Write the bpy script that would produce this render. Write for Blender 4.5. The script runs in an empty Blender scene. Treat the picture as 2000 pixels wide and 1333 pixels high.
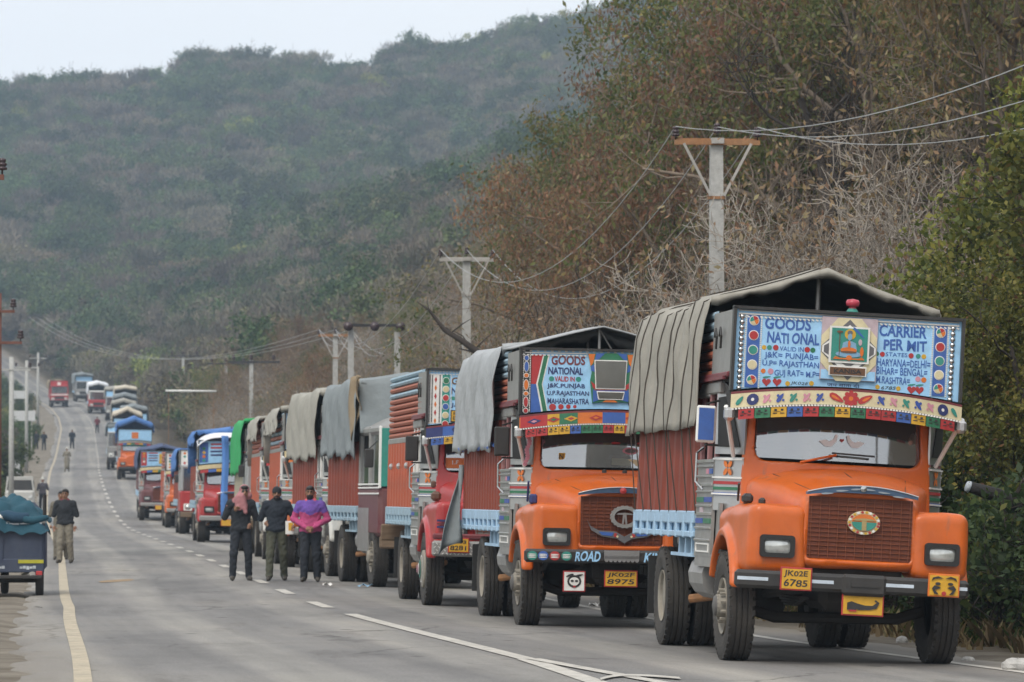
import bpy, math, random
import numpy as np
from mathutils import Matrix, Vector, Euler

R = math.radians
random.seed(7); rng = np.random.default_rng(7)
scene = bpy.context.scene
col = scene.collection

# ---------------------------------------------------------------- camera
EYE = 1.56                       # camera height above the road, metres
FPX = 8200.0                     # focal length in pixels of a 2000 px wide frame
cam_data = bpy.data.cameras.new('camera')
cam_data.sensor_width = 36.0
cam_data.lens = 36.0 * FPX / 2000.0
cam_data.clip_start = 0.5; cam_data.clip_end = 6000
cam_data.dof.use_dof = True
cam_data.dof.focus_distance = 43.0
cam_data.dof.aperture_fstop = 6.3
cam = bpy.data.objects.new('camera', cam_data); col.objects.link(cam)
cam.location = (0, 0, EYE)
cam.rotation_euler = (R(90) + math.atan(299.5 / FPX), 0, 0)
scene.camera = cam

# ---------------------------------------------------------------- sky, sun, exposure
SUN_ELEV, SUN_AZ = 52.0, 205.0           # overcast: a soft high light from behind the camera
world = bpy.data.worlds.new('World'); scene.world = world; world.use_nodes = True
wn = world.node_tree.nodes; wl = world.node_tree.links
for n in list(wn): wn.remove(n)
w_out = wn.new('ShaderNodeOutputWorld'); w_bg = wn.new('ShaderNodeBackground')
w_sky = wn.new('ShaderNodeTexSky'); w_sky.sky_type = 'NISHITA'; w_sky.sun_disc = False
w_sky.sun_elevation = R(SUN_ELEV); w_sky.sun_rotation = R(SUN_AZ)
w_sky.air_density = 1.0; w_sky.dust_density = 3.0; w_sky.ozone_density = 1.5
w_mix = wn.new('ShaderNodeMix'); w_mix.data_type = 'RGBA'
w_mix.inputs['Factor'].default_value = 0.90
w_tc = wn.new('ShaderNodeTexCoord'); w_noise = wn.new('ShaderNodeTexNoise')
w_noise.inputs['Scale'].default_value = 3.0; w_noise.inputs['Detail'].default_value = 4
w_ramp = wn.new('ShaderNodeValToRGB')
w_ramp.color_ramp.elements[0].position = 0.3; w_ramp.color_ramp.elements[0].color = (9.0, 9.35, 9.9, 1)
w_ramp.color_ramp.elements[1].position = 0.7; w_ramp.color_ramp.elements[1].color = (10.4, 10.5, 10.6, 1)
wl.new(w_tc.outputs['Generated'], w_noise.inputs['Vector'])
wl.new(w_noise.outputs['Fac'], w_ramp.inputs['Fac'])
wl.new(w_sky.outputs[0], w_mix.inputs['A']); wl.new(w_ramp.outputs['Color'], w_mix.inputs['B'])
wl.new(w_mix.outputs['Result'], w_bg.inputs['Color'])
w_bg.inputs['Strength'].default_value = 0.088
wl.new(w_bg.outputs[0], w_out.inputs[0])

sun_data = bpy.data.lights.new('sun', 'SUN'); sun_data.energy = 1.5; sun_data.angle = R(25)
sun_data.color = (1.0, 0.93, 0.82)
sun = bpy.data.objects.new('sun', sun_data); col.objects.link(sun)
az = R(SUN_AZ); el = R(SUN_ELEV)
sd = Vector((math.sin(az) * math.cos(el), math.cos(az) * math.cos(el), math.sin(el)))
sun.rotation_euler = sd.to_track_quat('Z', 'Y').to_euler()
sun.location = (0, 0, 60)

scene.view_settings.view_transform = 'Standard'; scene.view_settings.look = 'None'
scene.view_settings.gamma = 1.0; scene.view_settings.use_curve_mapping = False
scene.view_settings.exposure = 0.45
scene.render.engine = 'CYCLES'
cy = scene.cycles
cy.use_denoising = True
cy.max_bounces = 6; cy.diffuse_bounces = 3; cy.glossy_bounces = 3; cy.transmission_bounces = 4
cy.transparent_max_bounces = 8; cy.volume_bounces = 0
cy.use_adaptive_sampling = True; cy.adaptive_threshold = 0.02
cy.sample_clamp_indirect = 6

# ---------------------------------------------------------------- materials
MATS = {}
def pmat(name, c, rough=0.6, metal=0.0, var=0.18, scale=6.0, dust=0.0, dustcol=(0.24, 0.21, 0.17),
         bump=0.0, bscale=40.0, rand=0.0, spec=0.5, hue=0.0, trans=0.0, stretch=None, coat=0.0, detail=4, chips=0.0):
    if name in MATS: return MATS[name]
    m = bpy.data.materials.new(name); m.use_nodes = True
    nt = m.node_tree; N = nt.nodes; L = nt.links
    p = N['Principled BSDF']
    p.inputs['Roughness'].default_value = rough; p.inputs['Metallic'].default_value = metal
    p.inputs['Specular IOR Level'].default_value = spec
    if coat: p.inputs['Coat Weight'].default_value = coat; p.inputs['Coat Roughness'].default_value = 0.15
    tc = N.new('ShaderNodeTexCoord'); vec = tc.outputs['Object']
    if stretch:
        mp = N.new('ShaderNodeMapping'); mp.inputs['Scale'].default_value = stretch
        L.new(vec, mp.inputs['Vector']); vec = mp.outputs['Vector']
    rgb = N.new('ShaderNodeRGB'); rgb.outputs[0].default_value = (*c, 1)
    out = rgb.outputs[0]
    if rand or hue:
        oi = N.new('ShaderNodeObjectInfo')
        hs = N.new('ShaderNodeHueSaturation')
        mr = N.new('ShaderNodeMapRange'); mr.inputs['To Min'].default_value = 1 - rand; mr.inputs['To Max'].default_value = 1 + rand
        L.new(oi.outputs['Random'], mr.inputs['Value']); L.new(mr.outputs[0], hs.inputs['Value'])
        if hue:
            mu = N.new('ShaderNodeMath'); mu.operation = 'MULTIPLY'; mu.inputs[1].default_value = 7.31
            fr = N.new('ShaderNodeMath'); fr.operation = 'FRACT'
            mh = N.new('ShaderNodeMapRange'); mh.inputs['To Min'].default_value = 0.5 - hue; mh.inputs['To Max'].default_value = 0.5 + hue
            L.new(oi.outputs['Random'], mu.inputs[0]); L.new(mu.outputs[0], fr.inputs[0]); L.new(fr.outputs[0], mh.inputs['Value'])
            L.new(mh.outputs[0], hs.inputs['Hue'])
        L.new(out, hs.inputs['Color']); out = hs.outputs['Color']
    if var:
        no = N.new('ShaderNodeTexNoise'); no.inputs['Scale'].default_value = scale; no.inputs['Detail'].default_value = detail
        no.inputs['Roughness'].default_value = 0.65
        L.new(vec, no.inputs['Vector'])
        mr = N.new('ShaderNodeMapRange'); mr.inputs['From Min'].default_value = 0.25; mr.inputs['From Max'].default_value = 0.75
        mr.inputs['To Min'].default_value = 1 - var; mr.inputs['To Max'].default_value = 1 + var
        L.new(no.outputs['Fac'], mr.inputs['Value'])
        mx = N.new('ShaderNodeMix'); mx.data_type = 'RGBA'; mx.blend_type = 'MULTIPLY'; mx.inputs['Factor'].default_value = 1
        L.new(out, mx.inputs['A']); L.new(mr.outputs[0], mx.inputs['B']); out = mx.outputs['Result']
    if dust:
        no = N.new('ShaderNodeTexNoise'); no.inputs['Scale'].default_value = 2.3; no.inputs['Detail'].default_value = 7
        no.inputs['Roughness'].default_value = 0.7
        L.new(tc.outputs['Object'], no.inputs['Vector'])
        mr = N.new('ShaderNodeMapRange'); mr.inputs['From Min'].default_value = 0.35; mr.inputs['From Max'].default_value = 0.75
        mr.inputs['To Min'].default_value = dust * 0.25; mr.inputs['To Max'].default_value = dust
        L.new(no.outputs['Fac'], mr.inputs['Value'])
        mx = N.new('ShaderNodeMix'); mx.data_type = 'RGBA'
        L.new(mr.outputs[0], mx.inputs['Factor']); L.new(out, mx.inputs['A']); mx.inputs['B'].default_value = (*dustcol, 1)
        out = mx.outputs['Result']
        mr2 = N.new('ShaderNodeMapRange'); mr2.inputs['To Min'].default_value = rough; mr2.inputs['To Max'].default_value = min(1, rough + 0.5)
        L.new(mr.outputs[0], mr2.inputs['Value']); L.new(mr2.outputs[0], p.inputs['Roughness'])
    if chips:
        for sc_, th, cc in ((34.0, 0.70, (0.05, 0.035, 0.03)), (5.0, 0.66, (0.20, 0.11, 0.07))):
            no = N.new('ShaderNodeTexNoise'); no.inputs['Scale'].default_value = sc_; no.inputs['Detail'].default_value = 5; no.inputs['Roughness'].default_value = 0.7
            mp = N.new('ShaderNodeMapping'); mp.inputs['Scale'].default_value = (1, 1, 1 if sc_ > 10 else 0.3); L.new(tc.outputs['Object'], mp.inputs['Vector']); L.new(mp.outputs[0], no.inputs['Vector'])
            mr = N.new('ShaderNodeMapRange'); mr.inputs['From Min'].default_value = th - 0.06; mr.inputs['From Max'].default_value = th + 0.04; mr.inputs['To Max'].default_value = chips; L.new(no.outputs['Fac'], mr.inputs['Value'])
            mx = N.new('ShaderNodeMix'); mx.data_type = 'RGBA'; L.new(mr.outputs[0], mx.inputs['Factor']); L.new(out, mx.inputs['A']); mx.inputs['B'].default_value = (*cc, 1); out = mx.outputs['Result']
    L.new(out, p.inputs['Base Color'])
    if bump:
        nb = N.new('ShaderNodeTexNoise'); nb.inputs['Scale'].default_value = bscale; nb.inputs['Detail'].default_value = 3
        L.new(vec, nb.inputs['Vector'])
        bp = N.new('ShaderNodeBump'); bp.inputs['Strength'].default_value = bump; bp.inputs['Distance'].default_value = 0.03
        L.new(nb.outputs['Fac'], bp.inputs['Height']); L.new(bp.outputs[0], p.inputs['Normal'])
    if trans:
        tr = N.new('ShaderNodeBsdfTranslucent'); L.new(out, tr.inputs['Color'])
        ms = N.new('ShaderNodeMixShader'); ms.inputs[0].default_value = trans
        L.new(p.outputs[0], ms.inputs[1]); L.new(tr.outputs[0], ms.inputs[2])
        L.new(ms.outputs[0], N['Material Output'].inputs['Surface'])
    MATS[name] = m
    return m

def paint(name, c, dust=0.35, rough=0.42): return pmat('paint_' + name, c, rough, dust=dust, var=0.10, scale=3.0)

# ---------------------------------------------------------------- mesh helpers
class MB:
    def __init__(s): s.v = []; s.f = []
    def add(s, vs, fs):
        o = len(s.v); s.v.extend([tuple(map(float, p)) for p in vs]); s.f.extend([tuple(i + o for i in f) for f in fs]); return s
    def box(s, c, d, rot=None):
        hx, hy, hz = d[0] / 2, d[1] / 2, d[2] / 2
        vs = [Vector((x, y, z)) for z in (-hz, hz) for y in (-hy, hy) for x in (-hx, hx)]
        if rot is not None:
            m = Euler(rot).to_matrix(); vs = [m @ v for v in vs]
        vs = [(v.x + c[0], v.y + c[1], v.z + c[2]) for v in vs]
        return s.add(vs, [(0, 2, 3, 1), (4, 5, 7, 6), (0, 1, 5, 4), (2, 6, 7, 3), (0, 4, 6, 2), (1, 3, 7, 5)])
    def rbox(s, c, d, b=0.01):
        # box with chamfered edges
        hx, hy, hz = d[0] / 2, d[1] / 2, d[2] / 2
        b = min(b, hx * .9, hy * .9, hz * .9)
        vs = []; idx = {}
        for sx in (-1, 1):
            for sy in (-1, 1):
                for sz in (-1, 1):
                    for a in range(3):
                        p = [sx * (hx - b), sy * (hy - b), sz * (hz - b)]
                        p[a] = (sx * hx, sy * hy, sz * hz)[a]
                        idx[(sx, sy, sz, a)] = len(vs); vs.append((p[0] + c[0], p[1] + c[1], p[2] + c[2]))
        fs = []
        for a in range(3):
            o = [i for i in range(3) if i != a]
            for sg in (-1, 1):
                q = []
                for (p1, p2) in ((-1, -1), (1, -1), (1, 1), (-1, 1)):
                    k = [0, 0, 0]; k[a] = sg; k[o[0]] = p1; k[o[1]] = p2; q.append(idx[(*k, a)])
                flip = (sg > 0) if a != 1 else (sg < 0)
                fs.append(tuple(q if flip else q[::-1]))
            for s1 in (-1, 1):
                for s2 in (-1, 1):
                    k0 = [0, 0, 0]; k1 = [0, 0, 0]
                    k0[o[0]] = k1[o[0]] = s1; k0[o[1]] = k1[o[1]] = s2; k0[a] = -1; k1[a] = 1
                    q = [idx[(*k0, o[0])], idx[(*k1, o[0])], idx[(*k1, o[1])], idx[(*k0, o[1])]]
                    fs.append(tuple(q))
        for sx in (-1, 1):
            for sy in (-1, 1):
                for sz in (-1, 1):
                    fs.append((idx[(sx, sy, sz, 0)], idx[(sx, sy, sz, 1)], idx[(sx, sy, sz, 2)]))
        return s.add(vs, fs)
    def tube(s, pts, rad, n=6, cap=True):
        pts = [Vector(p) for p in pts]; k = len(pts)
        if not hasattr(rad, '__len__'): rad = [rad] * k
        vs = []; up = None
        for i in range(k):
            t = (pts[min(i + 1, k - 1)] - pts[max(i - 1, 0)])
            t = t.normalized() if t.length > 1e-9 else Vector((0, 0, 1))
            if up is None:
                up = t.orthogonal().normalized()
            else:
                up = (up - t * up.dot(t))
                up = up.normalized() if up.length > 1e-6 else t.orthogonal().normalized()
            w = t.cross(up)
            for j in range(n):
                a = 2 * math.pi * j / n
                vs.append(pts[i] + (up * math.cos(a) + w * math.sin(a)) * rad[i])
        fs = []
        for i in range(k - 1):
            for j in range(n):
                j2 = (j + 1) % n
                fs.append((i * n + j, i * n + j2, (i + 1) * n + j2, (i + 1) * n + j))
        if cap and n > 2:
            fs.append(tuple(range(n))[::-1]); fs.append(tuple((k - 1) * n + j for j in range(n)))
        return s.add(vs, fs)
    def prism(s, poly, y0, y1):
        # poly: list of (x, z), extruded along y
        n = len(poly)
        vs = [(x, y0, z) for x, z in poly] + [(x, y1, z) for x, z in poly]
        fs = [tuple(range(n)), tuple(range(2 * n - 1, n - 1, -1))]
        for i in range(n):
            j = (i + 1) % n; fs.append((i, i + n, j + n, j))
        return s.add(vs, fs)
    def lathe(s, prof, n=24, axis='x', c=(0, 0, 0)):
        # prof: (r, a) pairs turned round the axis
        vs = []; k = len(prof)
        for (r, a) in prof:
            for j in range(n):
                t = 2 * math.pi * j / n
                if axis == 'x': p = (a, r * math.cos(t), r * math.sin(t))
                elif axis == 'y': p = (r * math.cos(t), a, r * math.sin(t))
                else: p = (r * math.cos(t), r * math.sin(t), a)
                vs.append((p[0] + c[0], p[1] + c[1], p[2] + c[2]))
        fs = []
        for i in range(k - 1):
            for j in range(n):
                j2 = (j + 1) % n; fs.append((i * n + j, i * n + j2, (i + 1) * n + j2, (i + 1) * n + j))
        if prof[0][0] > 1e-6: fs.append(tuple(range(n))[::-1])
        if prof[-1][0] > 1e-6: fs.append(tuple((k - 1) * n + j for j in range(n)))
        return s.add(vs, fs)
    def grid(s, fn, nu, nv):
        vs = [fn(i / nu, j / nv) for j in range(nv + 1) for i in range(nu + 1)]
        fs = [(j * (nu + 1) + i, j * (nu + 1) + i + 1, (j + 1) * (nu + 1) + i + 1, (j + 1) * (nu + 1) + i)
              for j in range(nv) for i in range(nu)]
        return s.add(vs, fs)
    def disc(s, c, rx, rz, y=0.0, n=16, t=0.008):
        poly = [(c[0] + rx * math.cos(2 * math.pi * k / n), c[1] + rz * math.sin(2 * math.pi * k / n)) for k in range(n)]
        return s.prism(poly, y - t, y)
    def mesh(s, name, smooth=False):
        me = bpy.data.meshes.new(name); me.from_pydata(s.v, [], s.f)
        if smooth: me.shade_smooth()
        return me

def np_mesh(name, v, f, smooth=True):
    """mesh from numpy arrays; f is an (m, k) int array"""
    me = bpy.data.meshes.new(name)
    v = np.ascontiguousarray(v, dtype=np.float32); f = np.ascontiguousarray(f, dtype=np.int32)
    k = f.shape[1]
    me.vertices.add(len(v)); me.vertices.foreach_set('co', v.ravel())
    me.loops.add(f.size); me.loops.foreach_set('vertex_index', f.ravel())
    me.polygons.add(len(f)); me.polygons.foreach_set('loop_start', np.arange(0, f.size, k, dtype=np.int32))
    me.update(calc_edges=True)
    if smooth: me.shade_smooth()
    return me

def surfnet(f, lo, hi, h):
    """polygonise the zero level of f(x, y, z) (negative inside) on a regular grid"""
    lo = np.array(lo, float); hi = np.array(hi, float)
    n = np.maximum(3, np.ceil((hi - lo) / h).astype(int) + 1); c = n - 1
    ax = [lo[i] + h * np.arange(n[i]) for i in range(3)]
    G = np.meshgrid(*ax, indexing='ij')
    V = f(*G); S = V < 0
    cnt = np.zeros(c); acc = np.zeros((*c, 3)); crosses = []
    for a in range(3):
        s0 = [slice(None)] * 3; s1 = [slice(None)] * 3
        s0[a] = slice(0, -1); s1[a] = slice(1, None); s0 = tuple(s0); s1 = tuple(s1)
        cr = S[s0] != S[s1]; crosses.append(cr)
        d = V[s0] - V[s1]; t = np.where(cr, V[s0] / np.where(np.abs(d) < 1e-12, 1, d), 0)
        o = [i for i in range(3) if i != a]
        for d1 in (0, 1):
            for d2 in (0, 1):
                q = [slice(None)] * 3
                q[o[0]] = slice(d1, d1 + c[o[0]]); q[o[1]] = slice(d2, d2 + c[o[1]]); q = tuple(q)
                m = cr[q]; cnt += m
                for k in range(3):
                    pk = G[k][s0][q] + (t[q] * h if k == a else 0)
                    acc[..., k] += m * pk
    act = cnt > 0
    idx = -np.ones(c, int); idx[act] = np.arange(act.sum())
    verts = acc[act] / cnt[act][:, None]
    faces = []
    for a in range(3):
        o = [i for i in range(3) if i != a]
        cr = crosses[a].copy()
        q = [slice(None)] * 3; q[o[0]] = slice(1, -1); q[o[1]] = slice(1, -1)
        inner = np.zeros_like(cr); inner[tuple(q)] = cr[tuple(q)]
        e = np.argwhere(inner)
        if len(e) == 0: continue
        def cell(d1, d2):
            k = e.copy(); k[:, o[0]] -= d1; k[:, o[1]] -= d2; return idx[k[:, 0], k[:, 1], k[:, 2]]
        quad = np.stack([cell(1, 1), cell(0, 1), cell(0, 0), cell(1, 0)], 1)
        ins = S[e[:, 0], e[:, 1], e[:, 2]]
        if a == 1: ins = ~ins
        quad[~ins] = quad[~ins][:, ::-1]
        faces.append(quad)
    return verts, np.concatenate(faces)

def smax(*a, k=0.05):
    r = a[0]
    for b in a[1:]:
        h = np.maximum(k - np.abs(r - b), 0) / k
        r = np.maximum(r, b) + h * h * k * 0.25
    return r
def smin(*a, k=0.05): return -smax(*[-x for x in a], k=k)
def sdf_mesh(name, f, lo, hi, h):
    v, q = surfnet(f, lo, hi, h); return np_mesh(name, v, q)

def link(name, data, m=None, parent=None, loc=None, rot=None, scale=None):
    o = bpy.data.objects.new(name, data); col.objects.link(o)
    if parent is not None: o.parent = parent
    if loc is not None: o.location = loc
    if rot is not None: o.rotation_euler = rot
    if scale is not None: o.scale = scale if hasattr(scale, '__len__') else (scale,) * 3
    if m is not None:
        if len(data.materials) == 0: data.materials.append(None)
        o.material_slots[0].link = 'OBJECT'; o.material_slots[0].material = m
    return o
def part(name, mb, m, parent, smooth=False, **k): return link(name, mb.mesh(name, smooth), m, parent, **k)
def tag(o, label, cat, group=None):
    o['label'] = label; o['category'] = cat
    if group: o['group'] = group
    return o
def thing(name, label, cat, loc=(0, 0, 0), rot=(0, 0, 0), group=None):
    o = bpy.data.objects.new(name, None); col.objects.link(o); o.location = loc; o.rotation_euler = rot
    o.empty_display_size = 0.2
    return tag(o, label, cat, group)
def copy_tree(o, parent=None):
    c = o.copy(); col.objects.link(c); c.parent = parent
    for ch in list(o.children): copy_tree(ch, c)
    return c

_text = {}
def text_geo(s, bold=0.012):
    """filled outline of a line of lettering, fitted to a unit box"""
    key = (s, bold)
    if key not in _text:
        cu = bpy.data.curves.new('lettering', 'FONT'); cu.body = s; cu.offset = bold; cu.resolution_u = 3
        ob = bpy.data.objects.new('lettering', cu); col.objects.link(ob)
        dg = bpy.context.evaluated_depsgraph_get(); ev = ob.evaluated_get(dg); me = ev.to_mesh()
        v = np.array([q.co[:] for q in me.vertices]); f = [tuple(q.vertices) for q in me.polygons]
        ev.to_mesh_clear(); bpy.data.objects.remove(ob); bpy.data.curves.remove(cu)
        if len(v):
            lo = v.min(0); hi = v.max(0); v = (v[:, :2] - lo[:2]) / np.maximum(hi[:2] - lo[:2], 1e-6)
        _text[key] = (v, f)
    return _text[key]
def lettering(s, x0, x1, z0, z1, y, m, parent, bold=0.012, slant=0.0, rise=0.0, name='lettering'):
    """a line of lettering facing -y, filling the box x0..x1, z0..z1"""
    v, f = text_geo(s, bold)
    if not len(v): return None
    hz = z1 - z0; ph = (x0 * 37 + z0 * 91) % 6.28     # signwriter's hand: letters wander a little in size and slope
    vs = []
    for a, b in v[:, :2]:
        X = x0 + (x1 - x0) * a; w = X / max(hz, 1e-3)
        vs.append((X + slant * b * hz + hz * 0.025 * math.sin(w * 2.1 + b * 2 + ph), y, z0 + hz * (b * (1 + 0.05 * math.sin(w * 1.7 + ph)) + 0.025 * math.sin(w * 2.9 + ph)) + rise * (a - .5)))
    me = bpy.data.meshes.new(name); me.from_pydata(vs, [], f)
    return link(name, me, m, parent)
def pix(px, py, d):
    """world point seen at photograph pixel (px, py) at distance d - used to take measurements only"""
    return ((px - 1000) / FPX * d, d, EYE + (966 - py) / FPX * d)

# ================================================================ terrain and road
_Y = [-60, 0, 20, 34.9, 39.8, 54, 59, 66.7, 75, 97.6, 112, 162, 200, 230, 265, 300, 340, 376, 450, 490, 525, 560, 600, 650, 720, 800, 3000]
_X = [14, 6.1, 3.1, 0.85, 0.12, -2.1, -2.75, -3.6, -4.5, -6.95, -8.5, -14.2, -18.6, -22, -25.8, -29.5, -33.5, -37.2, -44.8, -49.4, -54.1, -59.5, -67, -79, -100, -130, -900]
_ZY = [-60, 180, 200, 230, 265, 300, 340, 376, 450, 490, 525, 560, 600, 640, 700, 800, 3000]
_Z = [0, 0, 0.2, 1.0, 2.1, 3.2, 4.4, 5.6, 8.6, 10.5, 12.3, 14.0, 15.4, 16.0, 15.8, 14.0, 14.0]
def _smooth(xs, ys, sig):
    g = np.arange(-60, 1200, 1.0); v = np.interp(g, xs, ys)
    k = np.arange(-4 * sig, 4 * sig + 1); w = np.exp(-k * k / (2.0 * sig * sig)); w /= w.sum()
    vp = np.concatenate([v[0] + (v[1] - v[0]) * np.arange(-len(k), 0), v, v[-1] + (v[-1] - v[-2]) * np.arange(1, len(k) + 1)])
    s = np.convolve(vp, w, 'same')[len(k):-len(k)]
    return g, s
_gx, _sx = _smooth(_Y, _X, 5); _gz, _sz = _smooth(_ZY, _Z, 10)
def XC(y): return np.where(np.asarray(y) > 1190, np.interp(1190, _gx, _sx) - 0.4 * (np.asarray(y) - 1190), np.interp(y, _gx, _sx))
def ZR(y): return np.interp(y, _gz, _sz)
def bumps(x, y, s, seed=0.0):
    """cheap smooth noise in about -1..1"""
    x = x / s; y = y / s
    return (np.sin(1.3 * x + 2.1 * y + seed) + np.sin(2.3 * x - 1.1 * y + 1.7 + seed * 2) + np.sin(-0.7 * x + 3.1 * y + 4.1 + seed)
            + 0.6 * np.sin(3.9 * x + 2.3 * y + 0.3 + seed) + 0.6 * np.sin(4.3 * x - 3.7 * y + 2.2)) / 3.4
_ra = [-2500, -1000, 0, 100, 200, 250, 300, 350, 400, 470, 540, 650, 720, 800, 900, 1000, 1100, 1200, 1400, 2000, 3500]
_ry = [330, 230, 160, 152, 146, 134, 120, 104, 90, 88, 105, 108, 102, 78, 62, 40, 18, -8, -45, -130, -250]
def ground_z(x, y):
    x = np.asarray(x, float); y = np.asarray(y, float)
    u = x - XC(y); z0 = ZR(y)
    # carriageway crossfall, verges, right-hand bank, left-hand flat
    cross = np.where(u > 0, -0.02 * np.minimum(u, 6.0), -0.015 * np.minimum(-u, 5.0))
    b = np.maximum(u - 8.3, 0); bank = 0.5 * (np.sqrt(b * b + 4) - 2) + 0.35 * bumps(x, y, 4.0) * np.clip(b / 4, 0, 1)
    bank = np.minimum(bank, 26 + 0.15 * bank)
    verge = 0.05 * bumps(x, y, 1.3, 2.0) * np.clip((np.abs(u) - 5) / 2, 0, 1)
    left = np.maximum(-u - 9, 0); lf = 0.04 * left + 0.3 * bumps(x, y, 9.0) * np.clip(left / 6, 0, 1)
    base = z0 + cross + bank + verge + lf
    # the far wooded hill
    ys = np.maximum(y, 50); a = 1000 + x / ys * FPX
    er = 966 - np.interp(a, _ra, _ry) - 56
    yr = 1080 + 40 * bumps(a, a * 0, 160.0)
    t = (y - 620) / (yr - 620); tt = np.clip(t, 0, 1)
    e = 190 + (er - 190) * tt ** 0.92 + 34 * bumps(a, y * 1.2, 120.0, 1.0) * np.sin(np.pi * tt) + 24 * bumps(a, y, 46.0, 3.0) * np.sin(np.pi * tt)
    zh = EYE + np.minimum(y, yr) / FPX * e
    zh = np.where(t > 1, zh - 0.3 * (y - yr), zh)
    zh = np.where(t < 0, zh - 0.25 * (620 - y), zh)
    zh = np.maximum(zh, -5 + 0 * zh)
    k = 3.0; d = zh - base
    return np.where(y > 300, np.maximum(base, zh) + np.maximum(k - np.abs(d), 0) ** 2 / (4 * k) * np.clip((y - 300) / 100, 0, 1), base)

def gz(x, y): return float(ground_z(x, y))
def on(u, y, dz=0.0):
    x = float(XC(y)) + u
    return (x, y, gz(x, y) + dz)

# ---- the ground sheet
us = np.sinh(np.linspace(-1, 1, 171) * 5.2); us = us / us[-1] * 430
us = us + 0.3
yy = np.concatenate([np.arange(-60, 30, 3.0), np.arange(30, 130, 0.8), np.arange(130, 300, 2.0), np.arange(300, 700, 5.0), np.arange(700, 1250, 7.0), np.arange(1250, 1500, 25.0)])
UU, YY = np.meshgrid(us, yy); XX = XC(YY) + UU
ZZ = ground_z(XX, YY) - np.where((UU > -4.9 - 0 * UU) & (UU > np.where(YY < 55, -4.6, -3.9)) & (UU < 4.9) & (YY < 900), 0.06, 0.0)
nv, nu = XX.shape
ii, jj = np.meshgrid(np.arange(nu - 1), np.arange(nv - 1))
q = np.stack([jj * nu + ii, jj * nu + ii + 1, (jj + 1) * nu + ii + 1, (jj + 1) * nu + ii], -1).reshape(-1, 4)
gm = np_mesh('ground', np.stack([XX, YY, ZZ], -1).reshape(-1, 3), q)
uvl = gm.uv_layers.new(name='UVMap'); UVf = np.stack([UU, YY], -1).reshape(-1, 2)[q.ravel()]
uvl.data.foreach_set('uv', UVf.astype(np.float32).ravel())

def ground_material():
    m = bpy.data.materials.new('earth_verge'); m.use_nodes = True; nt = m.node_tree; N = nt.nodes; L = nt.links
    p = N['Principled BSDF']; p.inputs['Roughness'].default_value = 0.95; p.inputs['Specular IOR Level'].default_value = 0.2
    tc = N.new('ShaderNodeTexCoord')
    def noise(s, d=6, r=0.65):
        n = N.new('ShaderNodeTexNoise'); n.inputs['Scale'].default_value = s; n.inputs['Detail'].default_value = d
        n.inputs['Roughness'].default_value = r; L.new(tc.outputs['Object'], n.inputs['Vector']); return n.outputs['Fac']
    def ramp(f, *st):
        r = N.new('ShaderNodeValToRGB'); e = r.color_ramp.elements
        while len(e) < len(st): e.new(0.5)
        for k, (po, c) in enumerate(st): e[k].position = po; e[k].color = (*c, 1)
        L.new(f, r.inputs['Fac']); return r.outputs['Color']
    earth = ramp(noise(0.9), (0.3, (0.12, 0.10, 0.075)), (0.5, (0.20, 0.175, 0.14)), (0.72, (0.29, 0.26, 0.215)))
    litter = ramp(noise(3.0), (0.3, (0.035, 0.03, 0.02)), (0.5, (0.075, 0.058, 0.035)), (0.7, (0.13, 0.10, 0.06)))
    grass = ramp(noise(2.0), (0.3, (0.07, 0.085, 0.03)), (0.7, (0.15, 0.16, 0.06)))
    uv = N.new('ShaderNodeUVMap'); sep = N.new('ShaderNodeSeparateXYZ'); L.new(uv.outputs[0], sep.inputs[0])
    # distance from the carriageway decides bare earth or leaf litter
    ab = N.new('ShaderNodeMath'); ab.operation = 'ADD'; ab.inputs[1].default_value = 0.0; L.new(sep.outputs['X'], ab.inputs[0])
    nz = N.new('ShaderNodeMath'); nz.operation = 'MULTIPLY_ADD'; nz.inputs[1].default_value = 2.4; L.new(noise(0.8), nz.inputs[0]); L.new(ab.outputs[0], nz.inputs[2])
    mr = N.new('ShaderNodeMapRange'); mr.inputs['From Min'].default_value = 6.6; mr.inputs['From Max'].default_value = 8.0; L.new(nz.outputs[0], mr.inputs['Value'])
    ml = N.new('ShaderNodeMapRange'); ml.inputs['From Min'].default_value = -6.6; ml.inputs['From Max'].default_value = -4.9
    ml.inputs['To Min'].default_value = 1; ml.inputs['To Max'].default_value = 0; L.new(nz.outputs[0], ml.inputs['Value'])
    a = N.new('ShaderNodeMix'); a.data_type = 'RGBA'; L.new(mr.outputs[0], a.inputs['Factor']); L.new(earth, a.inputs['A']); L.new(litter, a.inputs['B'])
    b = N.new('ShaderNodeMix'); b.data_type = 'RGBA'; L.new(ml.outputs[0], b.inputs['Factor']); L.new(a.outputs['Result'], b.inputs['A']); L.new(grass, b.inputs['B'])
    L.new(b.outputs['Result'], p.inputs['Base Color'])
    bp = N.new('ShaderNodeBump'); bp.inputs['Strength'].default_value = 0.9; bp.inputs['Distance'].default_value = 0.06
    L.new(noise(6.0, 8, 0.75), bp.inputs['Height']); L.new(bp.outputs[0], p.inputs['Normal'])
    return m
ground = link('ground', gm, ground_material()); ground['kind'] = 'structure'

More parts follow.
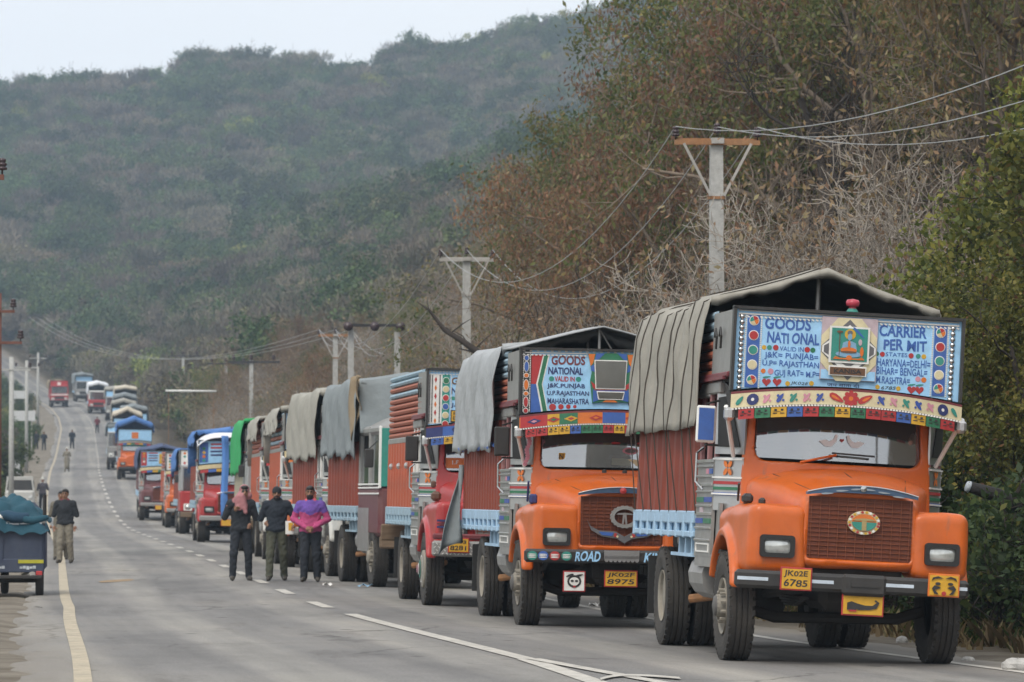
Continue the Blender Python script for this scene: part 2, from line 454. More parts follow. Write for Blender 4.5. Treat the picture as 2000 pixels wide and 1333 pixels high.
# ---- the road: a cambered asphalt sheet with ragged edges
ry = np.concatenate([np.arange(-40, 30, 2.0), np.arange(30, 110, 0.5), np.arange(110, 300, 2.0), np.arange(300, 800, 4.0)])
rows = []; ruv = []
for y in ry:
    el = -4.0 - 0.95 * (max(0, 62 - y) / 27) ** 1.2 + 0.10 * math.sin(y * 1.7) + 0.07 * math.sin(y * 4.3 + 1)
    er_ = 4.95 + 0.12 * math.sin(y * 1.1 + 2) + 0.08 * math.sin(y * 3.7)
    uu = [el - 0.10, el] + list(np.linspace(-3.9, 4.6, 18)) + [er_, er_ + 0.10]
    for k, u in enumerate(uu):
        x = float(XC(y)) + u; z = gz(x, y) + 0.012
        if k in (0, len(uu) - 1): z -= 0.16
        rows.append((x, y, z)); ruv.append((u, y))
nc = 22; nr = len(ry)
ii, jj = np.meshgrid(np.arange(nc - 1), np.arange(nr - 1))
q = np.stack([jj * nc + ii, jj * nc + ii + 1, (jj + 1) * nc + ii + 1, (jj + 1) * nc + ii], -1).reshape(-1, 4)
rm = np_mesh('road', np.array(rows), q)
uvl = rm.uv_layers.new(name='UVMap'); uvl.data.foreach_set('uv', np.array(ruv, np.float32)[q.ravel()].ravel())
def road_material():
    m = bpy.data.materials.new('asphalt'); m.use_nodes = True; nt = m.node_tree; N = nt.nodes; L = nt.links
    p = N['Principled BSDF']; p.inputs['Roughness'].default_value = 0.8; p.inputs['Specular IOR Level'].default_value = 0.35
    uv = N.new('ShaderNodeUVMap')
    def noise(s, sc, d=6, r=0.65):
        mp = N.new('ShaderNodeMapping'); mp.inputs['Scale'].default_value = sc; L.new(uv.outputs[0], mp.inputs['Vector'])
        n = N.new('ShaderNodeTexNoise'); n.inputs['Scale'].default_value = s; n.inputs['Detail'].default_value = d
        n.inputs['Roughness'].default_value = r; L.new(mp.outputs[0], n.inputs['Vector']); return n.outputs['Fac']
    def ramp(f, *st):
        r = N.new('ShaderNodeValToRGB'); e = r.color_ramp.elements
        while len(e) < len(st): e.new(0.5)
        for k, (po, c) in enumerate(st): e[k].position = po; e[k].color = (*c, 1)
        L.new(f, r.inputs['Fac']); return r.outputs['Color']
    def mix(f, a, b, mode='MIX', fac=None):
        x = N.new('ShaderNodeMix'); x.data_type = 'RGBA'; x.blend_type = mode
        if fac is None: L.new(f, x.inputs['Factor'])
        else: x.inputs['Factor'].default_value = fac
        L.new(a, x.inputs['A']); L.new(b, x.inputs['B']); return x.outputs['Result']
    base = ramp(noise(1.0, (1.6, 0.05, 1), 5), (0.32, (0.190, 0.184, 0.175)), (0.5, (0.232, 0.224, 0.212)), (0.7, (0.275, 0.264, 0.248)))
    patch = ramp(noise(0.22, (1, 0.35, 1), 6, 0.7), (0.32, (0.62, 0.62, 0.63)), (0.5, (0.98, 0.98, 0.98)), (0.70, (1.24, 1.21, 1.15)))
    c = mix(None, base, patch, 'MULTIPLY', 1.0)
    stain = ramp(noise(0.9, (1, 0.22, 1), 7, 0.75), (0.56, (1, 1, 1)), (0.68, (0.62, 0.6, 0.58)))
    c = mix(None, c, stain, 'MULTIPLY', 0.8)
    grain = ramp(noise(40, (1, 1, 1), 2), (0.3, (0.74, 0.74, 0.74)), (0.7, (1.22, 1.22, 1.22)))
    c = mix(None, c, grain, 'MULTIPLY', 1.0)
    # hairline cracks, oil drips and grit
    mpv = N.new('ShaderNodeMapping'); mpv.inputs['Scale'].default_value = (0.55, 0.4, 1); L.new(uv.outputs[0], mpv.inputs['Vector'])
    wob = N.new('ShaderNodeTexNoise'); wob.inputs['Scale'].default_value = 2.0; wob.inputs['Detail'].default_value = 5; L.new(mpv.outputs[0], wob.inputs['Vector'])
    wm = N.new('ShaderNodeMix'); wm.data_type = 'RGBA'; wm.inputs['Factor'].default_value = 0.35; L.new(mpv.outputs[0], wm.inputs['A']); L.new(wob.outputs['Color'], wm.inputs['B'])
    vo = N.new('ShaderNodeTexVoronoi'); vo.feature = 'DISTANCE_TO_EDGE'; vo.inputs['Scale'].default_value = 1.0; L.new(wm.outputs['Result'], vo.inputs['Vector'])
    crack = ramp(vo.outputs['Distance'], (0.0, (0.45, 0.44, 0.43)), (0.016, (1, 1, 1)))
    area = ramp(noise(0.16, (1, 0.5, 1), 4), (0.47, (0, 0, 0)), (0.58, (1, 1, 1)))
    c = mix(area, c, mix(None, c, crack, 'MULTIPLY', 1.0))
    v2 = N.new('ShaderNodeTexVoronoi'); v2.inputs['Scale'].default_value = 1.3; mp2 = N.new('ShaderNodeMapping'); mp2.inputs['Scale'].default_value = (1.0, 0.45, 1); L.new(uv.outputs[0], mp2.inputs['Vector']); L.new(mp2.outputs[0], v2.inputs['Vector'])
    drip = ramp(v2.outputs['Distance'], (0.05, (0.42, 0.41, 0.40)), (0.13, (1, 1, 1)))
    c = mix(None, c, drip, 'MULTIPLY', 0.8)
    # tyre-polished wheel tracks
    sp2 = N.new('ShaderNodeSeparateXYZ'); L.new(uv.outputs[0], sp2.inputs[0]); tw = N.new('ShaderNodeMath'); tw.operation = 'MULTIPLY'; tw.inputs[1].default_value = 3.4; L.new(sp2.outputs['X'], tw.inputs[0])
    ts = N.new('ShaderNodeMath'); ts.operation = 'SINE'; L.new(tw.outputs[0], ts.inputs[0]); tn = N.new('ShaderNodeMath'); tn.operation = 'MULTIPLY_ADD'; tn.inputs[1].default_value = 2.2; L.new(noise(0.5, (1, 0.08, 1), 4), tn.inputs[0]); L.new(ts.outputs[0], tn.inputs[2])
    tr_ = ramp(tn.outputs[0], (0.35, (1.10, 1.09, 1.06)), (1.0, (0.78, 0.78, 0.79)))
    c = mix(None, c, tr_, 'MULTIPLY', 0.9)
    # wind-blown earth along both edges
    sep = N.new('ShaderNodeSeparateXYZ'); L.new(uv.outputs[0], sep.inputs[0])
    ab = N.new('ShaderNodeMath'); ab.operation = 'ABSOLUTE'; L.new(sep.outputs['X'], ab.inputs[0])
    ad = N.new('ShaderNodeMath'); ad.operation = 'MULTIPLY_ADD'; ad.inputs[1].default_value = 2.2; L.new(noise(0.6, (1, 0.3, 1), 6), ad.inputs[0]); L.new(ab.outputs[0], ad.inputs[2])
    mr = N.new('ShaderNodeMapRange'); mr.inputs['From Min'].default_value = 4.6; mr.inputs['From Max'].default_value = 6.3; mr.inputs['To Max'].default_value = 0.8; L.new(ad.outputs[0], mr.inputs['Value'])
    dirt = N.new('ShaderNodeRGB'); dirt.outputs[0].default_value = (0.22, 0.195, 0.16, 1)
    c = mix(mr.outputs[0], c, dirt.outputs[0])
    L.new(c, p.inputs['Base Color'])
    bp = N.new('ShaderNodeBump'); bp.inputs['Strength'].default_value = 0.25; bp.inputs['Distance'].default_value = 0.01
    L.new(noise(60, (1, 1, 1), 3), bp.inputs['Height']); L.new(bp.outputs[0], p.inputs['Normal'])
    return m
road = link('road', rm, road_material()); road['kind'] = 'structure'

M_white = pmat('road_paint_white', (0.60, 0.57, 0.51), 0.7, var=0.3, scale=9, chips=0.5, dust=0.75, dustcol=(0.25, 0.24, 0.22))
M_cream = pmat('road_paint_cream', (0.50, 0.42, 0.29), 0.7, var=0.3, scale=9, chips=0.5, dust=0.85, dustcol=(0.26, 0.24, 0.20))
def strip(name, ys, uf, w, m, dz=0.018):
    vs = []; fs = []
    for y in ys:
        u = uf(y)
        for s in (-1, 1):
            x = float(XC(y)) + u + s * w / 2; vs.append((x, y, gz(x, y) + dz))
    for k in range(len(ys) - 1): fs.append((2 * k, 2 * k + 1, 2 * k + 3, 2 * k + 2))
    me = bpy.data.meshes.new(name); me.from_pydata(vs, [], fs)
    return link(name, me, m, road)
y = 57.4
while y < 560:
    strip('lane_dash', np.linspace(y, y + 3.2, 4), lambda t: 0.0, 0.17, M_white); y += 7.9
strip('solid_line', np.arange(39.4, 54.6, 0.5), lambda t: 0.0, 0.18, M_white)
strip('island_line', np.arange(18, 39.9, 0.5), lambda t: -0.02 - 0.03 * (39.6 - t) - 0.0008 * (39.6 - t) ** 2, 0.18, M_white)
strip('island_line', np.arange(18, 39.9, 0.5), lambda t: 0.04 + 0.055 * (39.6 - t) + 0.0012 * (39.6 - t) ** 2, 0.16, M_white, dz=0.023)
for yb in (33.2, 35.0):
    vs = []
    for k in range(9):
        a = k / 8; uc = -0.1 + 0.75 * a; yc = yb + 0.9 * math.sin(a * 2.6)
        for s in (-0.09, 0.09):
            x = float(XC(yc)) + uc; vs.append((x, yc + s * 2, gz(x, yc) + 0.028))
    me = bpy.data.meshes.new('island_bar'); me.from_pydata(vs, [], [(2 * k, 2 * k + 2, 2 * k + 3, 2 * k + 1) for k in range(8)])
    link('island_bar', me, M_white, road)
strip('edge_line', np.concatenate([np.arange(20, 110, 0.7), np.arange(110, 640, 4.0)]),
      lambda t: -3.5 - (0.9 * max(0, (60 - t) / 25) ** 1.3 if t < 60 else 0), 0.16, M_cream)
strip('edge_line', np.concatenate([np.arange(20, 110, 0.7), np.arange(110, 640, 4.0)]),
      lambda t: 4.0 + (0.55 * max(0, (47 - t) / 11) if t < 47 else 0), 0.15, M_white)

# ================================================================ power-line poles
M_conc = pmat('pole_concrete', (0.46, 0.46, 0.445), 0.9, var=0.22, scale=9, bump=0.3, bscale=30, dust=0.3, dustcol=(0.2, 0.19, 0.17))
M_rust = pmat('rusty_steel', (0.30, 0.135, 0.05), 0.85, var=0.35, scale=14, dust=0.3, dustcol=(0.36, 0.30, 0.22))
M_galv = pmat('galvanised_steel', (0.46, 0.45, 0.43), 0.6, metal=0.3, var=0.2, scale=12, dust=0.3, dustcol=(0.25, 0.17, 0.11))
M_redox = pmat('red_oxide_steel', (0.16, 0.065, 0.045), 0.8, var=0.3, scale=10)
M_insul = pmat('brown_porcelain', (0.055, 0.035, 0.04), 0.25, var=0.1)
M_wire = pmat('aluminium_wire', (0.42, 0.42, 0.42), 0.5, metal=0.4, var=0.0)
M_dark = pmat('blackened_steel', (0.03, 0.028, 0.03), 0.7, var=0.2)
def insulator(parent, loc, s=1.0):
    prof = [(0.012, 0), (0.012, 0.06), (0.07, 0.07), (0.075, 0.10), (0.045, 0.12), (0.065, 0.13), (0.07, 0.16), (0.04, 0.18), (0.055, 0.19), (0.055, 0.23), (0.0, 0.25)]
    return part('insulator', MB().lathe([(r * s, a * s) for r, a in prof], 10, 'z'), M_insul, parent, smooth=True, loc=loc)
def v_pole(u, y, label, h=8.0, armw=1.5, arm_m=M_rust, tilt=0.0, width=0.20):
    x, yy_, z = on(u, y, -0.3)
    t = thing('power_pole', label, 'power pole', (x, yy_, z), (0, R(tilt), R(6)), 'concrete power poles along the road'); H = h + 0.3
    w = width
    part('pole_shaft', MB().add([(-w * .72, -w * .55, 0), (w * .72, -w * .55, 0), (w * .72, w * .55, 0), (-w * .72, w * .55, 0),
         (-w * .5, -w * .4, H), (w * .5, -w * .4, H), (w * .5, w * .4, H), (-w * .5, w * .4, H)],
        [(0, 1, 5, 4), (1, 2, 6, 5), (2, 3, 7, 6), (3, 0, 4, 7), (4, 5, 6, 7)]), M_conc, t)
    part('cross_arm', MB().box((0, -w * .5, H - 0.08), (armw, 0.09, 0.085)).box((0, -w * .5 + 0.04, H - 0.04), (armw, 0.01, 0.075)), arm_m, t)
    for s in (-1, 1):
        part('brace', MB().tube([(s * (armw / 2 - 0.16), -w * .55 - 0.03, H - 0.10), (s * (w * .55), -w * .55, H - 1.02)], 0.032, 4), M_galv, t)
    part('collar', MB().box((0, 0, H - 1.05), (w * 1.3, w * 1.05, 0.05)), arm_m, t)
    part('clamp', MB().box((0, -w * .5 - 0.02, H - 0.05), (w * 1.05, 0.12, 0.10)), M_galv, t)
    for ix in (-armw / 2 + 0.02, 0, armw / 2 - 0.04):
        insulator(t, (ix, -w * .5, H - (0.04 if ix else -0.02)))
    return [Vector((x, yy_, z)) + Euler((0, R(tilt), R(6))).to_matrix() @ Vector((ix, -w * .5, H + 0.2)) for ix in (-armw / 2 + 0.02, 0, armw / 2 - 0.04)]
def wire(a, b, sag, label, r=0.009, n=24):
    pts = [Vector(a).lerp(Vector(b), k / n) - Vector((0, 0, sag * 4 * (k / n) * (1 - k / n))) for k in range(n + 1)]
    o = part('power_line_wire', MB().tube(pts, r, 4, cap=False), M_wire, None)
    tag(o, label, 'wire', 'overhead wires between the power poles'); return o
Pn = v_pole(8.6, 31.0, 'concrete power pole nearest the camera, beyond the right edge of the picture')
P1 = v_pole(8.0, 74.0, 'large concrete power pole with rusty cross-arm rising behind the nearest orange truck', 8.0, 1.52, width=0.215)
P2 = v_pole(7.6, 115.0, 'concrete power pole with pale V-braced cross-arm above the silver tarpaulin truck', 8.2, 1.5, M_galv)
P3 = v_pole(9.0, 184.0, 'concrete power pole with orange cross-arm and V braces left of the double pole', 8.6, 1.5)
W3 = ('left', 'middle', 'right')
for k, (a, b) in enumerate(zip(P1, Pn)): wire(a, b, 1.25 + 0.18 * k, 'grey wire from the %s insulator of the nearest power pole to the right edge' % W3[k])
for k, (a, b) in enumerate(zip(P2, P1)): wire(a, b, 1.7 + 0.2 * k, 'grey wire joining the %s insulators of the two nearest power poles' % W3[k])
for k, (a, b) in enumerate(zip(P3, P2)): wire(a, b, 1.5 + .2 * k, 'grey wire joining the %s insulators of the pale-armed and orange-armed poles' % W3[k])
# the double pole
x, yv, z = on(7.9, 150.0, -0.3)
hp = thing('double_pole', 'twin concrete pole frame with black crossbar and insulators behind the red truck', 'power pole', (x, yv, z), (0, 0, R(6)))
for s, hh in ((-0.83, 7.9), (0.83, 7.75)):
    part('pole_shaft', MB().box((s, 0, hh / 2), (0.20, 0.18, hh)), M_conc, hp)
part('crossbar', MB().box((0, -0.12, 7.98), (2.05, 0.09, 0.10)), M_dark, hp)
for s in (-0.95, 0.0, 0.92):
    part('insulator', MB().lathe([(0.03, -0.05), (0.17, 0), (0.17, 0.06), (0.08, 0.10), (0.15, 0.12), (0.15, 0.17), (0.03, 0.22)], 12, 'y', (s, -0.38, 7.93)), M_insul, hp, smooth=True)
for k, s in enumerate((-0.95, 0.0, 0.92)):
    wire(Vector((x + s, yv - 0.3, z + 7.9)), P3[k], 0.7 + .2 * k, 'thin wire dipping from the %s insulator of the double pole' % W3[k], 0.010)
for k, a in enumerate(P3):
    wire(a, (-38 + k * .6, 330, 15.5), 2.2, 'thin far wire running left from the %s insulator of the orange-armed pole' % W3[k], 0.011)
# far poles, right of the road
for u, y, hh, lb in ((9.2, 262, 8.2, 'far pale pole with a long dark cross-arm among brown scrub'), (10, 330, 8.0, 'far pale pole standing behind the beige tarpaulin trucks'),
                     (8.8, 420, 8.5, 'farthest pale pole with wide dark cross-arm above the queue')):
    x, yv, z = on(u, y, -0.3)
    t = thing('power_pole', lb, 'power pole', (x, yv, z), (0, 0, 0), 'concrete power poles along the road')
    part('pole_shaft', MB().box((0, 0, hh / 2), (0.24, 0.2, hh)), M_conc, t)
    part('cross_arm', MB().box((0.2, -0.14, hh - 0.12), (3.2, 0.1, 0.12)), M_dark, t)
    for s in (-1.1, 0, 1.4): insulator(t, (s, -0.14, hh - 0.06), 1.6)
# left-hand poles
def side_pole(u, y, h, m, label, arms, w=0.13):
    x, yv, z = on(u, y, -0.3)
    t = thing('power_pole', label, 'power pole', (x, yv, z), (0, 0, R(5)), 'poles along the left verge')
    part('pole_shaft', MB().tube([(0, 0, 0), (0, 0, h + 0.3)], [w * .62, w * .5], 8), m, t, smooth=True)
    for (za, x0, x1) in arms:
        part('cross_arm', MB().box(((x0 + x1) / 2, -0.09, za), (x1 - x0, 0.07, 0.075)), m, t)
        for s in (x0 + 0.04, x1 - 0.04): insulator(t, (s, -0.09, za + 0.03), 1.3)
    return t
side_pole(-5.2, 114, 7.1, M_redox, 'rust-red steel pole with two cross-arms at the left edge of the picture', ((6.9, -0.55, 0.42), (6.05, -0.6, 0.62)))
side_pole(-5.25, 200, 7.9, M_conc, 'pale concrete pole left of the road just right of the rust-red pole', ((7.6, -0.7, 0.9),), 0.22)
side_pole(-5.2, 300, 8.0, M_conc, 'far concrete pole on the left verge behind the white sign', ((7.8, -0.8, 0.9),), 0.22)
side_pole(-6.0, 450, 8.2, M_conc, 'farthest concrete pole on the left verge near the oncoming red truck', ((7.9, -0.9, 0.9),), 0.24)
# pole at the left frame edge whose tip shows high up
x, yv, z = pix(-14, 300, 62)
t = thing('power_pole', 'dark insulator and arm of a tall pole poking in at the upper left edge', 'power pole', (x - 0.25, yv, gz(x - .25, yv) - 0.3))
part('pole_shaft', MB().tube([(0, 0, 0), (0, 0, z + 0.2)], [0.1, 0.075], 8), M_redox, t, smooth=True)
part('cross_arm', MB().box((0.1, -0.1, z + 0.02), (0.62, 0.07, 0.08)), M_redox, t)
insulator(t, (0.385, -0.1, z + 0.06), 1.0)
# white horizontal rail beside the scrub
x, yv, z = pix(372, 765, 210)
t = thing('barrier_rail', 'long white horizontal rail in the brown scrub right of the far queue', 'rail', (x, yv, gz(x, yv)))
part('rail', MB().tube([(-1.25, 0, z - gz(x, yv) + .03), (1.3, 0, z - gz(x, yv))], 0.055, 8), pmat('white_enamel', (0.7, 0.7, 0.68), 0.5), t, smooth=True)
for s in (-1.1, 1.15): part('post', MB().tube([(s, 0.06, -0.3), (s, 0.06, z - gz(x, yv) + 0.02)], 0.012, 5), M_rust, t)

# ================================================================ trucks
M_steel = pmat('sheet_steel', (0.33, 0.33, 0.325), 0.40, metal=0.45, var=0.16, scale=5, dust=0.35)
M_bright = pmat('bright_steel', (0.52, 0.52, 0.52), 0.26, metal=0.65, var=0.08, dust=0.12)
M_trim = pmat('white_trim', (0.82, 0.82, 0.79), 0.45, var=0.08, dust=0.2)
M_black = pmat('black_paint', (0.018, 0.018, 0.02), 0.4, var=0.1, dust=0.15)
M_under = pmat('oily_chassis', (0.022, 0.020, 0.018), 0.75, var=0.3, dust=0.25, dustcol=(0.10, 0.085, 0.07))
M_tyre = pmat('tyre_rubber', (0.026, 0.025, 0.025), 0.85, var=0.2, scale=4, dust=0.45, dustcol=(0.13, 0.115, 0.095), bump=0.4, bscale=60)
M_rim = pmat('dusty_rim', (0.30, 0.28, 0.24), 0.75, var=0.25, scale=9, dust=0.6, dustcol=(0.22, 0.19, 0.15))
M_hub = pmat('greasy_hub', (0.10, 0.095, 0.09), 0.6, var=0.3, scale=14)
M_rubber = pmat('rubber_seal', (0.02, 0.02, 0.02), 0.6, var=0.1)
M_chrome = pmat('chrome', (0.50, 0.50, 0.50), 0.16, metal=0.9, var=0.05)
M_mirror = pmat('mirror_glass', (0.75, 0.76, 0.76), 0.04, metal=1.0, var=0.0)
M_lamp = pmat('lamp_glass', (0.58, 0.60, 0.58), 0.12, metal=0.45, var=0.25, scale=18, spec=0.8)
M_inside = pmat('cab_interior', (0.03, 0.028, 0.026), 0.9, var=0.2)
M_rope = pmat('rope', (0.07, 0.06, 0.05), 0.95, var=0.2)
M_wood = pmat('weathered_wood', (0.16, 0.11, 0.07), 0.85, var=0.35, scale=3, stretch=(1, 8, 8), bump=0.3)
def glass_material():
    m = bpy.data.materials.new('sky_grey_windscreen'); m.use_nodes = True; nt = m.node_tree; N = nt.nodes; L = nt.links
    p = N['Principled BSDF']; p.inputs['Base Color'].default_value = (0.36, 0.38, 0.39, 1); p.inputs['Roughness'].default_value = 0.06  # grey film colour stands in for sky reflected in the glass
    p.inputs['Specular IOR Level'].default_value = 0.9
    tr = N.new('ShaderNodeBsdfTransparent'); tr.inputs['Color'].default_value = (0.75, 0.8, 0.8, 1)
    gl = N.new('ShaderNodeBsdfGlossy'); gl.inputs['Roughness'].default_value = 0.05; gl.inputs['Color'].default_value = (0.9, 0.93, 0.95, 1)
    tc = N.new('ShaderNodeTexCoord'); no = N.new('ShaderNodeTexNoise'); no.inputs['Scale'].default_value = 2.5; no.inputs['Detail'].default_value = 6
    L.new(tc.outputs['Object'], no.inputs['Vector'])
    mr = N.new('ShaderNodeMapRange'); mr.inputs['To Min'].default_value = 0.10; mr.inputs['To Max'].default_value = 0.34; L.new(no.outputs['Fac'], mr.inputs['Value'])
    a = N.new('ShaderNodeMixShader'); L.new(mr.outputs[0], a.inputs[0]); L.new(tr.outputs[0], a.inputs[1]); L.new(p.outputs[0], a.inputs[2])
    fr = N.new('ShaderNodeFresnel'); fr.inputs['IOR'].default_value = 1.75
    ad = N.new('ShaderNodeMath'); ad.operation = 'ADD'; ad.inputs[1].default_value = 0.27; L.new(fr.outputs[0], ad.inputs[0])
    b = N.new('ShaderNodeMixShader'); L.new(ad.outputs[0], b.inputs[0]); L.new(a.outputs[0], b.inputs[1]); L.new(gl.outputs[0], b.inputs[2])
    L.new(b.outputs[0], N['Material Output'].inputs['Surface']); return m
M_glass = glass_material()
def canvas(name, c, bump=0.5, dust=0.5, rough=0.9, metal=0.0):
    return pmat('canvas_' + name, c, rough, metal, var=0.22, scale=2.2, dust=dust, dustcol=tuple(min(1, x * 1.35 + 0.02) for x in c), bump=bump * 0.8, bscale=9, detail=8)
C_RED, C_GREEN, C_BLUE, C_YEL, C_ORG, C_SKY = (0.42, 0.02, 0.025), (0.012, 0.16, 0.075), (0.02, 0.07, 0.36), (0.62, 0.36, 0.02), (0.66, 0.16, 0.012), (0.34, 0.62, 0.90)
def pc(c, nm): return pmat('enamel_' + nm, c, 0.5, var=0.16, scale=9, dust=0.14, dustcol=(0.27, 0.25, 0.22))
E = dict(red=pc(C_RED, 'red'), green=pc(C_GREEN, 'green'), blue=pc(C_BLUE, 'blue'), yellow=pc(C_YEL, 'yellow'), orange=pc(C_ORG, 'orange'),
         sky=pc(C_SKY, 'sky'), white=pc((0.80, 0.79, 0.76), 'white'), black=pc((0.015, 0.015, 0.018), 'black'), beige=pc((0.62, 0.52, 0.30), 'beige'),
         cream=pc((0.68, 0.60, 0.38), 'cream'), pink=pc((0.60, 0.26, 0.34), 'pink'), mauve=pc((0.50, 0.40, 0.44), 'mauve'), teal=pc((0.02, 0.25, 0.20), 'teal'),
         navy=pc((0.012, 0.025, 0.14), 'navy'), maroon=pc((0.16, 0.02, 0.03), 'maroon'), brown=pc((0.14, 0.06, 0.025), 'brown'), skin=pc((0.20, 0.38, 0.55), 'pale_blue'),
         grey=pc((0.12, 0.12, 0.13), 'dark_grey'), plate=pc((0.66, 0.36, 0.015), 'plate_yellow'), royal=pc((0.03, 0.11, 0.40), 'royal'))

SH = {}
def shared(key, fn):
    if key not in SH: SH[key] = fn()
    return SH[key]

def f_hood(x, y, z):
    ax = np.abs(x); t = np.clip((y + 1.08) / 1.3, 0, 1); w = 0.56 + 0.33 * t ** 1.3
    zt = 1.665 + 0.20 * t ** 0.8 - 0.16 * (ax / w) ** 2.6 - 0.035 * np.exp(-((ax - 0.40 * w) / 0.05) ** 2) * (1 - t) * 0.5
    f = smax(ax - w, z - zt, -1.08 + 0.05 * (z - 1.0) + 0.10 * (ax / 0.6) ** 3 * 0.35 - y, y - 0.34, 0.90 - z, k=0.10)
    q = np.maximum(np.maximum(ax - 0.455, np.abs(z - 1.283) - 0.245), 0); dd = np.sqrt(np.maximum(ax - 0.455, 0) ** 2 + np.maximum(np.abs(z - 1.283) - 0.245, 0) ** 2) - 0.055
    cut = np.maximum(dd, y + 1.025)
    f = f + 0.0035 * np.sin(5.1 * x + 7.3 * y + 2 * z) + 0.0025 * np.sin(13 * x - 9 * y + 6 * z)
    return np.maximum(f, -cut)
def f_fender(s):
    def f(x, y, z):
        xs = x * s; r = np.sqrt(y ** 2 + (z - 0.52) ** 2)
        top = 1.475 - 0.05 * np.clip((y + 0.2) / 0.8, 0, 1) - 0.10 * np.clip((xs - 0.95) / 0.2, 0, 1) ** 2
        xo = 1.05 + 0.045 * np.clip((y + 1.0) / 0.6, 0, 1)
        b = smax(xs - xo, 0.50 - xs, -1.07 + 0.10 * np.clip((xs - 0.95) / 0.15, 0, 1) ** 2 + 0.03 * (z - 0.9) - y, y - 0.52, z - top, 0.845 - z, k=0.085)
        b = b + 0.004 * np.sin(6.1 * xs * s + 8.3 * y + 5 * z) + 0.003 * np.sin(15 * xs - 11 * y + 9 * z * s)
        b = np.maximum(b, -(r - 0.64))
        lip = smax(np.abs(r - 0.675) - 0.04, np.abs(xs - 1.075) - 0.075, 0.74 - z + 0.10 * np.clip(y, -1, 0), k=0.04)
        inner = np.maximum(np.maximum(r - 1.2, xs - 0.99), np.maximum(0.60 - xs, -0.9 - y))
        return np.maximum(smin(b, lip, k=0.07), -(np.maximum(np.maximum(0.86 - z * 0 - 0.9, r - 0.64), 0.45 - xs)))
    return f
def f_cowl(x, y, z):
    ax = np.abs(x); yc = 0.17 + 0.13 * (z - 1.9) + 0.17 * (ax / 0.9) ** 2.4
    f = smax(np.abs(y - yc) - 0.055, ax - (0.935 - 0.02 * (z - 1.6)), 1.30 - z, z - 2.70, k=0.06)
    hx = 0.815 - 0.03 * (z - 2.2); ex = np.maximum(ax - hx + 0.13, 0); ez = np.maximum(np.abs(z - 2.27) - 0.37 + 0.13, 0)
    return np.maximum(f, -(np.sqrt(ex * ex + ez * ez) - 0.13))

def tyre_mesh(w=0.26, r=0.52):
    h = w / 2
    prof = [(0.262, -h * .55), (0.30, -h * .86), (0.40, -h * 1.0), (0.455, -h * .98), (0.485, -h * .93), (r - 0.012, -h * .80)]
    for k in range(4):
        c = -h * .62 + k * h * .41
        prof += [(r, c - h * .15), (r, c + h * .13), (r - 0.014, c + h * .16), (r - 0.014, c + h * .22)]
    prof = prof[:-2] + [(r - 0.012, h * .80), (0.485, h * .93), (0.455, h * .98), (0.40, h * 1.0), (0.30, h * .86), (0.262, h * .55)]
    m = MB().lathe(prof, 40, 'x'); m.f = [f for f in m.f if len(f) == 4]
    # shoulder lugs
    for k in range(36):
        a = 2 * math.pi * k / 36
        for s in (-1, 1):
            c, sn = math.cos(a), math.sin(a)
            m.box((s * h * .82, c * (r - 0.018), sn * (r - 0.018)), (h * .26, 0.055, 0.03), (a - math.pi / 2, 0, 0))
    return m.mesh('wheel')
def rim_mesh(kind):
    m = MB()
    if kind == 'front':   # hub stands out
        m.lathe([(0.266, -0.07), (0.27, -0.12), (0.245, -0.10), (0.235, -0.05), (0.19, -0.055), (0.165, -0.10), (0.15, -0.10), (0.14, -0.085), (0.115, -0.085), (0.11, -0.17), (0.085, -0.19), (0.0, -0.19)], 28, 'x')
        for k in range(10):
            a = 2 * math.pi * k / 10; m.tube([(-0.085, .15 * math.cos(a), .15 * math.sin(a)), (-0.15, .15 * math.cos(a), .15 * math.sin(a))], 0.017, 6)
    elif kind == 'cap':
        m.lathe([(0.266, -0.07), (0.27, -0.12), (0.26, -0.14), (0.20, -0.15), (0.12, -0.17), (0.06, -0.18), (0.0, -0.18)], 28, 'x')
    else:                 # rear: deep dish
        m.lathe([(0.266, -0.07), (0.27, -0.115), (0.25, -0.10), (0.235, -0.02), (0.22, 0.06), (0.12, 0.07), (0.115, -0.03), (0.09, -0.05), (0.0, -0.05)], 28, 'x')
        for k in range(8):
            a = 2 * math.pi * k / 8; m.tube([(0.065, .17 * math.cos(a), .17 * math.sin(a)), (0.03, .17 * math.cos(a), .17 * math.sin(a))], 0.016, 6)
    return m.mesh('rim', smooth=False)

def rrect(cx, cz, hx, hz, r, n=4):
    p = []
    for (sx, sz, a0) in ((1, 1, 0), (-1, 1, 90), (-1, -1, 180), (1, -1, 270)):
        for k in range(n + 1):
            a = R(a0 + 90 * k / n); p.append((cx + sx * (hx - r) + r * math.cos(a), cz + sz * (hz - r) + r * math.sin(a)))
    return p
def ring(mb, outer, inner, y0, y1):
    n = len(outer); vs = [(x, y0, z) for x, z in outer] + [(x, y0, z) for x, z in inner] + [(x, y1, z) for x, z in outer] + [(x, y1, z) for x, z in inner]
    fs = []
    for i in range(n):
        j = (i + 1) % n
        fs += [(i, j, n + j, n + i), (2 * n + i, 3 * n + i, 3 * n + j, 2 * n + j), (i, 2 * n + i, 2 * n + j, j), (n + i, n + j, 3 * n + j, 3 * n + i)]
    return mb.add(vs, fs)

HW = 1.13
ZV = 2.36                                    # visor lower edge at the centre line
def varch(x): return -0.085 * (x / HW) ** 2
def vplan(x): return -0.26 + 0.20 * (x / HW) ** 2

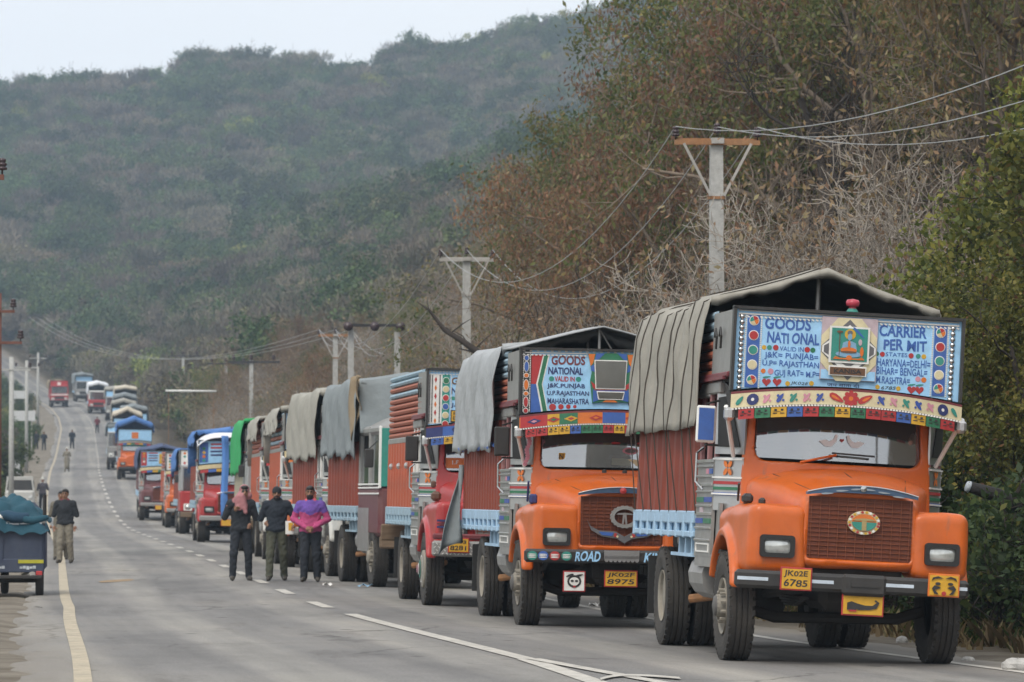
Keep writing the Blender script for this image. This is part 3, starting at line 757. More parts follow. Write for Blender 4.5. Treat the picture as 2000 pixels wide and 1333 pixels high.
class Truck:
    def __init__(s, name, label, px_u, y, yaw, lean=1.0, roll=1.15, group='lorries queued along the right lane', dz=0.0):
        x = float(XC(y)) + px_u
        z = ground_z(x, y)
        z = (gz(x - 1.0, y) + gz(x + 1.0, y)) / 2 + 0.012 + dz
        pitch = math.atan2(float(ZR(y + 4.0) - ZR(y)), 4.0)
        s.t = thing(name, label, 'truck', (x, y, z), (0, 0, 0), group)
        s.t.rotation_euler = (Matrix.Rotation(R(yaw), 3, 'Z') @ Matrix.Rotation(pitch, 3, 'X') @ Matrix.Rotation(R(roll), 3, 'Y')).to_euler()
        rm_ = Matrix.Rotation(R(lean), 4, 'Y'); pv = Vector((0, 0, 0.55))
        s.L = Matrix.Translation(pv) @ rm_ @ Matrix.Translation(-pv)
    def P(s, name, mb, m, parent=None, smooth=False, fixed=False):
        me = mb.mesh(name, smooth) if isinstance(mb, MB) else mb
        o = link(name, me, m, parent or s.t)
        if parent is None and not fixed: o.matrix_local = s.L
        return o

    # -------------------------------------------------- running gear
    def running(s, wb=4.2, rim_front='front', rim_m=None, lod=0, capm=None):
        ty = shared('tyre', tyre_mesh); rf = shared('rim_' + rim_front, lambda: rim_mesh(rim_front)); rr = shared('rim_rear', lambda: rim_mesh('rear'))
        rm_ = rim_m or M_rim
        for sx in (-1, 1):
            w = link('wheel', ty, M_tyre, s.t, loc=(sx * 0.99, 0, 0.52), rot=(random.random() * 3, 0, math.pi if sx > 0 else 0))
            rimo = link('rim', rf, capm or rm_, w)
            if lod == 0 and rim_front == 'front':
                link('hub', shared('hub', lambda: MB().lathe([(0.112, -0.165), (0.09, -0.195), (0.06, -0.20), (0.0, -0.215)], 16, 'x').mesh('hub', True)), M_hub, w)
            for k, off in enumerate((0.97, 0.66)):
                w = link('wheel', ty, M_tyre, s.t, loc=(sx * off, wb, 0.52), rot=(random.random() * 3, 0, math.pi if sx > 0 else 0))
                if k == 0: link('rim', rr, rm_, w)
        s.wb = wb
        fr = MB()
        for sx in (-1, 1): fr.box((sx * 0.42, 2.6, 0.86), (0.08, 7.0, 0.22))
        for yy_ in (-0.9, 0.9, 2.2, 3.4, 5.2, 6.0): fr.box((0, yy_, 0.86), (0.84, 0.10, 0.16))
        s.P('chassis', fr, M_under, fixed=True)
        ax = MB().tube([(-0.85, 0, 0.50), (-0.6, 0, 0.42), (0.6, 0, 0.42), (0.85, 0, 0.50)], 0.055, 8)
        s.P('front_axle', ax, M_under, fixed=True)
        ra = MB().tube([(-0.8, wb, 0.52), (-0.25, wb, 0.52), (-0.2, wb, 0.52), (0.2, wb, 0.52), (0.25, wb, 0.52), (0.8, wb, 0.52)], [0.08, 0.08, 0.2, 0.2, 0.08, 0.08], 10)
        s.P('rear_axle', ra, M_under, fixed=True)
        if lod < 2:
            for sx in (-1, 1):
                sp = MB()
                for k in range(4): sp.box((sx * 0.42, 0, 0.62 - 0.025 * k), (0.08, 1.3 - 0.25 * k, 0.02))
                s.P('leaf_spring', sp, M_under, fixed=True)
            s.P('engine_sump', MB().rbox((0, -0.15, 0.72), (0.55, 1.0, 0.42), 0.08), M_under, fixed=True)
            s.P('drive_shaft', MB().tube([(0, 0.5, 0.72), (0, wb - 0.2, 0.56)], 0.05, 8), M_under, fixed=True)
            s.P('fuel_tank', MB().tube([(-0.86, 1.35, 0.78), (-0.86, 2.25, 0.78)], 0.24, 14), M_steel, fixed=True, smooth=False)
            s.P('exhaust', MB().tube([(-0.7, 1.0, 0.6), (-0.75, 2.6, 0.56), (-1.0, 2.75, 0.52)], 0.045, 8), M_rust, fixed=True)
            for sx in (-1, 1):
                s.P('mud_flap', MB().box((sx * 0.82, s.wb + 0.72, 0.62), (0.62, 0.02, 0.62)), M_rubber, fixed=True)

    # -------------------------------------------------- bonnet and screen
    def nose(s, m, grille_m, lod=0, wiper=True):
        h = 0.02 if lod == 0 else 0.035
        k = 'a' if lod == 0 else 'b'
        s.hood = s.P('bonnet', shared('hood' + k, lambda: sdf_mesh('bonnet', f_hood, (-1.0, -1.2, 0.84), (1.0, 0.42, 1.96), h)), m)
        if lod == 0:
            def hz_(x, y):
                t_ = min(1, max(0, (y + 1.08) / 1.3)); w_ = 0.56 + 0.33 * t_ ** 1.3; return 1.665 + 0.20 * t_ ** 0.8 - 0.16 * (abs(x) / w_) ** 2.6
            for sx in (-1, 1):
                s.P('bonnet_seam', MB().tube([(sx * (0.43 + 0.22 * q_ / 9), -0.98 + 1.12 * q_ / 9, hz_(0.43 + 0.22 * q_ / 9, -0.98 + 1.12 * q_ / 9) - 0.004) for q_ in range(10)], 0.0055, 4), M_black, s.hood)
            s.P('bonnet_hinge', MB().tube([(0, -0.95 + 1.1 * q_ / 9, hz_(0, -0.95 + 1.1 * q_ / 9) - 0.003) for q_ in range(10)], 0.005, 4), M_black, s.hood)
        for sx in (-1, 1):
            fd = s.P('fender', shared('fender%d%s' % (sx, k), lambda: sdf_mesh('fender', f_fender(sx), (min(sx * 0.44, sx * 1.2), -1.18, 0.5), (max(sx * 0.44, sx * 1.2), 0.8, 1.56), h)), m)
            hl = s.P('headlamp', MB().add(*_lens(sx * 0.785, 1.085, 0.125, 0.065, -1.10, 0.03)), M_lamp, fd, smooth=True)
            bz = ring(MB(), rrect(sx * 0.785, 1.085, 0.165, 0.105, 0.035), rrect(sx * 0.785, 1.085, 0.122, 0.063, 0.025), -1.115, -1.04)
            s.P('lamp_bezel', bz, M_rubber, fd)
        s.cowl = s.P('windscreen_frame', shared('cowl' + k, lambda: sdf_mesh('windscreen_frame', f_cowl, (-1.02, -0.05, 1.24), (1.02, 0.62, 2.78), h)), m)
        g = MB(); n = 20
        def fn(a, b):
            z = 1.93 + 0.72 * b; x = (-1 + 2 * a) * (0.80 - 0.03 * (z - 2.2)); return (x, 0.175 + 0.13 * (z - 1.9) + 0.17 * abs(x / 0.9) ** 2.4, z)
        s.P('windscreen', g.grid(fn, n, 6), M_glass, smooth=True)
        if lod < 2:
            s.P('seat', MB().rbox((-0.42, 1.15, 1.75), (0.7, 0.16, 0.7), 0.06).rbox((0.42, 1.15, 1.75), (0.6, 0.16, 0.7), 0.06), M_inside)
            sw = MB(); pts = [(0.42 + 0.22 * math.cos(a), 0.55 + 0.10 * math.sin(a), 1.86 + 0.17 * math.sin(a)) for a in np.linspace(0, 2 * math.pi, 17)]
            s.P('steering_wheel', sw.tube(pts, 0.016, 5), M_black)
            s.P('dashboard', MB().rbox((0, 0.42, 1.78), (1.6, 0.3, 0.2), 0.05), M_inside)
            gr = MB().box((0, -1.035, 1.283), (0.99, 0.012, 0.58)); s.grille = s.P('grille', gr, grille_m)
            bars = MB()
            for kz in range(13): bars.box((0, -1.047, 1.03 + kz * 0.0425), (0.985, 0.012, 0.006))
            for kx in range(12): bars.box((-0.47 + kx * 0.0855, -1.051, 1.283), (0.006, 0.012, 0.57))
            s.P('grille_bars', bars, pmat('grille_bar_' + grille_m.name, (0.19, 0.052, 0.02), 0.5), s.grille)
            ch = MB(); n = 16
            top = [(-0.53 + 1.06 * k / n, 1.600 + 0.075 * (1 - (2 * k / n - 1) ** 2) + 0.012) for k in range(n + 1)]
            bot = [(-0.53 + 1.06 * k / n, 1.585 + 0.045 * (1 - (2 * k / n - 1) ** 2) - 0.012 * (1 - abs(2 * k / n - 1))) for k in range(n + 1)]
            ch.prism(bot + top[::-1], -1.115, -1.04)
            s.badge = s.P('bonnet_badge', ch, pmat('badge_slate', (0.07, 0.12, 0.20), 0.35, metal=0.3), s.hood)
            s.P('badge_rim', MB().tube([(x, -1.118, z) for x, z in top], 0.007, 5), M_chrome, s.badge)
            if wiper:
                s.P('wiper', MB().tube([(-0.42, -0.04, 1.90), (-0.05, 0.085, 1.99)], 0.012, 5), m)
                s.P('wiper_blade', MB().box((0.12, 0.10, 2.0), (0.42, 0.02, 0.018), (0, 0.03, 0)), M_black)

    def bumper(s, m, z=0.77, hh=0.17, w=1.11, stripe=None, dx=0.0):
        b = MB().rbox((dx, -1.24, z), (2 * w, 0.09, hh), 0.03)
        for sx in (-1, 1): b.box((sx * 0.42, -1.12, z), (0.08, 0.2, 0.12))
        s.bump = s.P('bumper', b, m)
        if stripe:
            for x0, x1 in ((-w + 0.02, -0.80), (-0.46, -0.18), (0.26, 0.58), (0.92, w - 0.02)):
                s.P('stripe', MB().box(((x0 + x1) / 2 + dx, -1.287, z + 0.005), (x1 - x0, 0.004, 0.032)), stripe, s.bump)
        return s.bump
    def plate(s, x, z, w, h, lines, y=-1.31, face='plate', edge='red', ink='black', slant=0.12, parent=None):
        p = s.P('number_plate', MB().rbox((x, y + 0.006, z), (w, 0.012, h), 0.004), E[edge], parent)
        s.P('plate_face', MB().box((x, y - 0.003, z), (w - 0.03, 0.006, h - 0.03)), E[face], p)
        n = len(lines)
        for k, tx in enumerate(lines):
            hh = (h - 0.05) / n; z1 = z + h / 2 - 0.025 - k * hh
            lettering(tx, x - w / 2 + 0.03, x + w / 2 - 0.045, z1 - hh * 0.88, z1 - hh * 0.06, y - 0.0085, E[ink], p, 0.02, slant=slant)
        return p

    # -------------------------------------------------- coach-built cab
    def cab(s, post_m, lod=0, y0=0.30, y1=1.78, mirror_m=None, flower=True, frame_m=None):
        sh = MB()
        sh.box((0, 1.03, 2.66), (2 * HW - 0.04, 1.5, 0.03)).box((0, y1, 1.85), (2 * HW - 0.04, 0.03, 1.6)).box((0, 1.0, 1.0), (2 * HW - 0.06, 1.5, 0.04))
        s.P('cab_shell', sh, M_inside)
        for sx in (-1, 1):
            side = s.P('cab_side', MB().box((sx * (HW - 0.015), (0.75 + y1) / 2, 1.42), (0.03, y1 - 0.75, 0.96)), M_steel)
            qa = Vector((sx * 0.915, y0, 0)); qb = Vector((sx * HW, 0.76, 0)); d = (qb - qa); nrm = Vector((sx * d.y * 1.0, -abs(d.x), 0)).normalized()
            def Q(a, z, off=0.0): p = qa + d * a + nrm * off; return (p.x, p.y, z)
            def slab(a0, a1, z0, z1, off, th):
                return MB().add([Q(a0, z0, off), Q(a1, z0, off), Q(a1, z1, off), Q(a0, z1, off), Q(a0, z0, off + th), Q(a1, z0, off + th), Q(a1, z1, off + th), Q(a0, z1, off + th)],
                                [(4, 5, 6, 7), (0, 3, 2, 1), (0, 1, 5, 4), (1, 2, 6, 5), (2, 3, 7, 6), (3, 0, 4, 7)])
            qp = s.P('quarter_panel', slab(0, 1, 1.40, 1.92, -0.02, 0.02), M_bright)
            # fixed quarter light: bright surround, rubber, dark glass
            s.P('quarter_light', slab(0, 1, 1.95, 2.62, -0.02, 0.02), M_bright if lod < 2 else M_steel)
            if lod < 2:
                pz = MB(); ply = [(0.12, 2.02), (0.86, 2.02), (0.92, 2.50), (0.55, 2.52)]
                pz.add([Q(a, z, 0.004) for a, z in ply] + [Q(a, z, 0.016) for a, z in ply], [(4, 5, 6, 7), (0, 1, 5, 4), (1, 2, 6, 5), (2, 3, 7, 6), (3, 0, 4, 7)])
                s.P('window_glass', pz, M_rubber)
                for zz in (1.90, 1.72, 1.56):
                    tr_ = MB(); tr_.add(*_bar(Q(0, zz, 0.012), Q(1, zz, 0.012), 0.012)); s.P('trim_strip', tr_, M_trim, qp)
                for k, cc in enumerate(('red', 'green', 'blue')):
                    s.P('stripe', slab(0.02, 0.98, 1.655 - 0.055 * k, 1.685 - 0.055 * k, 0.002, 0.006), E[cc], qp)
                if flower:
                    fl = MB(); c0 = (0.5, 1.815)
                    for k in range(4):
                        a = R(45 + 90 * k); ca, sa = math.cos(a), math.sin(a); pts = []
                        for j in range(8):
                            b = 2 * math.pi * j / 8; l = 0.052 + 0.044 * math.cos(b); w_ = 0.027 * math.sin(b); pts.append((l * ca - w_ * sa, l * sa + w_ * ca))
                        o = len(fl.v); fl.add([Q(c0[0] + px_ / 0.5, c0[1] + pz_, 0.012) for px_, pz_ in pts], [tuple(range(8))] if sx > 0 else [tuple(range(8))[::-1]])
                    s.P('flower_emblem', fl, E['orange'], qp)
            # door opening: posts and top rail, dark inside
            for yy_ in (0.80, 1.25, y1 - 0.06):
                s.P('door_post', MB().rbox((sx * (HW - 0.03), yy_, 2.24), (0.05, 0.075, 0.70), 0.01), post_m)
            s.P('top_rail', MB().rbox((sx * (HW - 0.02), 1.2, 2.60), (0.06, 1.16, 0.12), 0.015), M_steel)
            s.P('gutter', MB().box((sx * (HW + 0.012), 1.03, 2.685), (0.05, 1.5, 0.03)), E['maroon'])
            if lod < 2:
                for k, zz in enumerate((1.88, 1.83, 1.73, 1.65, 1.58, 1.44, 1.36, 1.22, 1.10)):
                    s.P('trim_strip', MB().rbox((sx * (HW + 0.006), (0.77 + y1) / 2, zz), (0.018, y1 - 0.79, 0.022 if k % 3 else 0.032), 0.004), M_bright if k % 2 else M_bright, side)
                bl = [(0.80, 1.25, 1.50, 'blue'), (1.27, 1.74, 1.50, 'green'), (0.80, 1.25, 1.29, 'green'), (1.27, 1.74, 1.29, 'blue'), (0.80, 1.0, 1.78, 'royal'), (1.05, 1.2, 1.78, 'pink'), (1.3, 1.5, 1.40, 'mauve')]
                for a, b, zz, cc in bl:
                    s.P('painted_block', MB().box((sx * (HW + 0.004), (a + b) / 2, zz), (0.01, b - a, 0.05)), E[cc], side)
                s.P('step_box', ring(MB(), [(0.85, 0.98), (1.65, 0.98), (1.65, 1.07), (0.85, 1.07)], [(0.87, 0.995), (1.63, 0.995), (1.63, 1.055), (0.87, 1.055)], 0, 0.012), M_trim, side).matrix_local = Matrix(((0, sx, 0, sx * (HW + 0.0)), (1, 0, 0, 0), (0, 0, 1, 0), (0, 0, 0, 1)))
                s.P('lower_panel', MB().box((sx * (HW - 0.02), 1.2, 0.90), (0.03, 1.1, 0.12)), M_steel)
                s.P('inner_arch', MB().box((sx * (HW - 0.06), 0.66, 1.22), (0.03, 0.22, 0.5)), M_steel)
                s.P('grab_handle', MB().tube([(sx * HW, 1.5, 2.02), (sx * (HW + 0.07), 1.46, 1.96), (sx * (HW + 0.07), 1.46, 1.68), (sx * HW, 1.40, 1.60)], 0.014, 6), M_chrome, side)
                s.P('stay', MB().tube([(sx * (HW + 0.03), 0.02, 2.40), (sx * 1.0, 0.42, 1.93)], 0.022, 6), M_trim)
                if sx > 0 or lod > 0: continue
                mx = sx * (HW + 0.14); mz = 2.23
                mo = s.P('mirror', MB().rbox((mx, 0.52, mz), (0.19, 0.045, 0.36), 0.015), frame_m or M_trim)
                s.P('mirror_back', MB().box((mx, 0.492, mz), (0.15, 0.012, 0.31)), mirror_m or E['royal'], mo)
                s.P('mirror_arm', MB().tube([(mx, 0.52, mz + 0.2), (sx * HW, 0.6, mz + 0.24)], 0.012, 5).tube([(mx, 0.52, mz - 0.2), (sx * HW, 0.6, mz - 0.2)], 0.012, 5), M_black, mo)

    # -------------------------------------------------- visor under the name board
    def visor(s, tiles, band_m, trim=True, ends=True, motifs=None, tile_w=None):
        n = 24
        def band(z0, z1, x0, x1, off=0.0, k=6, lean=0.0):
            g = MB()
            g.grid(lambda a, b: (x0 + (x1 - x0) * a, vplan(x0 + (x1 - x0) * a) - off + lean * b, ZV + varch(x0 + (x1 - x0) * a) + z0 + (z1 - z0) * b), k, 1)
            return g
        sh = MB()
        sh.grid(lambda a, b: ((-1 + 2 * a) * HW, vplan((-1 + 2 * a) * HW) + b * (0.40 - vplan((-1 + 2 * a) * HW)), ZV + 0.01 + varch((-1 + 2 * a) * HW) + b * (0.28 - varch((-1 + 2 * a) * HW))), 20, 3)
        sh.grid(lambda a, b: ((-1 + 2 * a) * HW, vplan((-1 + 2 * a) * HW) + 0.012 + b * 0.0, ZV + 0.005 + varch((-1 + 2 * a) * HW) + b * 0.235), 20, 1)
        sh.grid(lambda a, b: ((-1 + 2 * a) * HW, vplan((-1 + 2 * a) * HW) + b * (0.14 - vplan((-1 + 2 * a) * HW)), ZV + 0.24 + varch((-1 + 2 * a) * HW) + b * 0.03), 20, 1)
        for sx in (-1, 1): sh.add([(sx * HW, vplan(HW), ZV + varch(HW)), (sx * HW, 0.4, ZV + 0.29), (sx * HW, 0.12, ZV + 0.24), (sx * HW, vplan(HW), ZV + 0.24 + varch(HW))], [(0, 1, 2, 3)])
        s.vis = s.P('visor', sh, M_inside, smooth=False)
        s.P('visor_band', band(0.105, 0.24, -HW, HW, 0.004, 24), band_m, s.vis)
        x0, x1 = -HW + 0.07, HW - 0.07; w = (x1 - x0) / len(tiles)
        for k, cc in enumerate(tiles):
            a, b = x0 + k * w, x0 + (k + 1) * w
            tl = s.P('visor_tile', band(-0.012, 0.085, a + 0.003, b - 0.003, 0.012, 3), E[cc], s.vis)
            if trim:
                mt = MB()
                for (fx, fz, ww, hh) in ((0.28, 0.30, 0.30, 0.10), (0.72, 0.30, 0.30, 0.10), (0.30, 0.68, 0.16, 0.22), (0.70, 0.68, 0.16, 0.22), (0.5, 0.50, 0.8, 0.04)):
                    xm = a + fx * w; mt.box((xm, vplan(xm) - 0.013, ZV + varch(xm) + 0.085 * fz), (w * ww, 0.006, 0.085 * hh))
                s.P('motif', mt, E['black'], s.vis)
        if trim:
            bd = MB()
            for k in range(76):
                x = -HW + 0.02 + (2 * HW - 0.04) * k / 75; bd.box((x, vplan(x) - 0.012, ZV + varch(x) + 0.095), (0.021, 0.012, 0.016))
            s.P('bead_trim', bd, M_trim, s.vis)
            s.P('upper_edge', band(0.24, 0.262, -HW, HW, 0.006, 24), E['maroon'], s.vis)
        if ends:
            for sx in (-1, 1): s.P('visor_cap', MB().rbox((sx * (HW + 0.005), vplan(HW) + 0.03, ZV + varch(HW) + 0.05), (0.10, 0.12, 0.13), 0.03), M_bright, s.vis)
        for (x, z, shape, cc) in motifs or []:
            g = MB()
            pts = shape
            n_ = len(pts)
            g.add([(x + a, vplan(x + a) - 0.012, ZV + varch(x + a) + z + b) for a, b in pts], [tuple(range(n_))])
            s.P('motif', g, E[cc], s.vis)

    # -------------------------------------------------- board frame; details by callers
    YB = 0.02
    def board(s, m, frame_m, zt=3.35, hw=1.105, beads='chrome', inner=True):
        zb = lambda x: ZV + 0.265 + varch(x) + 0.02
        n = 16; xs = [-hw + 2 * hw * k / n for k in range(n + 1)]
        poly = [(x, zb(x)) for x in xs] + [(hw, zt), (-hw, zt)]
        s.bd = s.P('name_board', MB().prism(poly, s.YB, s.YB + 0.04), m)
        s.P('board_frame', MB().box((0, s.YB + 0.0, zt + 0.01), (2 * hw + 0.06, 0.10, 0.03)).box((-hw - 0.015, s.YB, (zt + zb(hw)) / 2), (0.03, 0.10, zt - zb(hw) + 0.02)).box((hw + 0.015, s.YB, (zt + zb(hw)) / 2), (0.03, 0.10, zt - zb(hw) + 0.02)), frame_m, s.bd)
        s.P('board_back', MB().box((0, s.YB + 0.07, (zt + 2.72) / 2), (2 * hw - 0.02, 0.03, zt - 2.75)), M_inside, s.bd)
        for sx in (-1, 1):
            bp = s.P('rack_panel', MB().box((sx * (HW - 0.015), 0.66, 3.03), (0.025, 1.14, 0.62)), M_steel)
            for k in range(2):
                s.P('hook', MB().tube([(sx * (HW + 0.03), 0.55 + 0.28 * k, 2.98), (sx * (HW + 0.035), 0.5 + 0.28 * k, 3.10), (sx * (HW + 0.035), 0.58 + 0.28 * k, 3.18), (sx * (HW + 0.03), 0.66 + 0.28 * k, 3.10)], 0.012, 5), M_black, bp)
            s.P('rack_rail', MB().rbox((sx * (HW), 0.95, 2.715), (0.05, 1.7, 0.05), 0.01), E['maroon'], bp)
        return s.bd

    # -------------------------------------------------- goods body
    def body(s, y0=1.82, y1=6.2, lower_m=None, beam_m=None, slat_ms=(), z0=1.14, zbeam=1.38, zmid=2.52, ztop=3.38, planks=12, lod=0, posts_m=None, slat_front=1.25):
        s.y0, s.y1 = y0, y1; lm = lower_m
        s.P('load_floor', MB().box((0, (y0 + y1) / 2, z0 + 0.03), (2 * HW - 0.1, y1 - y0, 0.08)), M_wood)
        s.P('headboard', MB().box((0, y0 + 0.02, (z0 + ztop) / 2), (2 * HW - 0.1, 0.04, ztop - z0)), M_inside)
        s.P('tailboard', MB().box((0, y1 - 0.02, (z0 + zmid) / 2), (2 * HW - 0.1, 0.05, zmid - z0)), lm)
        L_ = y1 - y0
        for sx in (-1, 1):
            sd_ = s.P('side_wall', MB().box((sx * (HW - 0.045), (y0 + y1) / 2, (zbeam + zmid) / 2), (0.03, L_, zmid - zbeam)), lm)
            if lod == 0 or (lod == 1 and sx < 0):
                w = L_ / planks
                def pk():
                    g = MB(); d = 0.05
                    pr = [(0, 0), (w * .30, d), (w * .62, d), (w * .92, 0)]
                    vs = [(a_d, yy_, zz) for zz in (zbeam + 0.005, zmid) for yy_, a_d in pr]
                    g.add([(sx * v[0], v[1], v[2]) for v in vs], [(0, 1, 5, 4), (1, 2, 6, 5), (2, 3, 7, 6), (4, 5, 6, 7)]); return g.mesh('plank')
                pm = shared(('plank', round(w, 3), sx, zbeam, zmid), pk)
                for k in range(planks): link('plank', pm, lm, sd_, loc=(sx * (HW - 0.032), y0 + k * w, 0))
            bm = s.P('side_beam', MB().rbox((sx * (HW - 0.01), (y0 + y1) / 2, zbeam - 0.06), (0.07, L_, 0.13), 0.012).rbox((sx * (HW - 0.01), (y0 + y1) / 2, z0 + 0.01), (0.06, L_, 0.06), 0.01), beam_m)
            s.P('beam_panel', MB().box((sx * (HW - 0.035), (y0 + y1) / 2, (z0 + zbeam) / 2), (0.02, L_, zbeam - z0)), beam_m, bm)
            if lod < 2:
                nb = 9
                rb = shared(('rib', sx, z0, zbeam), lambda: MB().rbox((0, 0, (z0 + zbeam) / 2 - 0.03), (0.05, 0.09, zbeam - z0), 0.012).mesh('rib'))
                for k in range(nb): link('rib', rb, beam_m, bm, loc=(sx * (HW + 0.005), y0 + 0.1 + (L_ - 0.2) * k / (nb - 1), 0))
                for k in range(3):
                    s.P('bearer', MB().box((sx * 0.9, y0 + 0.35 + k * 0.42, z0 - 0.12), (0.4, 0.06, 0.2)), beam_m)
                s.P('guard_rail', MB().box((sx * (HW - 0.03), y0 + 0.9, z0 - 0.2), (0.03, 1.5, 0.035)), beam_m)
            ns = len(slat_ms)
            if ns:
                hz = (ztop - zmid - 0.08) / ns; ys0 = slat_front
                def sl():
                    g = MB(); pr = [(0.0, -hz * .46), (0.035, -hz * .34), (0.05, 0), (0.035, hz * .34), (0.0, hz * .46)]
                    vs = [(sx * a, yy_, b) for yy_ in (ys0, y1) for a, b in pr]
                    fs = [(i, i + 1, i + 6, i + 5) for i in range(4)] + [(0, 1, 2, 3, 4), (9, 8, 7, 6, 5)]
                    return g.add(vs, fs).mesh('slat')
                sm = shared(('slat', round(hz, 4), sx, round(ys0, 2), round(y1, 2)), sl)
                up = s.P('upper_rail', MB().rbox((sx * (HW - 0.03), (ys0 + y1) / 2, zmid + 0.04), (0.07, y1 - ys0, 0.09), 0.012), posts_m or M_steel)
                for k, mm in enumerate(slat_ms):
                    link('slat', sm, mm, up, loc=(sx * (HW - 0.05), 0, ztop - hz * (k + 0.5)))
                s.P('slat_backing', MB().box((sx * (HW - 0.09), (ys0 + y1) / 2, (zmid + ztop) / 2), (0.03, y1 - ys0, ztop - zmid)), M_inside)

    def tarp(s, m, yf, yr, ridge=3.80, eave=3.48, hem=2.25, hw=None, seed=1, folds=9, hem_wave=0.05, front_drop=0.0, ropes=0, hem_r=None, sag=0.05, gable=True, rope_m=None, ridge_x=0.0, hem_front=None, flap=0.14):
        hw = hw or HW + 0.045; rs = np.random.default_rng(seed); ph = rs.random(6) * 6.28; hem_r = hem if hem_r is None else hem_r
        Ly = yr - yf
        def pos(a, b):
            # a along the length, b across: 0 left hem .. 1 right hem
            y = yf + Ly * a
            lo = hem if b < 0.5 else hem_r
            if hem_front is not None and b < 0.5: lo = hem + (hem_front - hem) * max(0, 1 - a * 3.0)
            lo = lo + hem_wave * (math.sin(a * 17 + ph[0]) + 0.6 * math.sin(a * 41 + ph[1]))
            sc = sag * math.sin(a * math.pi * 3 + ph[2]) ** 2
            e = eave - 0.03 * math.sin(a * 9 + ph[3]) - 0.02 * math.sin(a * 23)
            r = ridge - sc - 0.02 * math.sin(a * 14 + ph[4])
            c = abs(b - 0.5) * 2; sg = -1 if b < 0.5 else 1
            if c < 0.45:                            # roof slope
                t = c / 0.45; x = hw * (t ** 1.0); z = r + (e - r) * t - (sc * 0.6 + 0.015) * math.sin(math.pi * t)
                xx = sg * x * 0.985 + ridge_x * (1 - t)
            else:
                t = (c - 0.45) / 0.55
                z = e - 0.05 * (1 - math.exp(-t * 14)) + (lo - e) * t
                cr_ = abs(math.sin(a * folds * 3.14 + 0.9 * math.sin(a * 7 + ph[2]) + ph[5] * 0.5 + 0.35 * math.sin(t * 3 + ph[2])))
                fold = 0.036 * cr_ ** 0.6 * (0.5 + 0.9 * abs(math.sin(a * 5.3 + ph[0]))) - 0.02 + 0.014 * abs(math.sin(a * folds * 7.7 + ph[1] + t * 3.0)) + 0.014 * math.sin(t * 9 + a * 25 + ph[3]) + 0.010 * abs(math.sin(t * 6 + a * 4 + ph[4]))
                xx = sg * (hw * 0.985 + 0.05 * min(1, t * 6) + fold * min(1, t * 3) + 0.03 * t)
            return (xx, y, z)
        g = MB().grid(pos, 110, 56)
        if flap:
            nf = 30; fr_ = [pos(0, 0.275 + 0.45 * j / nf) for j in range(nf + 1)]
            fw = 0.6 if flap < 0.3 else 0.08
            fl_ = [flap * (0.8 + fw * (0.35 * math.sin(j * 0.9 + ph[0]) + 0.2 * math.sin(j * 2.3 + ph[2]))) for j in range(nf + 1)]
            g.add(fr_ + [(x * 1.0, y - 0.02 - 0.02 * math.sin(j * 1.7), z - fl_[j] * 0.5) for j, (x, y, z) in enumerate(fr_)] + [(x * 0.995, y + 0.03 + 0.02 * math.sin(j * 1.3), z - fl_[j]) for j, (x, y, z) in enumerate(fr_)],
                  [(r_ * (nf + 1) + j, r_ * (nf + 1) + j + 1, (r_ + 1) * (nf + 1) + j + 1, (r_ + 1) * (nf + 1) + j) for r_ in range(2) for j in range(nf)])
        # back end
        nb = 44
        ro = [pos(1, j / nb) for j in range(nb + 1)]
        g.add([(x, y + 0.002, z) for x, y, z in ro] + [(x * 0.97, y + 0.03, 2.2 if z < 2.3 else min(z, 2.3)) for x, y, z in ro], [(j, j + 1, nb + 2 + j, nb + 1 + j) for j in range(nb)])
        tp = s.P('tarpaulin', g, m, smooth=True)
        md = tp.modifiers.new('thickness', 'SOLIDIFY'); md.thickness = 0.012; md.offset = 0
        for k in range(ropes):
            a = 0.05 + 0.93 * (k + 0.2 * rs.random()) / max(1, ropes - 0.6)
            if a > 1: continue
            pts = [pos(a, b) for b in np.linspace(0.0, 0.5, 14)]
            pts = [(x - 0.014, y, z + (0.012 if k_ > 6 else 0)) for k_, (x, y, z) in enumerate(pts)]
            x0, yy_, z0 = pts[0]
            s.P('lashing_rope', MB().tube([(-HW - 0.02, yy_ + 0.05, 1.36), (x0 + 0.02, yy_ + 0.02, z0 - 0.02)] + pts, 0.0085, 4), rope_m or M_rope, tp)
        if gable:
            s.P('tarp_pole', MB().tube([(ridge_x - 0.02, yf + 0.35, 3.2), (ridge_x - 0.02, yf + 0.35, ridge - 0.05)], 0.025, 6), M_steel, tp)
            s.P('ridge_pole', MB().tube([(ridge_x, yf + 0.05, ridge - 0.04), (ridge_x, yr, ridge - 0.07)], 0.03, 6), M_wood, tp)
        return tp

def _lens(cx, cz, hx, hz, y, bulge):
    n = 6; vs = []; fs = []
    for j in range(n + 1):
        for i in range(n + 1):
            a, b = -1 + 2 * i / n, -1 + 2 * j / n; vs.append((cx + a * hx, y + bulge * (a * a + b * b) * 0.5, cz + b * hz))
    for j in range(n):
        for i in range(n): fs.append((j * (n + 1) + i, j * (n + 1) + i + 1, (j + 1) * (n + 1) + i + 1, (j + 1) * (n + 1) + i))
    return vs, fs
def _bar(a, b, r):
    m = MB().tube([a, b], r, 4); return m.v, m.f
def ell(rx, rz, n=14, rot=0.0):
    ca, sa = math.cos(rot), math.sin(rot)
    return [(rx * math.cos(t) * ca - rz * math.sin(t) * sa, rx * math.cos(t) * sa + rz * math.sin(t) * ca) for t in [2 * math.pi * k / n for k in range(n)]]
def leaf(l, w, rot, n=10):
    ca, sa = math.cos(rot), math.sin(rot); pts = []
    for k in range(n):
        t = 2 * math.pi * k / n; a = l * math.cos(t); b = w * math.sin(t) * (1 - 0.35 * math.cos(t)); pts.append((a * ca - b * sa, a * sa + b * ca))
    return pts
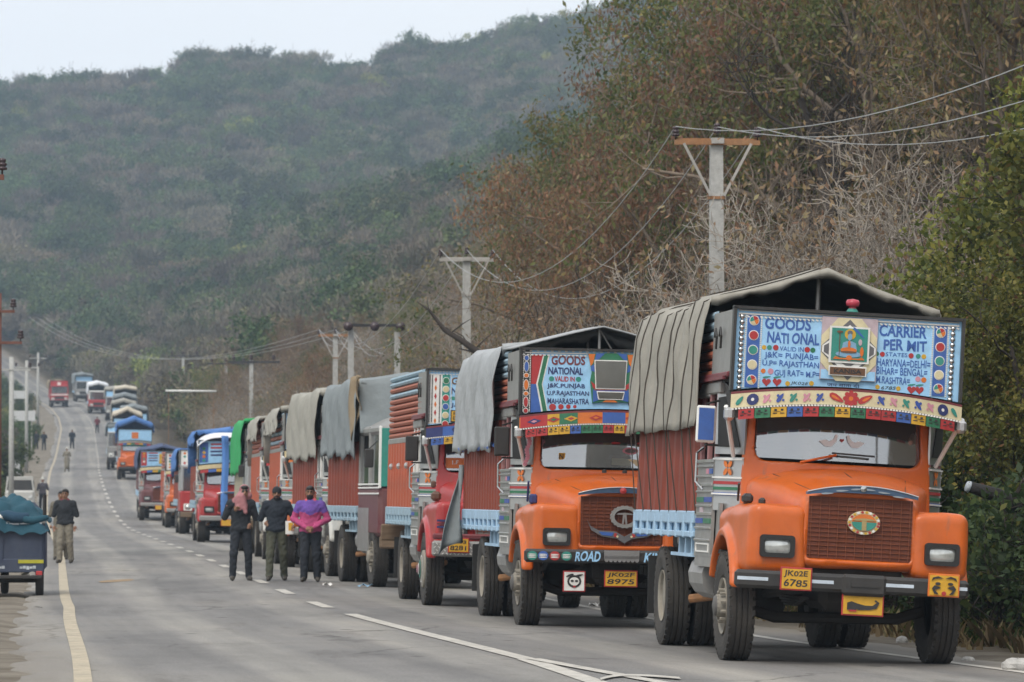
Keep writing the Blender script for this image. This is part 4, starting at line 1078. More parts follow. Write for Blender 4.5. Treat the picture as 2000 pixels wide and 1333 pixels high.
def heart(sz):
    return [(sz * math.sin(t) ** 3, sz * (13 * math.cos(t) - 5 * math.cos(2 * t) - 2 * math.cos(3 * t) - math.cos(4 * t)) / 16) for t in [2 * math.pi * k / 20 for k in range(20)]]
def flat(t, name, pts, y, m, parent, th=0.006):
    return t.P(name, MB().prism(pts[::-1] if False else pts, y - th, y), m, parent)

ORANGE = pmat('paint_orange', (0.60, 0.108, 0.006), 0.33, var=0.14, scale=3.5, dust=0.26, dustcol=(0.40, 0.16, 0.06), coat=0.15, bump=0.05, bscale=5, chips=0.55)
REDP = pmat('paint_red', (0.42, 0.014, 0.018), 0.32, var=0.14, scale=3.5, dust=0.32, dustcol=(0.25, 0.10, 0.08), coat=0.2, chips=0.5)
MAROON = pmat('paint_maroon', (0.12, 0.02, 0.03), 0.45, var=0.12, dust=0.3)
GRILLE = pmat('grille_maroon', (0.135, 0.030, 0.011), 0.6, var=0.35, scale=9, dust=0.25, dustcol=(0.16, 0.07, 0.04))
BODYRED = pmat('body_red_oxide', (0.24, 0.033, 0.013), 0.55, var=0.16, scale=3, dust=0.3, dustcol=(0.20, 0.08, 0.05), chips=0.6)
BODYORG = pmat('body_orange_red', (0.44, 0.075, 0.024), 0.55, var=0.18, scale=3, dust=0.35, dustcol=(0.30, 0.14, 0.09), chips=0.6)
BODYBLUE = pmat('body_pale_blue', (0.36, 0.55, 0.74), 0.55, var=0.14, scale=4, dust=0.35, dustcol=(0.28, 0.30, 0.30))
SLATORG = pmat('slat_orange', (0.38, 0.085, 0.042), 0.6, var=0.2, scale=5, dust=0.45, dustcol=(0.33, 0.20, 0.14))
SLATBLUE = pmat('slat_pale_blue', (0.30, 0.45, 0.56), 0.6, var=0.2, scale=5, dust=0.45, dustcol=(0.30, 0.31, 0.30))
POSTPINK = pmat('post_dusty_pink', (0.30, 0.14, 0.14), 0.6, var=0.25, scale=9)
T_GREY = canvas('greige', (0.275, 0.260, 0.225)); T_SILV = canvas('silver', (0.32, 0.335, 0.345), rough=0.5, metal=0.2, bump=0.6)
T_BLUEGREY = canvas('blue_grey', (0.19, 0.215, 0.225)); T_BEIGE = canvas('beige', (0.30, 0.29, 0.255)); T_BROWN = canvas('brown', (0.25, 0.19, 0.12))
T_GREEN = canvas('green', (0.02, 0.30, 0.09)); T_BLUE = canvas('blue', (0.06, 0.16, 0.40)); T_WHITE = canvas('white', (0.66, 0.68, 0.72)); T_CREAM = canvas('cream', (0.52, 0.47, 0.38))
T_NAVY = canvas('navy', (0.05, 0.07, 0.14))

def scribble(t, parent, x0, x1, z, y, m):
    for k in range(3):
        t.P('lettering', MB().box((x0 + (x1 - x0) * (k + .5) / 3, y, z), ((x1 - x0) / 3.6, 0.004, 0.012)), m, parent)

# ---------------------------------------------------------------- 1: nearest lorry
t1 = Truck('decorated_truck', 'nearest orange lorry with greyish canvas cover and Goods Carrier board showing a painted deity', 3.105 - float(XC(40.5)), 40.5, 6.2, lean=1.9)
t1.running(4.2); t1.nose(ORANGE, GRILLE)
t1.bumper(M_black, dx=-0.09, stripe=pmat('stripe_pale_blue', (0.55, 0.62, 0.70), 0.5))
t1.P('tow_bracket', MB().rbox((0.02, -1.25, 0.76), (0.42, 0.13, 0.20), 0.03).box((0.02, -1.32, 0.77), (0.26, 0.012, 0.05)), M_black)
t1.plate(-0.63, 0.79, 0.30, 0.215, ['JK02E', '6785'], slant=0.1)
pl = t1.plate(0.02, 0.575, 0.40, 0.20, [], y=-1.26)      # hanging board with a painted shoe
shoe = [(-0.15, -0.045), (-0.15, 0.02), (-0.11, 0.035), (-0.05, 0.015), (0.02, 0.0), (0.09, 0.0), (0.13, 0.03), (0.105, 0.045), (0.12, 0.055), (0.155, 0.03), (0.13, -0.025), (0.06, -0.04), (-0.04, -0.045), (-0.06, -0.035), (-0.07, -0.055)]
flat(t1, 'painted_shoe', [(0.02 + a, 0.575 + b) for a, b in shoe], -1.27, E['black'], pl)
flat(t1, 'painted_heel', [(-0.11, 0.515), (-0.04, 0.515), (-0.04, 0.53), (-0.11, 0.53)], -1.272, E['red'], pl)
pl = t1.plate(0.77, 0.80, 0.30, 0.215, [], edge='orange')          # painted face mask
for sx in (-1, 1):
    flat(t1, 'painted_brow', [(0.77 + sx * a, 0.80 + b) for a, b in ((0.01, 0.065), (0.06, 0.085), (0.11, 0.07), (0.12, 0.04), (0.09, 0.06), (0.05, 0.065))], -1.322, E['black'], pl)
    flat(t1, 'painted_eye', [(0.77 + sx * (0.06 + a), 0.815 + b) for a, b in ell(0.025, 0.014)], -1.322, E['black'], pl)
    flat(t1, 'painted_whisker', [(0.77 + sx * a, 0.80 + b) for a, b in ((0.03, -0.02), (0.09, 0.0), (0.115, -0.03), (0.09, -0.08), (0.05, -0.085), (0.085, -0.045), (0.05, -0.03))], -1.322, E['black'], pl)
flat(t1, 'painted_mouth', [(0.77 + a, 0.725 + b) for a, b in ell(0.022, 0.02)], -1.323, E['red'], pl)
# grille emblem
em = t1.P('grille_emblem', MB().disc((0.03, 1.345), 0.155, 0.112, -1.055, 28, 0.02), E['cream'], t1.grille)
for k in range(22):
    a = 2 * math.pi * k / 22; flat(t1, 'emblem_bead', [(0.03 + 0.140 * math.cos(a) + x, 1.345 + 0.099 * math.sin(a) + z) for x, z in ell(0.014, 0.012, 8)], -1.077, E['red' if k % 3 == 0 else 'white' if k % 3 == 1 else 'yellow'], em)
flat(t1, 'emblem_field', [(0.03 + a, 1.345 + b) for a, b in ell(0.118, 0.082, 24)], -1.0775, E['orange'], em)
flat(t1, 'emblem_field', [(0.03 + 0.118 * math.cos(a), 1.352 + 0.084 * math.sin(a)) for a in np.linspace(math.pi, 2 * math.pi, 14)], -1.081, E['teal'], em)
flat(t1, 'emblem_letter', [(-0.075, 1.365), (-0.05, 1.38), (0.03, 1.388), (0.11, 1.38), (0.135, 1.365), (0.10, 1.362), (0.052, 1.366), (0.052, 1.272), (0.008, 1.272), (0.008, 1.366), (-0.04, 1.362)], -1.085, pmat('gilt', (0.45, 0.34, 0.16), 0.35, metal=0.5), em)
# bonnet dress-up
for sx in (-1, 1):
    for k in range(3):
        flat(t1, 'badge_feather', [(sx * (0.06 + 0.14 * k) + a, 1.655 - 0.014 * k - 0.006 * k * k + b) for a, b in leaf(0.060, 0.008, -0.08 * sx)], -1.121, pmat('badge_grey', (0.28, 0.32, 0.36), 0.4), t1.badge)
t1.P('badge_stud', MB().lathe([(0.03, -1.118), (0.03, -1.135), (0.0, -1.145)], 12, 'y', (0, 0, 1.66)), M_chrome, t1.badge)
# lamp cluster on the near fender
t1.P('side_lamp', MB().rbox((-0.98, -0.42, 1.52), (0.10, 0.16, 0.10), 0.03).tube([(-1.05, -0.3, 1.5), (-1.08, -0.5, 1.66)], 0.012, 5).rbox((-0.86, -0.55, 1.50), (0.06, 0.10, 0.07), 0.02), M_black)
t1.cab(POSTPINK)
lf = lambda c, rot: (leaf(0.055, 0.02, rot), c)
mot = [(0, 0.17, ell(0.062, 0.062, 12), 'red'), (0, 0.17, ell(0.022, 0.022, 10), 'orange')]
for a in range(8): mot.append((0.058 * math.cos(a * 0.785), 0.17 + 0.058 * math.sin(a * 0.785), ell(0.022, 0.022, 8), 'red'))
for sx in (-1, 1):
    mot += [(sx * 0.14, 0.172, leaf(0.08, 0.030, 0.5 * sx), 'red'), (sx * 0.15, 0.175, leaf(0.045, 0.012, 0.5 * sx), 'orange'), (sx * 0.93, 0.172, ell(0.056, 0.056, 14), 'navy'), (sx * 0.93, 0.172, ell(0.016, 0.016, 8), 'white')]
    for k, cc in enumerate(('blue', 'pink', 'teal', 'blue', 'pink')):
        x = sx * (0.30 + 0.125 * k)
        mot += [(x, 0.172, leaf(0.052, 0.019, sx * -0.95), cc), (x + sx * 0.02, 0.195, ell(0.014, 0.014, 8), cc), (x - sx * 0.03, 0.15, ell(0.012, 0.012, 8), cc)]
    mot.append((sx * 1.05, 0.17, leaf(0.05, 0.02, sx * -0.9), 'teal'))
t1.visor(['red', 'green', 'yellow', 'royal', 'red', 'green', 'yellow', 'green', 'red', 'red', 'royal', 'yellow', 'green', 'red'], E['cream'], motifs=mot)
bd = t1.board(E['sky'], M_black)
def B1(u, v): return (u - 1012) / 772.0, 3.35 - (v - 0.045 * (u - 1012) - 180) / 772.0
def txt1(s, u0, u1, v0, v1, cc='royal', bold=0.016, slant=0):
    uc = (u0 + u1) / 2; x0 = B1(u0, 0)[0]; x1 = B1(u1, 0)[0]; z1 = B1(uc, v0)[1]; z0 = B1(uc, v1)[1]
    lettering(s, x0, x1, z0, z1, Truck.YB - 0.004, E[cc], bd, bold, slant)
def dot1(u, v, r, cc, name='painted_dot', off=0.0, rr=None):
    x, z = B1(u, v); return flat(t1, name, [(x + a, z + b) for a, b in ell(r / 772.0, (rr or r) / 772.0, 16)], Truck.YB - off, E[cc] if isinstance(cc, str) else cc, bd, 0.004)
for a in (('GOODS', 380, 725, 214, 300), ('NATI ONAL', 400, 792, 322, 405), ('CARRIER', 1245, 1605, 258, 345), ('PER MIT', 1280, 1610, 366, 446)): txt1(*a, bold=0.026)
for a in (('J&K= PUNJAB=', 385, 792, 472, 528), ('U.P= RAJASTHAN', 372, 800, 532, 588), ('GUJ RAT= M.P=', 466, 806, 602, 660),
          ('HARYANA=DELHI=', 1238, 1640, 512, 568), ('BIHAR= BENGAL=', 1238, 1622, 574, 630), ('M.RASHTRA=', 1238, 1492, 642, 694)): txt1(*a, bold=0.012)
txt1('VALID IN', 497, 680, 426, 460, bold=0.004); txt1('STATES', 1300, 1465, 461, 490, bold=0.004)
txt1('JK02E', 590, 720, 686, 714, 'black', 0.0, 0.3); txt1('6785', 1275, 1385, 712, 736, 'black', 0.0, 0.3)
txt1('जय माता दी', 868, 1112, 690, 722, 'navy', 0.004)
for (u, v, r, c) in ((380, 432, 17, 'yellow'), (420, 433, 18, 'teal'), (468, 433, 21, 'red'), (706, 446, 21, 'red'), (748, 449, 19, 'green'), (382, 608, 18, 'orange'), (438, 610, 22, 'pink'),
                     (570, 700, 18, 'yellow'), (750, 697, 18, 'yellow'), (1232, 470, 17, 'green'), (1275, 473, 19, 'red'), (1493, 482, 20, 'red'), (1547, 485, 18, 'teal'), (1590, 487, 18, 'yellow'),
                     (1553, 656, 20, 'pink'), (1598, 662, 20, 'orange'), (1250, 718, 17, 'yellow'), (1408, 728, 17, 'yellow')): dot1(u, v, r, c)
for (u, v) in ((410, 690), (490, 690), (1508, 736), (1568, 738)):
    x, z = B1(u, v); flat(t1, 'painted_strawberry', [(x + a, z + b) for a, b in heart(0.043)], Truck.YB, E['red'], bd, 0.004)
    flat(t1, 'painted_leaf', [(x + a, z + 0.048 + b) for a, b in leaf(0.04, 0.008, 0.2)], Truck.YB - 0.001, E['teal'], bd, 0.004)
for (u0, u1, ud, v0, us_) in ((248, 342, 296, 190, 205), (1664, 1757, 1710, 262, 1802)):
    xa, xb = B1(u0, 0)[0], B1(u1, 0)[0]; zt = 3.30; zb = ZV + 0.30 + varch(xa)
    stp = t1.P('side_strip', MB().box(((xa + xb) / 2, Truck.YB - 0.004, (zt + zb) / 2), (xb - xa, 0.008, zt - zb)), E['royal'], bd)
    for k, cc in enumerate(('red', 'red', 'teal', 'cream', 'red')):
        vd = (233, 343, 452, 562, 675)[k] if ud < 1000 else (308, 415, 520, 624, 726)[k]
        dot1(ud, vd, 38, 'white', 'medallion', 0.0075)
        if k in (0, 4):
            x, z = B1(ud, vd)
            for j, c2 in enumerate(('red', 'teal', 'beige', 'orange')):
                a0 = j * 1.571 + 0.4; pts = [(x, z)] + [(x + 0.042 * math.cos(a0 + b), z + 0.042 * math.sin(a0 + b)) for b in np.linspace(0.06, 1.5, 6)]
                flat(t1, 'medallion_wedge', pts, Truck.YB - 0.0120, E[c2], bd, 0.004)
        else: dot1(ud, vd, 32, cc, 'medallion_face', 0.0120)
    for ub in (u0 - 12, u1 + 10):
        x = B1(ub, 0)[0]; bb = MB()
        for k in range(40): bb.box((x, Truck.YB - 0.004, zb + (zt - zb) * k / 39), (0.014, 0.008, 0.011))
        t1.P('bead_trim', bb, M_trim, bd)
    sm = shared('stud', lambda: MB().lathe([(0.027, 0), (0.026, -0.010), (0.018, -0.02), (0.0, -0.025)], 12, 'y').mesh('stud', True))
    for k in range(14):
        x, z = B1(us_, v0 + 14 + k * 41); link('stud', sm, M_chrome, bd, loc=(x, Truck.YB - 0.001, z))
for k, zz in enumerate((3.333, 3.300)):
    t1.P('chrome_rail', MB().tube([(-1.08, Truck.YB - 0.01, zz), (1.08, Truck.YB - 0.01, zz)], 0.008, 6), M_trim if k else M_bright, bd)
sc_ = MB()
for k in range(52): sc_.box((-1.07 + 2.14 * k / 51, Truck.YB - 0.006, 3.275), (0.026, 0.008, 0.014), (0, 0.5, 0))
t1.P('scallop_trim', sc_, M_trim, bd)
# framed picture in the middle of the board
def rectB(u0, v0, u1, v1):
    uc = (u0 + u1) / 2; x0, x1 = B1(u0, 0)[0], B1(u1, 0)[0]; z1, z0 = B1(uc, v0)[1], B1(uc, v1)[1]; return [(x0, z0), (x1, z0), (x1, z1), (x0, z1)]
YP = Truck.YB - 0.03
fp = t1.P('picture_panel', MB().prism(rectB(806, 205, 1228, 672), YP, Truck.YB), E['mauve'], bd)
flat(t1, 'panel_field', rectB(812, 600, 1222, 668), YP - 0.001, E['sky'], bd, 0.003)
cx, cz = B1(1014, 445)
for k, (rx, rz, cc) in enumerate(((0.272, 0.305, 'cream'), (0.268, 0.262, 'grey'), (0.262, 0.215, 'white'), (0.245, 0.150, 'grey'))):
    pts = [(cx + rx * a, cz + rz * b) for a, b in ((0.42, 1), (-0.42, 1), (-1, 0.42), (-1, -0.42), (-0.42, -1), (0.42, -1), (1, -0.42), (1, 0.42))] if k == 0 else \
          [(cx + a, cz + b) for a, b in ((0, rz * 1.12), (-rx, 0.03), (-rx, -0.03), (0, -rz * 1.12), (rx, -0.03), (rx, 0.03))]
    flat(t1, 'panel_chevron', pts, YP - 0.003 - 0.004 * k, E[cc], bd, 0.004)
flat(t1, 'picture_frame', rectB(862, 272, 1166, 545), YP - 0.022, E['white'], bd, 0.006)
pic = flat(t1, 'painted_picture', rectB(878, 286, 1150, 528), YP - 0.030, E['teal'], bd, 0.004)
def pshape(u, v, pts, cc, k, nm='painted_figure'):
    x, z = B1(u, v); flat(t1, nm, [(x + a / 772.0, z + b / 772.0) for a, b in pts], YP - 0.035 - 0.0025 * k, E[cc], bd, 0.002)
pshape(1016, 330, ell(42, 40), 'yellow', 0); pshape(1014, 318, ell(20, 18), 'grey', 1); pshape(1014, 350, ell(17, 26), 'skin', 2)
pshape(1012, 415, [(-58, -40), (-48, 20), (-20, 34), (20, 34), (50, 20), (60, -40)], 'skin', 0); pshape(1010, 478, ell(100, 24), 'skin', 1); pshape(1008, 448, ell(62, 22), 'orange', 2); pshape(1008, 462, ell(62, 8), 'brown', 3)
pshape(1010, 405, ell(10, 30), 'orange', 3); pshape(1014, 505, ell(22, 20), 'orange', 2); pshape(1012, 512, [(-120, -6), (-100, 16), (-70, 4), (70, 4), (100, 16), (120, -6)], 'orange', 1)
pshape(938, 400, [(-3, -100), (3, -100), (3, 90), (-3, 90)], 'brown', 1); pshape(938, 310, leaf(24, 9, 0), 'brown', 2); pshape(1108, 460, ell(14, 36), 'orange', 2); pshape(1094, 390, ell(14, 24), 'mauve', 1); pshape(1080, 318, leaf(60, 9, -0.75), 'royal', 0)
flat(t1, 'name_strip_frame', rectB(866, 566, 1152, 640), YP - 0.022, E['white'], bd, 0.006)
flat(t1, 'name_strip', rectB(876, 578, 1142, 632), YP - 0.029, E['brown'], bd, 0.004)
q4 = rectB(905, 588, 1115, 622); lettering('KANISA', q4[0][0], q4[1][0], q4[0][1], q4[2][1], YP - 0.035, E['black'], bd, 0.03)
lm = t1.P('beacon', MB().lathe([(0.05, 0), (0.05, 0.02), (0.036, 0.03), (0.036, 0.06), (0.062, 0.065), (0.068, 0.10), (0.055, 0.125), (0.0, 0.135)], 18, 'z', (0.03, Truck.YB + 0.02, 3.37)), pmat('beacon_red', (0.45, 0.05, 0.08), 0.3, var=0.05), smooth=True)
t1.P('beacon_base', MB().lathe([(0.056, -0.02), (0.06, 0.02), (0.04, 0.05)], 12, 'z', (0.03, Truck.YB + 0.02, 3.36)), E['teal'], lm)
# windscreen stickers: pair of doves, heart, paper
def wy(x, z): return 0.175 + 0.13 * (z - 1.9) + 0.17 * abs(x / 0.9) ** 2.4 - 0.006
for sx in (-1, 1):
    pts = [(0.0, 0.0), (0.03, 0.012), (0.045, 0.035), (0.06, 0.03), (0.05, 0.0), (0.02, -0.025), (-0.03, -0.025), (-0.075, 0.0), (-0.03, 0.008)]
    flat(t1, 'dove_sticker', [(0.02 - sx * 0.125 + sx * a * 1.35, 2.12 + b * 2.0) for a, b in pts], wy(0.1, 2.1) - 0.004, pmat('sticker_white', (0.85, 0.86, 0.88), 0.4, var=0), None, 0.002)
flat(t1, 'heart_sticker', [(0.02 + a, 2.135 + b) for a, b in heart(0.02)], wy(0, 2.09), E['red'], None, 0.002)
flat(t1, 'paper_note', [(-0.01, 1.965), (0.27, 1.955), (0.27, 2.0), (-0.01, 2.01)], wy(0, 1.97) + 0.02, E['white'], None, 0.002)
t1.body(lower_m=BODYRED, beam_m=BODYBLUE, slat_ms=[SLATBLUE] * 3 + [SLATORG] * 5, planks=10)
t1.tarp(T_GREY, 1.32, 6.3, ridge=3.90, eave=3.50, hem=2.26, hem_r=2.4, flap=0.09, sag=0.02, seed=3, folds=9, ropes=8, hem_wave=0.012)

# ---------------------------------------------------------------- 2: second orange lorry
t2 = Truck('decorated_truck', 'second orange lorry with silver tarpaulin and Road King lettering on its bumper', 1.16 - float(XC(51.2)), 51.2, 7.0, lean=0.3, roll=0.8)
t2.running(4.0); t2.nose(ORANGE, GRILLE, wiper=False)
bp = t2.bumper(M_black, z=0.86, hh=0.16, w=1.12, dx=-0.07)
for k, (x, cc) in enumerate(((-1.10, 'teal'), (-0.97, 'royal'), (-0.83, 'red'), (-0.69, 'teal'), (0.69, 'teal'), (0.83, 'red'), (0.96, 'royal'))):
    flat(t2, 'painted_disc', [(x + a, 0.86 + b) for a, b in ell(0.062, 0.055)], -1.29, E[cc], bp)
    for j in range(3): flat(t2, 'painted_fan', [(x + a, 0.84 + 0.018 * j + b) for a, b in leaf(0.05, 0.006, 0.0)], -1.297, E['white'], bp, 0.003)
lettering('ROAD', -0.59, -0.29, 0.80, 0.92, -1.289, E['sky'], bp, 0.03, 0.15); lettering('KING', 0.24, 0.54, 0.80, 0.92, -1.289, E['sky'], bp, 0.03, 0.15)
sc_ = MB().box((-0.03, -1.30, 0.885), (0.42, 0.02, 0.10))
for k in range(8): sc_.disc((-0.21 + k * 0.052, 0.835), 0.027, 0.04, -1.29, 10, 0.02)
t2.P('scalloped_ornament', sc_, M_bright, bp)
t2.plate(-0.02, 0.60, 0.40, 0.20, ['JK02F', '8975'], y=-1.2, slant=0.2)
pl = t2.plate(-0.58, 0.56, 0.27, 0.25, [], y=-1.2, face='white')
for pts, cc in ((ell(0.085, 0.075), 'black'), (ell(0.06, 0.05), 'white')):
    flat(t2, 'painted_mask', [(-0.58 + a, 0.56 + b) for a, b in pts], -1.208 - (0.004 if cc == 'white' else 0), E[cc], pl, 0.003)
for sx in (-1, 1):
    flat(t2, 'painted_brow', [(-0.58 + sx * (0.055 + a), 0.63 + b) for a, b in leaf(0.05, 0.014, 0.3 * sx)], -1.214, E['black'], pl, 0.003)
    flat(t2, 'painted_eye', [(-0.58 + sx * (0.026 + a), 0.565 + b) for a, b in ell(0.02, 0.014)], -1.216, E['black'], pl, 0.003)
flat(t2, 'painted_tongue', [(-0.58 + a, 0.50 + b) for a, b in ell(0.016, 0.014)], -1.216, E['red'], pl, 0.003)
# grille: wheel emblem with horned chevron
em = t2.P('grille_emblem', ring(MB(), [(0.03 + (0.168 + 0.012 * (k % 2)) * math.cos(2 * math.pi * k / 40), 1.335 + (0.128 + 0.01 * (k % 2)) * math.sin(2 * math.pi * k / 40)) for k in range(40)],
                                    [(0.03 + 0.125 * math.cos(2 * math.pi * k / 40), 1.335 + 0.090 * math.sin(2 * math.pi * k / 40)) for k in range(40)], -1.10, -1.06), M_steel, t2.grille)
flat(t2, 'emblem_letter', [(-0.075, 1.36), (-0.05, 1.378), (0.03, 1.385), (0.11, 1.378), (0.135, 1.36), (0.09, 1.362), (0.05, 1.362), (0.062, 1.25), (0.04, 1.25), (0.03, 1.34), (0.02, 1.25), (-0.002, 1.25), (0.01, 1.362), (-0.03, 1.362)], -1.085, M_bright, em)
hn = [(-0.42, 1.29), (-0.38, 1.22), (-0.28, 1.17), (-0.08, 1.16), (0.03, 1.10), (0.03, 1.02), (-0.06, 1.075), (-0.24, 1.10), (-0.37, 1.17)]
for sx in (-1, 1):
    o = flat(t2, 'horned_crest', [(0.03 + sx * (a - 0.03), b) for a, b in hn], -1.075, E['grey'], t2.grille, 0.015)
    flat(t2, 'crest_inlay', [(0.03 + sx * (a - 0.03), b) for a, b in ((-0.28, 1.155), (-0.1, 1.145), (-0.12, 1.105), (-0.24, 1.115))], -1.092, E['royal'], t2.grille, 0.004)
    flat(t2, 'crest_inlay', [(0.03 + sx * (a - 0.03), b) for a, b in ((-0.09, 1.143), (-0.06, 1.135), (-0.07, 1.09), (-0.10, 1.10))], -1.092, E['red'], t2.grille, 0.004)
    flat(t2, 'crest_stud', [(0.03 + sx * 0.085 + a, 1.10 + b) for a, b in ell(0.014, 0.014, 8)], -1.094, E['cream'], t2.grille, 0.004)
t2.P('badge_stud', MB().lathe([(0.04, -1.118), (0.04, -1.135), (0.0, -1.15)], 12, 'y', (0, 0, 1.645)), E['red'], t2.badge)
for x in (-0.12, 0.13): t2.P('bonnet_catch', MB().lathe([(0.028, 0), (0.03, 0.03), (0.0, 0.05)], 10, 'z', (x, -0.35, 1.86)), M_black)
t2.P('side_lamp', MB().rbox((-0.99, -0.42, 1.53), (0.09, 0.13, 0.12), 0.02).tube([(-1.05, -0.35, 1.5), (-1.06, -0.5, 1.74)], 0.014, 5), E['navy'])
t2.cab(POSTPINK, mirror_m=M_black, frame_m=M_black)
t2.visor(['red', 'red', 'yellow', 'yellow', 'royal', 'green', 'green', 'red', 'yellow', 'red', 'green', 'royal', 'yellow', 'yellow', 'red', 'red'], E['orange'])
def vseg(t, x0, x1, cc, z0=0.107, z1=0.238):
    g = MB().grid(lambda a, b: (x0 + (x1 - x0) * a, vplan(x0 + (x1 - x0) * a) - 0.008, ZV + varch(x0 + (x1 - x0) * a) + z0 + (z1 - z0) * b), 4, 1); t.P('visor_segment', g, E[cc], t.vis)
for sx in (-1, 1):
    for x0, x1, cc in ((0.0, 0.14, 'royal'), (0.44, 0.66, 'green'), (0.66, 0.80, 'yellow'), (0.80, 1.12, 'red')):
        vseg(t2, *(sorted((sx * x0, sx * x1))), cc)
for sx in (-1, 1):
    for x, cc, cd in ((0.22, 'red', 'orange'), (0.73, 'red', 'green'), (0.96, 'navy', 'pink'), (0.52, 'yellow', 'red')):
        for k, (l, w, c_) in enumerate(((0.085, 0.035, cc), (0.04, 0.016, cd))):
            g = MB(); pts = [(l, 0), (0, w), (-l, 0), (0, -w)]
            g.add([(sx * x + a, vplan(sx * x + a) - 0.012 - 0.003 * k, ZV + varch(sx * x + a) + 0.172 + b) for a, b in pts], [(0, 1, 2, 3)]); t2.P('motif', g, E[c_], t2.vis)
bd = t2.board(E['sky'], M_black)
def B2(u, v): return (u - 1612) / 825.0, 3.35 - (v - 345) / 825.0
def poly2(pts, cc, off=0.0, nm='painted_field', mir=True):
    for sx in ((1, -1) if mir else (1,)):
        flat(t2, nm, [(sx * B2(u, v)[0], B2(u, v)[1]) for u, v in pts], Truck.YB - off, E[cc], bd, 0.004)
poly2([(680, 352), (800, 352), (800, 985), (680, 1005)], 'black'); poly2([(795, 395), (915, 395), (850, 692), (795, 692)], 'red'); poly2([(795, 694), (850, 694), (905, 970), (795, 980)], 'royal')
poly2([(918, 395), (985, 395), (915, 692), (850, 692)], 'white'); poly2([(850, 692), (915, 692), (972, 955), (908, 968)], 'white')
poly2([(927, 395), (968, 395), (906, 692), (866, 692)], 'green', 0.0045); poly2([(866, 692), (906, 692), (962, 957), (922, 965)], 'green', 0.0045)
for v, rr, cc in ((432, 24, 'royal'), (518, 50, 'royal'), (608, 20, 'orange'), (702, 50, 'orange'), (790, 18, 'orange'), (875, 50, 'red'), (962, 22, 'red')):
    for sx in (-1, 1):
        x, z = B2(748, v); x = -sx * x
        flat(t2, 'medallion', [(x + a, z + b) for a, b in ell(0.034, rr / 825.0 + 0.008, 14)], Truck.YB - 0.0045, E['white'], bd, 0.004)
        flat(t2, 'medallion_face', [(x + a, z + b) for a, b in ell(0.025, rr / 825.0, 14)], Truck.YB - 0.009, E[cc], bd, 0.004)
for sx in (-1, 1):
    for ub in (700, 718, 786):
        bb = MB(); x = -sx * B2(ub, 0)[0]
        for k in range(34): bb.box((x, Truck.YB - 0.008, 2.60 + 0.70 * k / 33), (0.010, 0.008, 0.014))
        t2.P('bead_trim', bb, M_trim, bd)
for zz, nn in ((3.335, 26), (3.285, 44)):
    bb = MB()
    for k in range(nn): bb.box((-1.08 + 2.16 * k / (nn - 1), Truck.YB - 0.008, zz), (0.03, 0.01, 0.016))
    t2.P('bead_trim', bb, M_trim, bd)
t2.P('chrome_rail', MB().box((0, Truck.YB - 0.008, 3.312), (2.14, 0.01, 0.012)), M_trim, bd)
def txt2(s, u0, u1, v0, v1, cc='navy', bold=0.02):
    x0, z1 = B2(u0, v0); x1, z0 = B2(u1, v1); lettering(s, x0, x1, z0, z1, Truck.YB - 0.005, E[cc], bd, bold)
txt2('GOODS', 1000, 1345, 400, 494, 'maroon', 0.034); txt2('NATIONAL', 970, 1322, 516, 590, 'navy', 0.032); txt2('VALID IN', 1036, 1240, 608, 660, 'red', 0.024)
txt2('J&K.PUNJAB', 960, 1346, 680, 736); txt2('U.P.RAJASTHAN', 958, 1388, 754, 812); txt2('MAHARASHATRA', 968, 1388, 830, 886)
txt2('CARRIER', 1828, 2235, 400, 494, 'maroon', 0.034); txt2('PERMIT', 1840, 2230, 516, 590, 'navy', 0.032); txt2('STATES', 1930, 2150, 608, 660, 'red', 0.024)
txt2('HARYANA', 1806, 2240, 680, 736); txt2('GUJRAT', 1802, 2230, 754, 812); txt2('BIHAR', 1786, 2200, 830, 886)
for u, v, r, cc in ((1005, 635, 27, 'teal'), (1278, 635, 27, 'teal'), (1868, 635, 27, 'teal'), (2200, 635, 27, 'teal'), (1020, 920, 36, 'red'), (1105, 915, 28, 'red'), (1180, 912, 24, 'red'), (1246, 910, 18, 'red'), (1990, 912, 24, 'red'), (2070, 915, 28, 'red')):
    x, z = B2(u, v); flat(t2, 'painted_dot', [(x + a, z + b) for a, b in ell(r / 825.0, r / 825.0 * .95)], Truck.YB, E[cc], bd, 0.004)
md = [(1370, 375), (1600, 365), (1840, 375), (1800, 560), (1810, 650), (1790, 860), (1600, 850), (1420, 870), (1395, 650), (1410, 560)]
t2.P('mirror_panel', MB().prism([B2(u, v) for u, v in md], Truck.YB - 0.03, Truck.YB), E['green'], bd)
for pts, cc in (([(1372, 378), (1440, 378), (1420, 470), (1395, 500)], 'orange'), ([(1836, 378), (1770, 378), (1785, 470), (1806, 500)], 'orange'), ([(1450, 372), (1540, 368), (1480, 430), (1438, 440)], 'royal'), ([(1760, 372), (1670, 368), (1730, 430), (1768, 440)], 'royal'),
                ([(1400, 500), (1430, 480), (1445, 560), (1400, 545)], 'royal'), ([(1806, 500), (1780, 480), (1765, 560), (1804, 545)], 'royal'), ([(1400, 650), (1450, 690), (1455, 730), (1425, 720)], 'red'), ([(1806, 650), (1752, 690), (1748, 730), (1785, 720)], 'red'),
                ([(1424, 735), (1788, 735), (1785, 855), (1700, 835), (1500, 835), (1424, 862)], 'royal'), ([(1440, 728), (1770, 728), (1770, 745), (1440, 745)], 'orange'), ([(1560, 838), (1640, 838), (1680, 860), (1520, 860)], 'orange')):
    flat(t2, 'panel_facet', [B2(u, v) for u, v in pts], Truck.YB - 0.031, E[cc], bd, 0.004)
